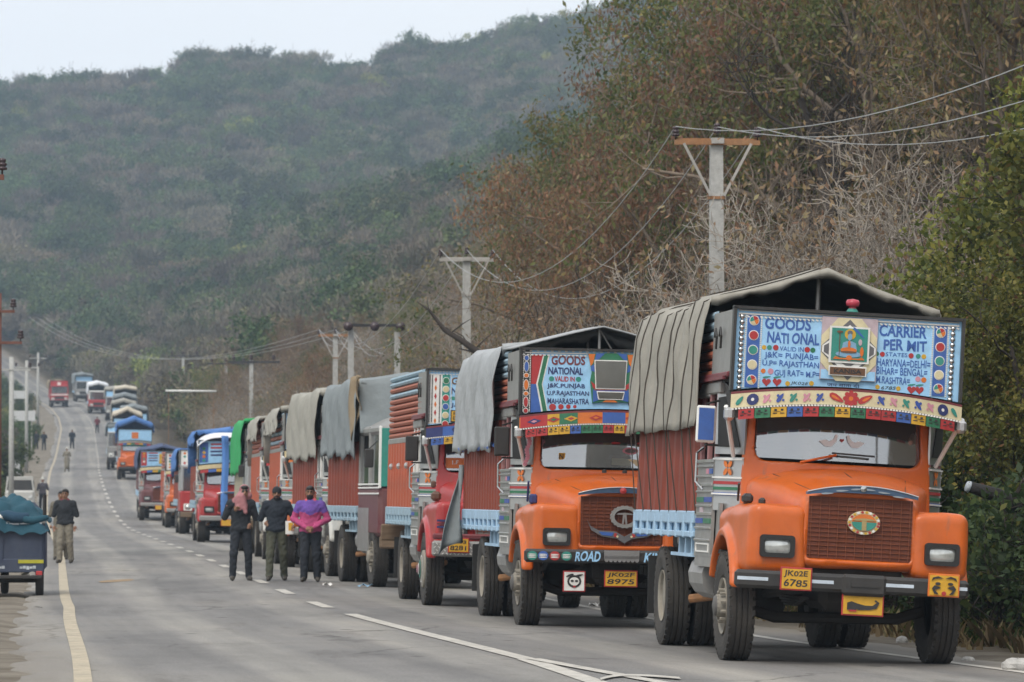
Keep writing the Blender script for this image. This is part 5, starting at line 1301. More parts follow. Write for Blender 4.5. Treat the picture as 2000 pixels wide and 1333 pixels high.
for a, b in (((1432, 436), (1768, 728)), ((1460, 750), (1746, 834))):
    (x0, z1), (x1, z0) = B2(*a), B2(*b); k = 0.02
    flat(t2, 'mirror_frame', [(x0, z1), (x1, z1), (x1 - k, z0), (x0 + k, z0)], Truck.YB - 0.036, E['white'], bd, 0.006)
    flat(t2, 'board_mirror', [(x0 + .012, z1 - .012), (x1 - .012, z1 - .012), (x1 - k - .01, z0 + .012), (x0 + k + .01, z0 + .012)], Truck.YB - 0.043, M_mirror, bd, 0.003)
flat(t2, 'letter_sticker', [(-0.60, 2.02), (-0.52, 2.02), (-0.52, 2.10), (-0.60, 2.10)], wy(0.56, 2.05) + 0.0, E['yellow'], None, 0.002)
lettering('N', -0.585, -0.535, 2.03, 2.09, wy(0.56, 2.05) - 0.004, E['black'], t2.t, 0.03)
flat(t2, 'oval_sticker', [(0.28 + a, 2.14 + b) for a, b in ell(0.10, 0.045)], wy(0.28, 2.14), E['pink'], None, 0.002)
flat(t2, 'oval_sticker', [(0.28 + a, 2.14 + b) for a, b in ell(0.07, 0.026)], wy(0.28, 2.14) - 0.003, E['grey'], None, 0.002)
for x in (0.10, 0.42): flat(t2, 'red_sticker', [(x + a, 2.235 + b) for a, b in leaf(0.06, 0.012, 0)], wy(x, 2.23), E['red'], None, 0.002)
flat(t2, 'paper_note', [(0.05, 1.965), (0.42, 1.955), (0.42, 2.03), (0.05, 2.05)], wy(0.2, 1.97) + 0.02, E['cream'], None, 0.002)
gar = MB()
for k in range(12): gar.disc((-0.99 - 0.012 * math.sin(k * 1.3), 2.34 - 0.035 * k), 0.03, 0.022, 0.02 + 0.03 * k, 7, 0.03)
t2.P('tinsel_garland', gar, E['pink'])
t2.body(lower_m=BODYRED, beam_m=BODYBLUE, slat_ms=[SLATBLUE] * 4 + [SLATORG] * 5, planks=14, y1=5.9)
t2.tarp(T_SILV, 1.62, 5.95, ridge=3.72, eave=3.44, hem=2.20, hem_r=2.3, seed=8, folds=6, ropes=0, hem_wave=0.03)
cv = MB().grid(lambda a, b: ((-1 + 2 * a) * (HW + 0.02), 0.75 + b * 1.3, 3.72 - 0.30 * abs(-1 + 2 * a) ** 1.1 - 0.03 * (1 - b)), 20, 4)
o = t2.P('ridge_sheet', cv, T_SILV, smooth=True); mdm = o.modifiers.new('thickness', 'SOLIDIFY'); mdm.thickness = 0.02
t2.P('ridge_post', MB().tube([(-0.03, 0.9, 3.3), (-0.03, 0.9, 3.70)], 0.02, 6).tube([(-0.03, 0.9, 3.66), (0.16, 0.95, 3.36)], 0.012, 5), M_steel)
fl = MB().grid(lambda a, b: (-HW - 0.04 - 0.34 * a * b ** 1.2 - 0.03 * math.sin(a * 6 + b * 4), 5.80 - 0.10 * b + 0.05 * math.sin(a * 9 + b * 3), 1.98 - (1.05 + 0.15 * a) * b + 0.03 * math.sin(a * 5) * b), 10, 14)
o = t2.P('loose_tarp_corner', fl, T_BLUEGREY, smooth=True); mdm = o.modifiers.new('thickness', 'SOLIDIFY'); mdm.thickness = 0.012
t2.P('tarp_hem', MB().tube([(-HW - 0.10, 1.62 + 4.2 * k / 14, 2.19 + 0.03 * math.sin(k * 1.9)) for k in range(15)], 0.024, 6), E['royal'])

# ---------------------------------------------------------------- 3: red lorry
t3 = Truck('decorated_truck', 'red-bonneted lorry with open slatted orange sides and checker-plate bumper', -0.17 - float(XC(60.2)), 60.2, 7.0, lean=0.4, roll=1.0)
t3.running(3.6, 'cap', capm=None); t3.nose(REDP, M_steel, wiper=False)
for w in [c for c in t3.t.children if c.name.startswith('wheel') and abs(c.location.y) < 0.1]:
    for k, (r, cc) in enumerate(((0.20, 'white'), (0.13, 'teal'), (0.085, 'white'), (0.06, 'pink'))):
        link('hub_paint', MB().lathe([(r, -0.155 - 0.02 * k), (0.0, -0.16 - 0.02 * k)], 20, 'x').mesh('hub_paint'), E[cc], w)
bp = t3.bumper(M_steel, z=0.82, hh=0.22, w=1.13)
ck = MB()
for k in range(40):
    for j in range(4): ck.box((-1.09 + k * 0.056 + (j % 2) * 0.028, -1.287, 0.75 + j * 0.045), (0.034, 0.005, 0.010), (0, 0.7 if (k + j) % 2 else -0.7, 0))
t3.P('checker_ridges', ck, M_trim, bp)
t3.P('bumper_bar', MB().rbox((0, -1.22, 0.99), (2.24, 0.08, 0.08), 0.02), E['maroon'], bp)
t3.plate(-0.76, 0.87, 0.30, 0.21, ['JK03', '8281'], y=-1.31, slant=0.0)
for k, cc in enumerate(('navy', 'maroon', 'navy')): t3.P('stripe', MB().box((-0.8, -1.09, 1.12 + 0.045 * k), (0.5, 0.03, 0.03)), E[cc])
t3.cab(E['white'], mirror_m=M_black, frame_m=M_black)
t3.P('side_lamp', MB().rbox((-1.0, -0.40, 1.55), (0.14, 0.18, 0.14), 0.04).rbox((-1.02, -0.2, 1.72), (0.07, 0.07, 0.1), 0.02), pmat('brown_plastic', (0.12, 0.06, 0.04), 0.5))
t3.visor(['royal', 'yellow', 'teal', 'royal', 'red', 'teal', 'yellow', 'royal', 'teal', 'red', 'yellow', 'royal'], E['navy'])
for sx in (-1, 1):
    vseg(t3, *sorted((sx * 0.55, sx * 0.9)), 'royal'); g = MB()
    flat(t3, 'motif', [(sx * 0.62 + a, ZV + varch(0.62) + 0.172 + b) for a, b in ell(0.16, 0.055)], vplan(0.62) - 0.02, E['navy'], t3.vis)
    flat(t3, 'motif', [(sx * 0.62 + a, ZV + varch(0.62) + 0.172 + b) for a, b in ell(0.09, 0.02)], vplan(0.62) - 0.027, E['royal'], t3.vis)
bd = t3.board(E['sky'], M_black, zt=3.36)
def B3(u, v): return -1.12 + (u - 710) / 351.0, 3.36 - (v - 52) / 351.0
for sx in (-1, 1):
    for x0, x1, cc, off in ((0.86, 1.10, 'white', 0.0), (0.80, 0.905, 'teal', 0.0045)):
        flat(t3, 'side_strip', [(sx * x0, 2.60), (sx * x1, 2.585), (sx * x1, 3.30), (sx * x0, 3.30)], Truck.YB - off, E[cc], bd, 0.004)
    for k, cc in enumerate(('green', 'beige', 'red', 'royal', 'beige', 'red')):
        z = 3.21 - 0.124 * k
        flat(t3, 'medallion', [(sx * 0.852 + a, z + b) for a, b in ell(0.05, 0.05)], Truck.YB - 0.009, E['white'], bd, 0.004)
        flat(t3, 'medallion_face', [(sx * 0.852 + a, z + b) for a, b in ell(0.042, 0.042)], Truck.YB - 0.013, E[cc], bd, 0.004)
    for k in range(6): flat(t3, 'painted_diamond', [(sx * 1.0, 3.22 - 0.118 * k + 0.045), (sx * 1.0 + 0.018, 3.22 - 0.118 * k), (sx * 1.0, 3.22 - 0.118 * k - 0.045), (sx * 1.0 - 0.018, 3.22 - 0.118 * k)], Truck.YB - 0.0045, E['red' if k % 2 == 0 else 'orange'], bd, 0.004)
    for xx in (1.085, 1.05, 0.94, 0.775):
        bb = MB()
        for k in range(34): bb.box((sx * xx, Truck.YB - 0.009, 2.62 + 0.66 * k / 33), (0.014, 0.008, 0.012))
        t3.P('bead_trim', bb, E['black'] if xx > 0.9 else M_trim, bd)
for zz in (3.335, 3.30):
    bb = MB()
    for k in range(46): bb.box((-1.08 + 2.16 * k / 45, Truck.YB - 0.008, zz), (0.026, 0.01, 0.014))
    t3.P('bead_trim', bb, M_trim, bd)
def txt3(s, u0, u1, v0, v1, cc='navy', bold=0.024):
    x0, z1 = B3(u0, v0); x1, z0 = B3(u1, v1); lettering(s, x0, x1, z0, z1, Truck.YB - 0.005, E[cc], bd, bold)
txt3('GOODS', 832, 1010, 88, 123, 'brown', 0.03); txt3('NATIONAL', 832, 1050, 138, 172); txt3('J&K PUNJAB', 832, 1060, 216, 241, 'navy', 0.012); txt3('UP', 893, 918, 258, 280, 'navy', 0.012); txt3('HP', 893, 918, 290, 309, 'navy', 0.012)
txt3('CARRIER', 1230, 1420, 88, 123, 'brown', 0.03); txt3('PERMIT', 1225, 1415, 138, 172)
for u, v, r, cc in ((842, 193, 12, 'teal'), (869, 190, 9, 'red'), (850, 326, 9, 'red'), (880, 326, 9, 'red')):
    x, z = B3(u, v); flat(t3, 'painted_dot', [(x + a, z + b) for a, b in ell(r / 351.0 * 1.3, r / 351.0 * .8)], Truck.YB, E[cc], bd, 0.004)
x0, z1 = B3(830, 252); x1, z0 = B3(890, 313)
p = t3.plate((x0 + x1) / 2, (z0 + z1) / 2, x1 - x0, z1 - z0, ['JK.03', '8281'], y=Truck.YB - 0.02, edge='black', slant=0.0)
t3.P('sun_strip', MB().grid(lambda a, b: ((-1 + 2 * a) * 0.80, wy((-1 + 2 * a) * 0.80, 1.96 + 0.15 * b) - 0.002, 1.96 + 0.15 * b), 16, 1), E['orange'])
lettering('1.8', -0.70, -0.60, 2.02, 2.08, wy(0.65, 2.05) - 0.008, E['white'], t3.t, 0.02)
sl = []
for k in range(11): sl.append(SLATBLUE if k in (0, 1, 3) else SLATORG)
t3.body(lower_m=BODYORG, beam_m=SLATBLUE, slat_ms=sl, planks=9, y1=5.7, slat_front=0.75, zmid=2.35, ztop=3.40, posts_m=M_steel)
for k in range(3): t3.P('side_bolt', MB().lathe([(0.05, 0), (0.05, -0.02), (0.03, -0.04), (0, -0.05)], 10, 'x', (-HW - 0.03, 2.3 + 1.2 * k, 2.0)), M_bright)
t3.P('wooden_board', MB().rbox((-0.95, 5.9, 0.98), (0.5, 0.06, 0.26), 0.02), M_wood)

# ---------------------------------------------------------------- the other lorries
def simple_board(t, m, seed, lod, zt=3.35, frame=None, window=None):
    rs = random.Random(seed); bd = t.board(m, frame or M_black, zt=zt)
    if lod >= 2:
        if window: flat(t, 'board_panel', [(-0.22, 2.74), (0.22, 2.74), (0.22, 3.16), (-0.22, 3.16)], Truck.YB, window, bd, 0.01)
        return bd
    cs = ['red', 'royal', 'green', 'yellow', 'orange', 'teal', 'white', 'navy']
    for sx in (-1, 1):
        flat(t, 'side_strip', [(sx * 0.80, 2.64), (sx * 1.08, 2.62), (sx * 1.08, 3.30), (sx * 0.80, 3.30)], Truck.YB, E[rs.choice(['white', 'red', 'royal', 'white'])], bd, 0.004)
        for k in range(5): flat(t, 'medallion', [(sx * 0.94 + a, 3.22 - 0.13 * k + b) for a, b in ell(0.055, 0.05)], Truck.YB - 0.005, E[cs[(k + seed) % 7]], bd, 0.004)
        for k in range(4):
            flat(t, 'painted_bar', [(sx * 0.28, 2.86 + 0.12 * k), (sx * 0.72, 2.85 + 0.12 * k), (sx * 0.72, 2.91 + 0.12 * k), (sx * 0.28, 2.92 + 0.12 * k)], Truck.YB, E[rs.choice(['navy', 'red', 'navy', 'maroon'])], bd, 0.004)
    flat(t, 'board_panel', [(-0.22, 2.74), (0.22, 2.74), (0.22, 3.22), (-0.22, 3.22)], Truck.YB, E[rs.choice(['orange', 'yellow', 'teal'])], bd, 0.02)
    return bd
def flat_cab(t, lower, upper, lod=1, y0=-1.0, y1=1.7, glass_z=(1.75, 2.45), top=2.75, band=None):
    """forward-control cab"""
    h = MB().rbox((0, (y0 + y1) / 2, 1.30), (2 * HW, y1 - y0, 0.86), 0.07); t.P('cab_front', h, lower)
    up = MB()
    for sx in (-1, 1):
        up.rbox((sx * (HW - 0.07), y0 + 0.08, 2.24), (0.13, 0.14, 1.05), 0.03).rbox((sx * (HW - 0.04), 0.35, 2.24), (0.07, 0.14, 1.05), 0.02).rbox((sx * (HW - 0.04), y1 - 0.06, 2.24), (0.07, 0.12, 1.05), 0.02)
    up.rbox((0, (y0 + y1) / 2, top - 0.06), (2 * HW, y1 - y0, 0.16), 0.05).box((0, y1 - 0.02, 2.2), (2 * HW - 0.1, 0.03, 1.0))
    t.P('cab_upper', up, upper)
    t.P('windscreen', MB().box((0, y0 + 0.06, 2.2), (2 * HW - 0.24, 0.02, 0.96)), M_glass)
    for sx in (-1, 1):
        t.P('side_window', MB().box((sx * (HW - 0.06), 0.35, 2.2), (0.02, 2.4, 0.9)), M_glass)
        b = t.P('headlamp', MB().lathe([(0.10, y0 - 0.03), (0.09, y0 - 0.05), (0.0, y0 - 0.06)], 14, 'y', (sx * 0.82, 0, 1.08)), M_lamp, smooth=True)
        t.P('lamp_bezel', ring(MB(), rrect(sx * 0.82, 1.08, 0.17, 0.14, 0.04), rrect(sx * 0.82, 1.08, 0.11, 0.10, 0.05), y0 - 0.03, y0), M_trim, b)
        if lod < 2:
            t.P('mirror', MB().rbox((sx * (HW + 0.15), y0 + 0.2, 2.2), (0.16, 0.05, 0.32), 0.02).tube([(sx * (HW + .15), y0 + .2, 2.36), (sx * HW, y0 + .25, 2.5)], 0.012, 5), M_black)
    t.P('inside', MB().box((0, 0.9, 2.1), (2 * HW - 0.3, 0.1, 1.0)), M_inside)
    t.P('front_grille', MB().box((0, y0 - 0.006, 1.22), (1.2, 0.02, 0.32)), M_black)
    if band: t.P('front_band', MB().box((0, y0 - 0.005, 1.58), (2 * HW - 0.1, 0.02, 0.14)), band)
    t.P('bumper', MB().rbox((0, y0 - 0.12, 0.78), (2.24, 0.12, 0.22), 0.03), M_wood if lod < 2 else M_black)

def lorry(label, y, u, kind='nose', paint_m=ORANGE, board_m=None, tarp_m=None, lower=BODYRED, beam=BODYBLUE, slats=(), lod=1, seed=1, tz=(3.75, 3.45, 2.2), ty=1.35, y1=6.2, yaw=None, band=None, upper=None, lean=0.0, window=None, vis=None, zt=3.35, group='lorries queued along the right lane', name='decorated_truck', brz=None):
    if yaw is None: yaw = math.degrees(math.atan2(-float(XC(y + 5) - XC(y - 5)), 10.0))
    t = Truck(name, label, u, y, yaw, lean=lean, roll=0.9 if u > 0 else -0.6, group=group)
    t.running(4.2, lod=lod, rim_front='front')
    if kind == 'nose':
        t.nose(paint_m, GRILLE, lod=1 if lod < 2 else 2); t.bumper(M_black if lod > 1 else M_steel, z=0.80)
        t.cab(E['white'] if lod < 2 else M_steel, lod=lod, mirror_m=M_black)
        t.visor(vis or ['red', 'royal', 'yellow', 'green', 'red', 'yellow', 'royal', 'red'], E['beige'] if lod < 2 else M_steel, trim=lod < 1, ends=lod < 2)
        if board_m: simple_board(t, board_m, seed, lod, window=window)
        if lod == 1: t.plate(-0.2, 0.66, 0.4, 0.22, [], y=-1.3)
    else:
        flat_cab(t, paint_m, upper or M_bright, lod, band=band)
        if board_m: simple_board(t, board_m, seed, lod, window=window)
    t.body(lower_m=lower, beam_m=beam, slat_ms=slats, lod=lod, y1=y1, planks=10 if lod < 2 else 6)
    if tarp_m: t.tarp(tarp_m, ty, y1 + 0.05, flap=0.16 if lod < 2 else 0.42, ridge=tz[0], eave=tz[1], hem=tz[2], seed=seed, folds=7, gable=lod < 2)
    return t
t4 = lorry('grey-cabbed flat-nosed lorry with blue-grey and brown tarpaulin behind the red lorry', 72.4, 2.88, 'flat', MAROON, None, T_BLUEGREY, BODYRED, SLATBLUE, seed=21, tz=(3.80, 3.60, 2.32), ty=1.3, y1=6.0, upper=M_steel, yaw=9.6)
bt = MB().grid(lambda a, b: (-HW - 0.10 - 0.06 * math.sin(a * 7 + b * 3), 0.75 + 1.15 * a + 0.30 * b * (1 - a) + 0.12 * math.sin(b * 4), 3.62 - 1.25 * b * (0.30 + 0.70 * a) + 0.05 * math.sin(a * 9 + b * 5)), 14, 12)
o = t4.P('brown_sheet', bt, T_BROWN, smooth=True); o.modifiers.new('thickness', 'SOLIDIFY').thickness = 0.012
o = t4.P('front_sheet', MB().grid(lambda a, b: ((-1 + 2 * a) * (HW + 0.06), 1.05 + 0.25 * b + 0.05 * math.sin(a * 14 + b * 3), 2.66 + (1.10 - 0.20 * abs(2 * a - 1)) * b), 24, 8), T_BLUEGREY, smooth=True); o.modifiers.new('thickness', 'SOLIDIFY').thickness = 0.012
t4.P('cab_dome', MB().grid(lambda a, b: ((-1 + 2 * a) * HW, -1.0 + 2.4 * b, 2.72 + 0.30 * (1 - abs(2 * a - 1) ** 3) * (1 - abs(1 - 2 * b) ** 4)), 14, 10), M_steel, smooth=True)
for sx in (-1, 1):
    t4.P('corner_strip', MB().rbox((sx * (HW - 0.10), -0.99, 2.22), (0.14, 0.03, 1.0), 0.01), E['teal']); t4.P('corner_beads', MB().rbox((sx * (HW - 0.02), -0.98, 2.22), (0.05, 0.05, 1.06), 0.01), M_trim)
    for k, zz in enumerate((1.76, 1.70, 1.60)): t4.P('trim_strip', MB().rbox((sx * (HW + 0.005), 0.3, zz), (0.02, 2.6, 0.03), 0.006), M_trim)
    t4.P('side_skirt', MB().box((sx * (HW - 0.01), 0.95, 0.98), (0.03, 1.4, 0.75)), M_steel)
lorry('lorry under a long beige canvas cover, its cab hidden by the grey-cabbed lorry', 81.6, 2.72, 'nose', pmat('paint_white_cab', (0.6, 0.6, 0.57), 0.4, dust=.3), E['white'], T_BEIGE, BODYRED, SLATBLUE, seed=31, tz=(3.86, 3.64, 2.34), ty=1.2, yaw=9.2)
lorry('orange-fronted lorry with blue painted board behind the beige canvas cover', 91.5, 2.42, 'nose', ORANGE, E['sky'], T_BEIGE, BODYORG, SLATBLUE, [SLATBLUE, SLATORG] * 4, seed=41, tz=(3.75, 3.5, 3.0), vis=['orange', 'yellow', 'orange', 'red', 'orange', 'yellow'])
lorry('lorry with white and blue board and dark cab window left of the orange-fronted lorry', 102.5, 2.5, 'nose', pmat('paint_white_cab', (0.6, 0.6, 0.57), 0.4, dust=.3), E['sky'], T_BEIGE, BODYORG, SLATBLUE, [SLATORG] * 6, seed=52, tz=(3.75, 3.5, 3.0))
t8 = lorry('lorry under a bright green tarpaulin behind the walking men', 113.0, 2.55, 'flat', pmat('paint_cream_cab', (0.50, 0.46, 0.36), 0.5, dust=.3), E['sky'], T_GREEN, pmat('body_cream', (0.42, 0.38, 0.28), 0.6, var=.2, dust=.3), SLATBLUE, seed=61, tz=(3.8, 3.6, 2.2), ty=0.5, zt=3.3)
t9 = lorry('red-bonneted lorry with white and blue sheet over its board, left of the green tarpaulin', 139.0, 2.28, 'nose', REDP, E['sky'], T_BLUE, BODYRED, SLATBLUE, seed=71, tz=(3.85, 3.68, 3.3), ty=0.8)
wc = MB().grid(lambda a, b: ((-1 + 2 * a) * (HW + 0.04), -0.15 + 1.6 * b, 3.66 - 0.32 * abs(-1 + 2 * a) ** 4 - 0.18 * (1 - b) ** 3), 16, 6)
o = t9.P('white_sheet', wc, T_WHITE, smooth=True); o.modifiers.new('thickness', 'SOLIDIFY').thickness = 0.02
bs = MB().grid(lambda a, b: (-0.38 + 0.22 * a + 0.03 * math.sin(b * 6), -0.30 - 1.02 * min(1, max(0, b * 1.5 - 0.3)) - 0.04 * math.sin(a * 5), 3.52 - 2.7 * b), 6, 12)
o = t9.P('blue_sheet', bs, T_BLUE, smooth=True); o.modifiers.new('thickness', 'SOLIDIFY').thickness = 0.02
lorry('small red-fronted lorry with blue sheet on top, left of the white-and-blue one', 168.0, 2.7, 'flat', REDP, E['white'], T_BLUE, BODYRED, SLATBLUE, seed=81, tz=(3.5, 3.4, 2.6), upper=M_bright)
lorry('small orange-fronted lorry beside the maroon lorry', 188.0, 2.8, 'nose', ORANGE, E['white'], None, BODYORG, SLATORG, [SLATORG] * 5, seed=91)
lorry('maroon lorry with dark blue sheeted top and pale blue board', 203.0, 2.05, 'nose', MAROON, E['sky'], T_NAVY, MAROON, BODYBLUE, seed=101, tz=(3.7, 3.4, 2.5), ty=0.2, zt=3.2)
lorry('orange lorry with bright blue peaked tarpaulin on the far rising road', 280.0, 2.2, 'nose', ORANGE, E['sky'], T_BLUE, BODYRED, BODYBLUE, lod=2, seed=111, tz=(4.2, 3.75, 3.2), ty=-0.1, window=E['orange']).P('sun_strip', MB().grid(lambda a, b: ((-1 + 2 * a) * 0.80, wy((-1 + 2 * a) * 0.80, 2.2 + 0.2 * b) - 0.004, 2.2 + 0.2 * b), 12, 1), pmat('cyan_strip', (0.10, 0.55, 0.60), 0.4))
far = [(306, 1.7, 'flat', M_steel, T_BLUEGREY, 'far grey lorry peeping out behind the blue-tarpaulined orange one', (3.5, 3.3, 2.6)), (480, 2.9, 'flat', M_steel, T_BEIGE, 'far lorry with pale canvas just below the white-topped red lorry', (3.9, 3.7, 2.6)), (338, 2.3, 'nose', MAROON, T_CREAM, 'far lorry with cream peaked canvas just behind the blue tarpaulin', (4.3, 3.8, 2.6)), (368, 3.2, 'nose', ORANGE, T_BLUEGREY, 'far lorry with dark grey canvas right of the cream one', (4.2, 3.9, 2.4)),
       (395, 2.6, 'flat', M_steel, T_BEIGE, 'far lorry with pale grey canvas in the middle of the uphill queue', (4.2, 3.9, 2.4)), (425, 3.0, 'flat', M_steel, T_BLUEGREY, 'far lorry with grey-green canvas near the top of the queue', (4.3, 4.0, 2.4)),
       (452, 3.4, 'nose', MAROON, T_CREAM, 'far lorry with flat beige canvas high in the queue', (4.6, 4.4, 2.4))]
for k, (y, u, kind, pm_, tm, lb, tz) in enumerate(far): lorry(lb, y, u, kind, pm_, E['sky'], tm, BODYRED, BODYBLUE, lod=2, seed=120 + k, tz=tz, ty=0.0)
lorry('white-topped red lorry near the crest of the road', 505, 1.6, 'flat', REDP, None, T_WHITE, REDP, BODYBLUE, lod=2, seed=131, tz=(3.9, 3.6, 2.4), ty=-0.9, upper=E['white'])
lorry('grey lorry at the very head of the far queue on the crest', 560, 2.4, 'flat', M_steel, E['sky'], T_BLUEGREY, M_steel, BODYBLUE, lod=2, seed=132, tz=(3.9, 3.7, 2.4), ty=-0.4)
lorry('red lorry coming the other way down the far hill', 532, -2.2, 'flat', REDP, E['red'], T_BROWN, REDP, REDP, lod=2, seed=133, tz=(3.4, 3.3, 2.4), ty=0.3, upper=REDP, group='traffic on the left lane', window=E['white'], band=E['white'])

# ================================================================ vegetation
def leaf_material(name, stops, trans=0.35, rough=0.6, hue=0.02, val=0.25):
    m = bpy.data.materials.new(name); m.use_nodes = True; nt = m.node_tree; N = nt.nodes; L = nt.links
    p = N['Principled BSDF']; p.inputs['Roughness'].default_value = rough; p.inputs['Specular IOR Level'].default_value = 0.3
    at = N.new('ShaderNodeAttribute'); at.attribute_name = 'tint'
    r = N.new('ShaderNodeValToRGB'); e = r.color_ramp.elements
    while len(e) < len(stops): e.new(0.5)
    for k, (po, c) in enumerate(stops): e[k].position = po; e[k].color = (*c, 1)
    L.new(at.outputs['Fac'], r.inputs['Fac'])
    oi = N.new('ShaderNodeObjectInfo'); hs = N.new('ShaderNodeHueSaturation')
    mr = N.new('ShaderNodeMapRange'); mr.inputs['To Min'].default_value = 1 - val; mr.inputs['To Max'].default_value = 1 + val; L.new(oi.outputs['Random'], mr.inputs['Value'])
    mu = N.new('ShaderNodeMath'); mu.operation = 'MULTIPLY'; mu.inputs[1].default_value = 9.7; fr = N.new('ShaderNodeMath'); fr.operation = 'FRACT'
    L.new(oi.outputs['Random'], mu.inputs[0]); L.new(mu.outputs[0], fr.inputs[0])
    mh = N.new('ShaderNodeMapRange'); mh.inputs['To Min'].default_value = 0.5 - hue; mh.inputs['To Max'].default_value = 0.5 + hue; L.new(fr.outputs[0], mh.inputs['Value'])
    L.new(mr.outputs[0], hs.inputs['Value']); L.new(mh.outputs[0], hs.inputs['Hue']); L.new(r.outputs['Color'], hs.inputs['Color'])
    L.new(hs.outputs['Color'], p.inputs['Base Color'])
    tr = N.new('ShaderNodeBsdfTranslucent'); L.new(hs.outputs['Color'], tr.inputs['Color'])
    ms = N.new('ShaderNodeMixShader'); ms.inputs[0].default_value = trans; L.new(p.outputs[0], ms.inputs[1]); L.new(tr.outputs[0], ms.inputs[2])
    L.new(ms.outputs[0], N['Material Output'].inputs['Surface']); return m
LM_rust = leaf_material('leaves_rust', [(0.0, (0.113, 0.092, 0.042)), (0.3, (0.210, 0.132, 0.072)), (0.6, (0.277, 0.146, 0.083)), (0.8, (0.180, 0.173, 0.074)), (1.0, (0.360, 0.270, 0.157))])
LM_olive = leaf_material('leaves_olive', [(0.0, (0.067, 0.095, 0.036)), (0.4, (0.113, 0.139, 0.044)), (0.7, (0.192, 0.192, 0.064)), (0.9, (0.270, 0.146, 0.067)), (1.0, (0.316, 0.270, 0.079))])
LM_yellow = leaf_material('leaves_yellow_green', [(0.0, (0.045, 0.06, 0.02)), (0.35, (0.09, 0.108, 0.026)), (0.65, (0.16, 0.165, 0.036)), (0.88, (0.24, 0.215, 0.05)), (0.93, (0.17, 0.095, 0.04)), (1.0, (0.12, 0.07, 0.04))])
LM_green = leaf_material('leaves_green', [(0.0, (0.048, 0.079, 0.026)), (0.5, (0.094, 0.160, 0.041)), (0.85, (0.160, 0.235, 0.056)), (1.0, (0.281, 0.263, 0.075))])
LM_dark = leaf_material('leaves_dark_green', [(0.0, (0.030, 0.053, 0.022)), (0.5, (0.056, 0.094, 0.034)), (0.85, (0.104, 0.140, 0.037)), (1.0, (0.206, 0.188, 0.048))])
LM_dry = leaf_material('leaves_dry', [(0.0, (0.169, 0.112, 0.066)), (0.5, (0.281, 0.188, 0.104)), (1.0, (0.340, 0.281, 0.160))])
BK_dark = pmat('bark_dark', (0.05, 0.04, 0.034), 0.95, var=0.35, scale=6, bump=0.6, bscale=14)
BK_grey = pmat('bark_grey', (0.30, 0.265, 0.225), 0.9, var=0.25, scale=6, rand=0.25)
BK_brown = pmat('bark_brown', (0.19, 0.15, 0.115), 0.95, var=0.3, scale=6, rand=0.25)

def skeleton(seed, H, r0, n1=9, n2=6, n3=5, n4=0, fork=0.22, spread=0.9, up=0.15, wander=0.18, l1=0.5, multi=1, lean=(0, 0), droop=0.0):
    rs = np.random.default_rng(seed); lines = []; twigs = []
    def grow(p, d, L_, r, lv):
        k = 7 if lv == 0 else 5 if lv == 1 else 4 if lv == 2 else 3
        pts = [p.copy()]; q = p.copy(); dd = d / np.linalg.norm(d)
        for i in range(k):
            dd = dd + rs.normal(0, wander, 3) * (0.6 if lv == 0 else 1) + np.array([0, 0, up if lv > 0 else 0.12]) - np.array([0, 0, droop if lv >= 2 else 0])
            dd /= np.linalg.norm(dd); q = q + dd * L_ / k; pts.append(q.copy())
        tip = 0.35 if lv == 0 else 0.25
        rad = [r * (1 - (1 - tip) * i / k) for i in range(k + 1)]
        lines.append((pts, rad, lv))
        nn = (n1, n2, n3, n4, 0)[lv]
        if nn == 0 or lv >= 4:
            twigs.append((pts, dd)); return
        if lv >= 2: twigs.append((pts, dd))
        for c in range(nn):
            t = (fork if lv == 0 else 0.25) + (1 - (fork if lv == 0 else 0.25)) * (c + rs.random() * 0.8) / nn; t = min(t, 0.98)
            f = t * k; i = int(f); b = pts[i] + (pts[min(i + 1, k)] - pts[i]) * (f - i)
            ax = pts[min(i + 1, k)] - pts[i]; ax /= np.linalg.norm(ax) + 1e-9
            az_ = rs.random() * 6.283 if lv else c * 2.4 + rs.random()
            o = np.cross(ax, [math.cos(az_), math.sin(az_), 0.3]); o /= np.linalg.norm(o) + 1e-9
            nd = ax * (1 - spread * 0.55) + o * spread * (0.7 + 0.5 * rs.random())
            ll = (H * l1 * (1.15 - 0.6 * t) if lv == 0 else L_ * (0.62 - 0.2 * t)) * (0.75 + 0.5 * rs.random())
            grow(b, nd, ll, rad[i] * (0.55 if lv == 0 else 0.58), lv + 1)
    for m_ in range(multi):
        a = 6.283 * m_ / multi + rs.random()
        d0 = np.array([lean[0] + (0.45 * math.cos(a) if multi > 1 else 0), lean[1] + (0.45 * math.sin(a) if multi > 1 else 0), 1.0])
        grow(np.array([0.0 + 0.1 * (multi > 1) * math.cos(a), 0.1 * (multi > 1) * math.sin(a), -0.25]), d0, H * (0.78 if multi == 1 else 0.65), r0, 0)
    return lines, twigs
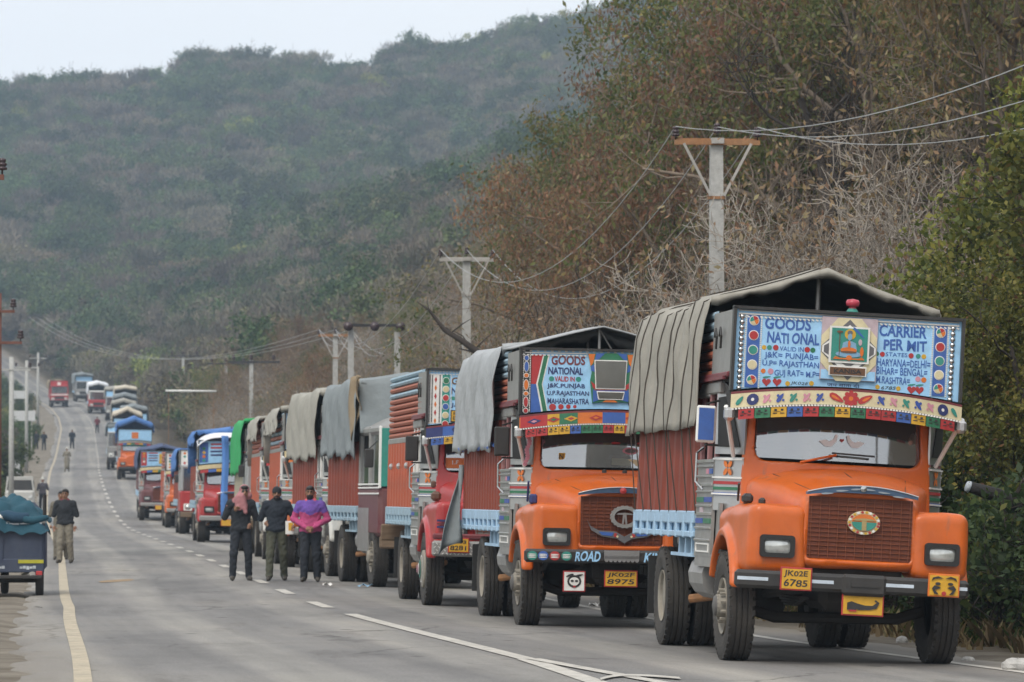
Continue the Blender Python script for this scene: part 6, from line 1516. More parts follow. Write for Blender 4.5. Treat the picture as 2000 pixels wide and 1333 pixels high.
def wood_mesh(name, lines, rmin=0.007):
    V = []; F = []; o = 0
    for pts, rad, lv in lines:
        n = 7 if lv == 0 else 5 if lv == 1 else 3
        P = np.array(pts); T = np.gradient(P, axis=0); T /= np.linalg.norm(T, axis=1)[:, None] + 1e-9
        a = np.cross(T, [0.31, 0.17, 0.93]); a /= np.linalg.norm(a, axis=1)[:, None] + 1e-9; b = np.cross(T, a)
        th = np.arange(n) * 2 * np.pi / n; rr = np.maximum(np.array(rad), rmin)
        ringv = P[:, None, :] + rr[:, None, None] * (a[:, None, :] * np.cos(th)[None, :, None] + b[:, None, :] * np.sin(th)[None, :, None])
        k = len(P); V.append(ringv.reshape(-1, 3))
        i, j = np.meshgrid(np.arange(k - 1), np.arange(n), indexing='ij'); j2 = (j + 1) % n
        F.append(np.stack([o + i * n + j, o + i * n + j2, o + (i + 1) * n + j2, o + (i + 1) * n + j], -1).reshape(-1, 4)); o += k * n
    return np_mesh(name, np.concatenate(V), np.concatenate(F), True)
def leaf_mesh(name, anchors, n, size, spread, seed, droop=0.5, aspect=0.45, clump=1.0, tint_pow=1.0):
    """n small folded leaves scattered round the twig points"""
    rs = np.random.default_rng(seed); A = np.array(anchors); idx = rs.integers(0, len(A), n)
    cl = rs.random(len(A)); P = A[idx] + rs.normal(0, spread, (n, 3))
    d = rs.normal(0, 1, (n, 3)); d[:, 2] -= droop * 1.6; d /= np.linalg.norm(d, axis=1)[:, None]
    s = np.cross(d, rs.normal(0, 1, (n, 3))); s /= np.linalg.norm(s, axis=1)[:, None] + 1e-9; nn = np.cross(d, s)
    L_ = size * (0.6 + 0.8 * rs.random(n))[:, None]; W = L_ * aspect
    V = np.stack([P, P + d * L_ * 0.5 + s * W * 0.5 + nn * W * 0.15, P + d * L_, P + d * L_ * 0.5 - s * W * 0.5 + nn * W * 0.15], 1).reshape(-1, 3)
    F = np.arange(n * 4).reshape(n, 4)
    me = np_mesh(name, V, F, False)
    at = me.attributes.new('tint', 'FLOAT', 'FACE')
    tint = np.clip(0.55 * cl[idx] + 0.6 * rs.random(n) - 0.08, 0, 1) ** tint_pow
    at.data.foreach_set('value', tint.astype(np.float32)); return me
def twig_points(twigs, per=4):
    out = []
    for pts, d in twigs:
        for k in range(per):
            t = (0.3 + 0.7 * (k + 0.5) / per) * (len(pts) - 1); i = min(int(t), len(pts) - 2); out.append(pts[i] + (pts[i + 1] - pts[i]) * (t - i))
    return out
PROTO = {}
def proto(key, H, r0, leaves, size, lm, bark, spread=0.16, droop=0.6, aspect=0.45, seed=1, rmin=0.008, tint_pow=1.0, **k):
    ln, tw = skeleton(seed, H, r0, **k)
    wm = wood_mesh('trunk', ln, rmin); lmx = leaf_mesh('crown', twig_points(tw), leaves, size, spread, seed + 5, droop, aspect, tint_pow=tint_pow) if leaves else None
    PROTO[key] = (wm, bark, lmx, lm)
proto('rust_a', 12.5, 0.24, 15000, 0.15, LM_rust, BK_brown, seed=11, n1=11, n2=7, n3=5, l1=0.42, spread=0.20, droop=1.0, aspect=0.34)
proto('rust_b', 12.5, 0.22, 11000, 0.15, LM_rust, BK_brown, seed=23, n1=9, n2=7, n3=5, l1=0.46, fork=0.3, spread=0.20, droop=1.0, aspect=0.34)
proto('olive_a', 13.0, 0.28, 18000, 0.145, LM_olive, BK_brown, seed=37, n1=11, n2=7, n3=5, l1=0.48, fork=0.25, spread=0.20, droop=0.7)
proto('olive_b', 12.0, 0.25, 14000, 0.145, LM_olive, BK_brown, seed=41, n1=10, n2=7, n3=5, l1=0.45, spread=0.22, droop=0.7)
proto('bare_a', 6.5, 0.10, 700, 0.13, LM_dry, BK_grey, seed=51, n1=9, n2=6, n3=5, n4=3, l1=0.55, fork=0.12, spread=0.75, up=0.16, rmin=0.008)
proto('bare_b', 6.0, 0.07, 900, 0.13, LM_dry, BK_grey, seed=63, n1=6, n2=5, n3=4, n4=3, l1=0.5, fork=0.1, spread=0.7, up=0.2, multi=3, rmin=0.008)
proto('bare_c', 7.5, 0.12, 500, 0.13, LM_dry, BK_brown, seed=71, n1=10, n2=6, n3=5, n4=2, l1=0.5, fork=0.2, spread=0.9, up=0.1, rmin=0.008)
proto('scrub', 4.5, 0.06, 2600, 0.15, LM_dry, BK_brown, seed=83, n1=6, n2=5, n3=4, n4=2, multi=3, l1=0.5, fork=0.08, spread=0.8, rmin=0.008)
proto('yellow', 7.6, 0.13, 24000, 0.105, LM_yellow, BK_dark, seed=91, n1=11, n2=6, n3=5, l1=0.40, fork=0.08, spread=0.17, droop=0.3, aspect=0.6)
proto('bush_green', 2.8, 0.05, 5200, 0.13, LM_green, BK_brown, seed=97, n1=6, n2=5, n3=4, multi=3, l1=0.55, fork=0.05, spread=0.14, droop=0.2, aspect=0.55)
proto('bush_tall', 8.6, 0.10, 15000, 0.14, LM_green, BK_brown, seed=131, n1=8, n2=6, n3=4, multi=3, l1=0.42, fork=0.06, spread=0.16, droop=0.2, aspect=0.5)
proto('bush_dark', 2.6, 0.05, 6000, 0.12, LM_dark, BK_dark, seed=103, n1=6, n2=5, n3=4, multi=3, l1=0.6, fork=0.04, spread=0.13, droop=0.2, aspect=0.55)
proto('dead', 8.5, 0.17, 0, 0.1, LM_dry, BK_dark, seed=117, n1=6, n2=5, n3=4, n4=3, l1=0.5, fork=0.35, spread=0.8, up=0.12, rmin=0.009)

def plant(key, px, d, label, cat='tree', name='tree', s=1.0, rz=None, group='trees and bushes on the right-hand bank', x=None, tilt=0.0):
    x = (px - 1000) / FPX * d if x is None else x
    rz = random.random() * 6.28 if rz is None else rz
    t = thing(name, label, cat, (x, d, gz(x, d)), (tilt, 0, rz), group); t.scale = (s, s, s)
    wm, bk, lm, lmat = PROTO[key]
    link('trunk', wm, bk, t)
    if lm is not None: link('crown', lm, lmat, t)
    return t
ORD = ['first', 'second', 'third', 'fourth', 'fifth', 'sixth', 'seventh', 'eighth', 'ninth', 'tenth', 'eleventh', 'twelfth', 'thirteenth', 'fourteenth', 'fifteenth', 'sixteenth', 'seventeenth']
# the big trees of the bank
for key, px, d, s, lb in (
    ('rust_a', 1235, 104, 0.86, 'rust-leaved tree with forked dark trunk between the two nearest power poles'),
    ('rust_b', 1350, 108, 1.05, 'tall rust-leaved tree just left of the nearest power pole'),
    ('olive_a', 1440, 104, 1.12, 'tall dark olive tree behind the head of the nearest power pole'),
    ('rust_a', 1600, 100, 1.12, 'tall russet tree with black bare limbs above the nearest truck'),
    ('olive_b', 1760, 96, 1.15, 'big dark olive tree between the black-limbed tree and the right edge'),
    ('rust_b', 1880, 92, 1.10, 'russet tree with pale branches near the upper right corner'),
    ('olive_a', 2060, 90, 1.05, 'dark olive tree at the right edge behind the yellow-green tree'),
    ('rust_b', 1200, 124, 0.80, 'smaller rust-leaved tree at the left end of the bank wood'),
    ('olive_b', 1310, 126, 1.05, 'green-topped tree rising behind the rust-leaved trees'),
    ('olive_a', 1500, 124, 1.10, 'rear olive tree whose crown fills the top of the picture right of the pole'),
    ('rust_a', 1700, 122, 1.15, 'rear russet tree at the top of the picture above the nearest truck'),
    ('olive_b', 1930, 118, 1.15, 'rear dark tree in the top right corner'),
    ('rust_a', 1350, 138, 1.20, 'hindmost russet tree on the skyline above the nearest power pole')): plant(key, px, d, lb, s=s)
for px, d, s, lb in ((1985, 62, 1.10, 'tallest yellow-green tree at the right, reaching towards the wires'), (2050, 57, 0.98, 'yellow-green leafy tree at the right edge of the picture'), (2230, 60, 1.05, 'second yellow-green tree just beyond the right edge'), (2090, 50, 0.62, 'lower yellow-green bushy tree at the right edge beside the nearest truck')): plant('yellow', px, d, lb, s=s)
plant('dead', 1165, 96, 'leafless dark tree with crooked trunk left of the nearest power pole', s=0.92, rz=2.0)
plant('dead', 1690, 94, 'leafless black-limbed tree high above the nearest truck', s=1.35, rz=4.1)
cnt = {}
def nth(g): cnt[g] = cnt.get(g, 0) + 1; return ORD[cnt[g] - 1]
for key, px, d, s in sorted((('bare_a', 1270, 86, .9), ('bare_b', 1340, 82, 1.0), ('bare_b', 1430, 78, .95), ('bare_a', 1500, 76, 1.0), ('bare_a', 1580, 74, .95), ('bare_b', 1650, 72, 1.1), ('bare_a', 1715, 72, 1.05), ('bare_b', 1780, 70, 1.0), ('bare_a', 1840, 68, .95),
                      ('bare_c', 1400, 90, 1.0), ('bare_c', 1540, 88, 1.05), ('bare_c', 1690, 84, 1.1), ('bare_c', 1820, 80, 1.0), ('bare_b', 1900, 74, 1.0), ('bare_a', 1210, 92, .85), ('bare_c', 1120, 98, .9), ('bare_b', 1080, 104, 1.0), ('bare_a', 1040, 112, .95), ('bare_c', 985, 124, .8)), key=lambda q: q[1]):
    plant(key, px, d, ('leafless grey tree behind the nearest truck\'s roof, %s from the left' % nth('a') if px > 1380 else 'leafless pale tree between the nearest two power poles, %s from the left' % nth('b')), s=s,
          group='leafless trees behind the nearest truck' if px > 1380 else 'leafless trees between the poles')
for px, d, s in sorted(((1135, 92, .58), (1165, 90, .60), (1205, 88, .64), (1255, 84, .60), (1310, 92, .66), (1480, 92, 1.2), (1420, 86, 1.0), (1560, 98, 1.2), (1110, 100, .55))):
    plant('bush_tall' if px < 1340 else 'bush_green', px, d, 'fresh green bush on the bank above the orange trucks, %s from the left' % nth('c'), 'bush', 'bush', s, group='green bushes above the orange trucks')
for u, d, s in sorted(((6.9, 44.5, .62), (7.3, 46.5, .85), (6.9, 49, .75), (7.9, 48, 1.1), (7.6, 52, 1.1), (8.6, 45, 1.2), (9.2, 50, 1.25), (7.2, 55, 1.0), (8.2, 57, 1.3), (9.6, 54, 1.25), (7.6, 60, 1.2), (9.0, 62, 1.25), (7.8, 66, 1.3), (9.4, 69, 1.25), (10.5, 58, 1.3), (11, 64, 1.3), (11.5, 51, 1.3)), key=lambda q: q[1]):
    plant('bush_dark', 0, d, 'dark green bush right of the nearest truck, %s counting away from the camera' % nth('d'), 'bush', 'bush', s, x=float(XC(d)) + u, group='dark bushes right of the nearest truck')
for u, d, s in ((8.8, 78, 1.0), (10, 84, 1.1), (9.4, 92, 1.0), (11, 98, 1.1), (9.4, 106, 1.1), (10.5, 113, 1.1), (9.6, 121, 1.1), (11.4, 128, 1.2), (10, 136, 1.1), (12, 143, 1.2), (10.2, 151, 1.1), (12.5, 158, 1.2), (10.4, 166, 1.1), (12.2, 174, 1.2), (10.6, 182, 1.1), (13, 190, 1.2)):
    plant(('scrub', 'bare_b', 'scrub', 'bare_c')[int(d) % 4], 0, d, 'brown dry scrub tree behind the queue, %s counting away from the camera' % nth('e'), 'tree', 'tree', s * .8, x=float(XC(d)) + u, group='dry scrub behind the queue')

# ---- far woods: too many to count, one object of scattered trees
def join_tree(name, lmx, lm, wm, bark):
    v0 = np.zeros(len(lmx.vertices) * 3, np.float32); lmx.vertices.foreach_get('co', v0); v1 = np.zeros(len(wm.vertices) * 3, np.float32); wm.vertices.foreach_get('co', v1)
    f0 = np.zeros(len(lmx.loops), np.int32); lmx.loops.foreach_get('vertex_index', f0); f1 = np.zeros(len(wm.loops), np.int32); wm.loops.foreach_get('vertex_index', f1)
    t0 = np.zeros(len(lmx.polygons), np.float32); lmx.attributes['tint'].data.foreach_get('value', t0)
    me = np_mesh(name, np.concatenate([v0.reshape(-1, 3), v1.reshape(-1, 3)]), np.concatenate([f0.reshape(-1, 4), f1.reshape(-1, 4) + len(v0) // 3]), False)
    at = me.attributes.new('tint', 'FLOAT', 'FACE'); at.data.foreach_set('value', np.concatenate([t0, np.zeros(len(wm.polygons), np.float32)]))
    me.materials.append(lm); me.materials.append(bark)
    me.polygons.foreach_set('material_index', np.concatenate([np.zeros(len(t0), np.int32), np.ones(len(wm.polygons), np.int32)])); return me
mid_col = bpy.data.collections.new('bank_tree_kinds')
for k_, key in enumerate(('rust_b', 'olive_b', 'bare_a', 'bare_c', 'scrub', 'bush_green', 'bare_b')):
    wm, bk, lmx, lm = PROTO[key]; mid_col.objects.link(bpy.data.objects.new('mid_%02d' % k_, join_tree('mid_%02d' % k_, lmx, lm, wm, bk)))
far_col = bpy.data.collections.new('far_tree_kinds')
def far_tree(name, seed, H, lm, n, size, bark, bare=False, rx=0.42):
    rs = np.random.default_rng(seed); A = []
    nb = 16
    for k in range(nb):
        a = rs.random() * 6.283; r = math.sqrt(rs.random()) * H * rx; z = H * (0.45 + 0.45 * rs.random()) - r * 0.35
        c = np.array([r * math.cos(a), r * math.sin(a), z]); A += [c + rs.normal(0, H * 0.075, 3) * np.array([1.2, 1.2, 0.7]) for _ in range(14)]
    lmx = leaf_mesh(name, A, n, size, H * 0.035, seed, 0.15 if not bare else -0.9, 0.7 if not bare else 0.10)
    o = bpy.data.objects.new(name, lmx); lmx.materials.append(lm); far_col.objects.link(o)
    ln, tw = skeleton(seed, H, H * 0.018, n1=7, n2=3 if not bare else 5, n3=0 if not bare else 3, l1=0.5, fork=0.3)
    wm = wood_mesh(name + '_wood', ln, 0.03); 
    me = join_tree(name, lmx, lm, wm, bark)
    o.data = me
LM_twig = leaf_material('far_twigs', [(0.0, (0.102, 0.091, 0.066)), (0.5, (0.168, 0.146, 0.107)), (1.0, (0.227, 0.200, 0.146))], 0.1, 0.9, 0.03, 0.38)
LM_farg = leaf_material('far_green', [(0.0, (0.047, 0.074, 0.034)), (0.5, (0.084, 0.124, 0.046)), (1.0, (0.142, 0.182, 0.061))], 0.2, 0.8, 0.03, 0.45)
LM_farb = leaf_material('far_brown', [(0.0, (0.112, 0.094, 0.056)), (0.5, (0.181, 0.152, 0.090)), (1.0, (0.250, 0.213, 0.125))], 0.2, 0.8, 0.03, 0.4)
LM_fary = leaf_material('far_yellow_green', [(0.0, (0.157, 0.180, 0.044)), (0.5, (0.247, 0.270, 0.064)), (1.0, (0.360, 0.348, 0.079))], 0.2, 0.8, 0.02, 0.2)
BK_far = pmat('bark_far', (0.11, 0.095, 0.08), 0.9, var=0, rand=0.2)
far_tree('far_00', 1, 9.5, LM_farg, 5200, 0.36, BK_far, rx=0.46); far_tree('far_01', 2, 8.5, LM_farg, 4800, 0.35, BK_far, rx=0.55)
far_tree('far_02', 3, 8.0, LM_twig, 1700, 1.15, BK_far, True, 0.48); far_tree('far_03', 4, 7.0, LM_twig, 1500, 1.1, BK_far, True, 0.5)
far_tree('far_04', 5, 7.5, LM_farb, 2600, 0.33, BK_far, rx=0.48); far_tree('far_05', 6, 7.0, LM_fary, 2600, 0.34, BK_far)
far_tree('far_06', 7, 6.0, LM_farb, 2200, 0.31, BK_far, rx=0.55)

def scatter(name, pts, kinds, scales, rots, label, cat, kinds_col=None):
    me = bpy.data.meshes.new(name); me.vertices.add(len(pts)); me.vertices.foreach_set('co', np.asarray(pts, np.float32).ravel())
    for nm, ty, arr in (('kind', 'INT', kinds), ('size', 'FLOAT', scales), ('turn', 'FLOAT', rots)):
        a = me.attributes.new(nm, ty, 'POINT'); a.data.foreach_set('value', np.asarray(arr, np.int32 if ty == 'INT' else np.float32))
    o = bpy.data.objects.new(name, me); col.objects.link(o); o['kind'] = 'stuff'; o['label'] = label; o['category'] = cat
    ng = bpy.data.node_groups.new(name + '_scatter', 'GeometryNodeTree')
    ng.interface.new_socket('Geometry', in_out='INPUT', socket_type='NodeSocketGeometry'); ng.interface.new_socket('Geometry', in_out='OUTPUT', socket_type='NodeSocketGeometry')
    N = ng.nodes; L = ng.links
    gi = N.new('NodeGroupInput'); go = N.new('NodeGroupOutput'); ip = N.new('GeometryNodeInstanceOnPoints'); ci = N.new('GeometryNodeCollectionInfo')
    mp = N.new('GeometryNodeMeshToPoints'); ci.inputs['Collection'].default_value = kinds_col or far_col; ci.inputs['Separate Children'].default_value = True; ci.inputs['Reset Children'].default_value = True
    def attr(nm, dt):
        a = N.new('GeometryNodeInputNamedAttribute'); a.data_type = dt; a.inputs['Name'].default_value = nm; return a.outputs['Attribute']
    cx_ = N.new('ShaderNodeCombineXYZ'); L.new(attr('turn', 'FLOAT'), cx_.inputs['Z'])
    L.new(gi.outputs[0], mp.inputs['Mesh']); L.new(mp.outputs[0], ip.inputs['Points']); L.new(ci.outputs[0], ip.inputs['Instance'])
    ip.inputs['Pick Instance'].default_value = True; L.new(attr('kind', 'INT'), ip.inputs['Instance Index'])
    L.new(cx_.outputs[0], ip.inputs['Rotation']); L.new(attr('size', 'FLOAT'), ip.inputs['Scale'])
    L.new(ip.outputs[0], go.inputs[0])
    md = o.modifiers.new('scatter', 'NODES'); md.node_group = ng
    return o
def pick(rs, n, w): return rs.choice(7, n, p=np.array(w) / sum(w))
# the hill
rs = np.random.default_rng(99)
n = 11500; yv = 600 + 520 * rs.random(n); av = -500 + 2300 * rs.random(n); xv = (av - 1000) / FPX * yv; uv_ = xv - XC(yv)
keep = (rs.random(n) < 0.30 + 0.75 * yv / 1100) & ((np.abs(uv_) > 9) | (yv > 700))
scar = np.zeros(n, bool)
for (sa, sy, wa, wy_) in ((405, 985, 26, 60), (250, 870, 45, 16), (540, 900, 30, 18), (800, 850, 40, 20)): scar |= ((av - sa) / wa) ** 2 + ((yv - sy) / wy_) ** 2 < 1
keep &= ~scar; xv, yv, av = xv[keep], yv[keep], av[keep]
zv = ground_z(xv, yv); n = len(xv)
cl = bumps(av, yv * 2.0, 90.0, 5.0) + 0.5 * bumps(av, yv * 2, 31.0, 2.0)
kd = np.where(rs.random(n) < 0.46 + 0.42 * cl, pick(rs, n, [5, 4, 0.6, 0.4, 0.9, 0.9, 0.5]), pick(rs, n, [0.6, 0.5, 4.5, 4.5, 2.6, 0.2, 2.0]))
szs = np.where(kd < 2, 0.55 + 0.75 * rs.random(n) ** 1.8, 0.5 + 0.8 * rs.random(n) ** 1.6)
hill_wood = scatter('hillside_forest', np.stack([xv, yv, zv - 0.3], -1), kd, szs, 6.28 * rs.random(n), 'hazy mixed forest covering the far hillside', 'forest')
# scrub between the road and the hill: finer trees near, coarser far
n = 1500; yv = 330 + 300 * rs.random(n); uv_ = 9.5 + 80 * rs.random(n) ** 1.2; xv = XC(yv) + uv_
scatter('bank_scrub', np.stack([xv, yv, ground_z(xv, yv) - 0.3], -1), pick(rs, n, [0.9, 0.8, 2.0, 2.0, 4.0, 0.6, 4.5]), 0.55 + 0.55 * rs.random(n), 6.28 * rs.random(n), 'olive and brown scrub on the bank behind the far queue', 'scrub')
n = 900; yv = 195 + 150 * rs.random(n); uv_ = 9.6 + 60 * rs.random(n) ** 1.2; xv = XC(yv) + uv_
mk = pick(rs, n, [0.7, 1.0, 2.0, 2.0, 3.4, 2.0, 2.4]); ms_ = np.where(mk < 2, 0.6, 0.85) * (0.65 + 0.6 * rs.random(n)); ms_ = np.where(mk == 5, 1.2 * ms_, ms_)
scatter('bank_brush', np.stack([xv, yv, ground_z(xv, yv) - 0.3], -1), mk, ms_, 6.28 * rs.random(n), 'dry brown brush on the bank behind the middle of the queue', 'scrub', mid_col)
# fill behind the big trees of the bank
n = 620; yv = 112 + 95 * rs.random(n); uv_ = 12.5 + 55 * rs.random(n) ** 1.1; xv = XC(yv) + uv_
kp = (1000 + xv / yv * FPX) > 965; xv, yv = xv[kp], yv[kp]; n = len(xv); edge = (1000 + xv / yv * FPX) < 1200
mk = np.where(edge, pick(rs, n, [0.0, 0.0, 2, 2, 4, 1.5, 3]), pick(rs, n, [2.6, 1.8, 1.6, 2.0, 1.5, 0.6, 1.2])); ms_ = np.where(mk < 2, 0.9, 0.95) * (0.7 + 0.5 * rs.random(n))
scatter('bank_thicket', np.stack([xv, yv, ground_z(xv, yv) - 0.3], -1), mk, ms_, 6.28 * rs.random(n), 'dense brown thicket behind the big trees on the bank', 'thicket', mid_col)
# left of the road, far
n = 420; yv = 230 + 420 * rs.random(n); uv_ = -7.5 - 60 * rs.random(n) ** 1.4; xv = XC(yv) + uv_
scatter('left_verge_scrub', np.stack([xv, yv, ground_z(xv, yv) - 0.3], -1), pick(rs, n, [3, 3, 1.2, 1.0, 0.8, 1.6, 0.8]), 0.2 + 0.35 * rs.random(n), 6.28 * rs.random(n), 'low green scrub along the far left verge', 'scrub')

# ---- weeds and dry grass along the verges
def tufts(name, n, ufun, yfun, h, lm, label, seed):
    rs = np.random.default_rng(seed); y = yfun(rs, n); u = ufun(rs, n); x = XC(y) + u; z = ground_z(x, y)
    nb = 7; P = np.repeat(np.stack([x, y, z - 0.02], -1), nb, 0); m_ = len(P)
    P[:, :2] += rs.normal(0, 0.06, (m_, 2)); hh = h * (0.4 + 0.9 * rs.random(m_)) * np.repeat(0.5 + rs.random(n), nb)
    a = rs.random(m_) * 6.283; lean = 0.6 * rs.random(m_); d = np.stack([np.cos(a) * lean, np.sin(a) * lean, np.ones(m_)], -1); s = np.stack([-np.sin(a), np.cos(a), 0 * a], -1)
    w = (0.012 + 0.02 * rs.random(m_))[:, None]
    mid = P + d * hh[:, None] * 0.55; tip = P + d * hh[:, None] + np.stack([np.cos(a), np.sin(a), -0.3 + 0 * a], -1) * hh[:, None] * 0.25
    V = np.stack([P - s * w, P + s * w, mid + s * w, tip, mid - s * w], 1).reshape(-1, 3); F = np.arange(m_ * 5).reshape(m_, 5)
    me = np_mesh(name, V, F, False); at = me.attributes.new('tint', 'FLOAT', 'FACE'); at.data.foreach_set('value', rs.random(m_).astype(np.float32))
    o = link(name, me, lm); o['kind'] = 'stuff'; o['label'] = label; o['category'] = 'grass'; return o
tufts('verge_weeds', 2600, lambda r, n: 6.0 + 2.6 * r.random(n) ** 0.9, lambda r, n: 34 + 60 * r.random(n) ** 1.3, 0.20, LM_green, 'green weeds along the right verge', 5)
tufts('dry_grass', 2600, lambda r, n: 5.6 + 3.4 * r.random(n), lambda r, n: 34 + 130 * r.random(n) ** 1.3, 0.22, LM_dry, 'dry grass along the right verge', 6)
tufts('left_grass', 4200, lambda r, n: -5.6 - 5 * r.random(n), lambda r, n: 120 + 330 * r.random(n), 0.5, LM_green, 'fresh green grass on the far left verge', 7)

# ================================================================ people
SKIN = pmat('skin_brown', (0.24, 0.125, 0.075), 0.55, var=0.08)
HAIR = pmat('hair_black', (0.012, 0.010, 0.009), 0.6, var=0.2)
EYEM = pmat('eye_dark', (0.02, 0.015, 0.012), 0.3, var=0)
LIPM = pmat('lip', (0.20, 0.07, 0.06), 0.5, var=0)
SHOE = pmat('shoe_black', (0.02, 0.018, 0.016), 0.5, var=0.1, dust=0.3)
def cloth(nm, c): return pmat('cloth_' + nm, c, 0.9, var=0.16, scale=7, bump=0.5, bscale=16)
def seg_d(P, a, b, ra, rb):
    a = np.array(a, float); b = np.array(b, float); ab = b - a; t = np.clip(((P - a) @ ab) / (ab @ ab + 1e-12), 0, 1)
    return np.linalg.norm(P - a - t[..., None] * ab, axis=-1) - (ra + (rb - ra) * t)
def ell_d(P, c, r):
    q = (P - np.array(c)) / np.array(r); k = np.linalg.norm(q, axis=-1); return (k - 1) * min(r)
def build_person(prims, mats, h):
    lo = np.array([9., 9, 9]); hi = -lo
    for p in prims:
        if p[0] == 's': pts = [np.array(p[1]) - max(p[3:5]), np.array(p[1]) + max(p[3:5]), np.array(p[2]) - max(p[3:5]), np.array(p[2]) + max(p[3:5])]
        else: pts = [np.array(p[1]) - np.array(p[2]), np.array(p[1]) + np.array(p[2])]
        for q in pts: lo = np.minimum(lo, q); hi = np.maximum(hi, q)
    lo -= 0.05; hi += 0.05
    def f(X, Y, Z):
        V = np.full(X.shape, 1.0)
        for p in prims:
            if p[0] == 's':
                rr = max(p[3:5]) + 0.07; a = np.minimum(p[1], p[2]) - rr; b = np.maximum(p[1], p[2]) + rr
            else: a = np.array(p[1]) - np.array(p[2]) - 0.07; b = np.array(p[1]) + np.array(p[2]) + 0.07
            i0 = np.maximum(((a - lo) / h).astype(int), 0); i1 = np.minimum(((b - lo) / h).astype(int) + 2, X.shape)
            sl = tuple(slice(i, j) for i, j in zip(i0, i1)); P = np.stack([X[sl], Y[sl], Z[sl]], -1)
            d = seg_d(P, *p[1:5]) if p[0] == 's' else ell_d(P, p[1], p[2])
            k = p[-1]; w = V[sl]; hh = np.maximum(k - np.abs(w - d), 0) / k; V[sl] = np.minimum(w, d) - hh * hh * k * 0.25
        fold = 0.0028 * (np.sin(46 * Z + 17 * X + 5 * np.sin(21 * X)) + 0.7 * np.sin(71 * Z - 33 * X + 29 * Y)); return V + np.where(Z < hi[2] - 0.36, fold, 0)
    v, q = surfnet(f, lo, hi, h)
    c = v[q].mean(1); best = np.full(len(c), 9.0); lab = np.zeros(len(c), np.int32)
    for p in prims:
        d = seg_d(c, *p[1:5]) if p[0] == 's' else ell_d(c, p[1], p[2])
        m_ = d < best; best[m_] = d[m_]; lab[m_] = p[-2]
    me = np_mesh('person', v, q, True)
    for m_ in mats: me.materials.append(m_)
    me.polygons.foreach_set('material_index', lab); return me
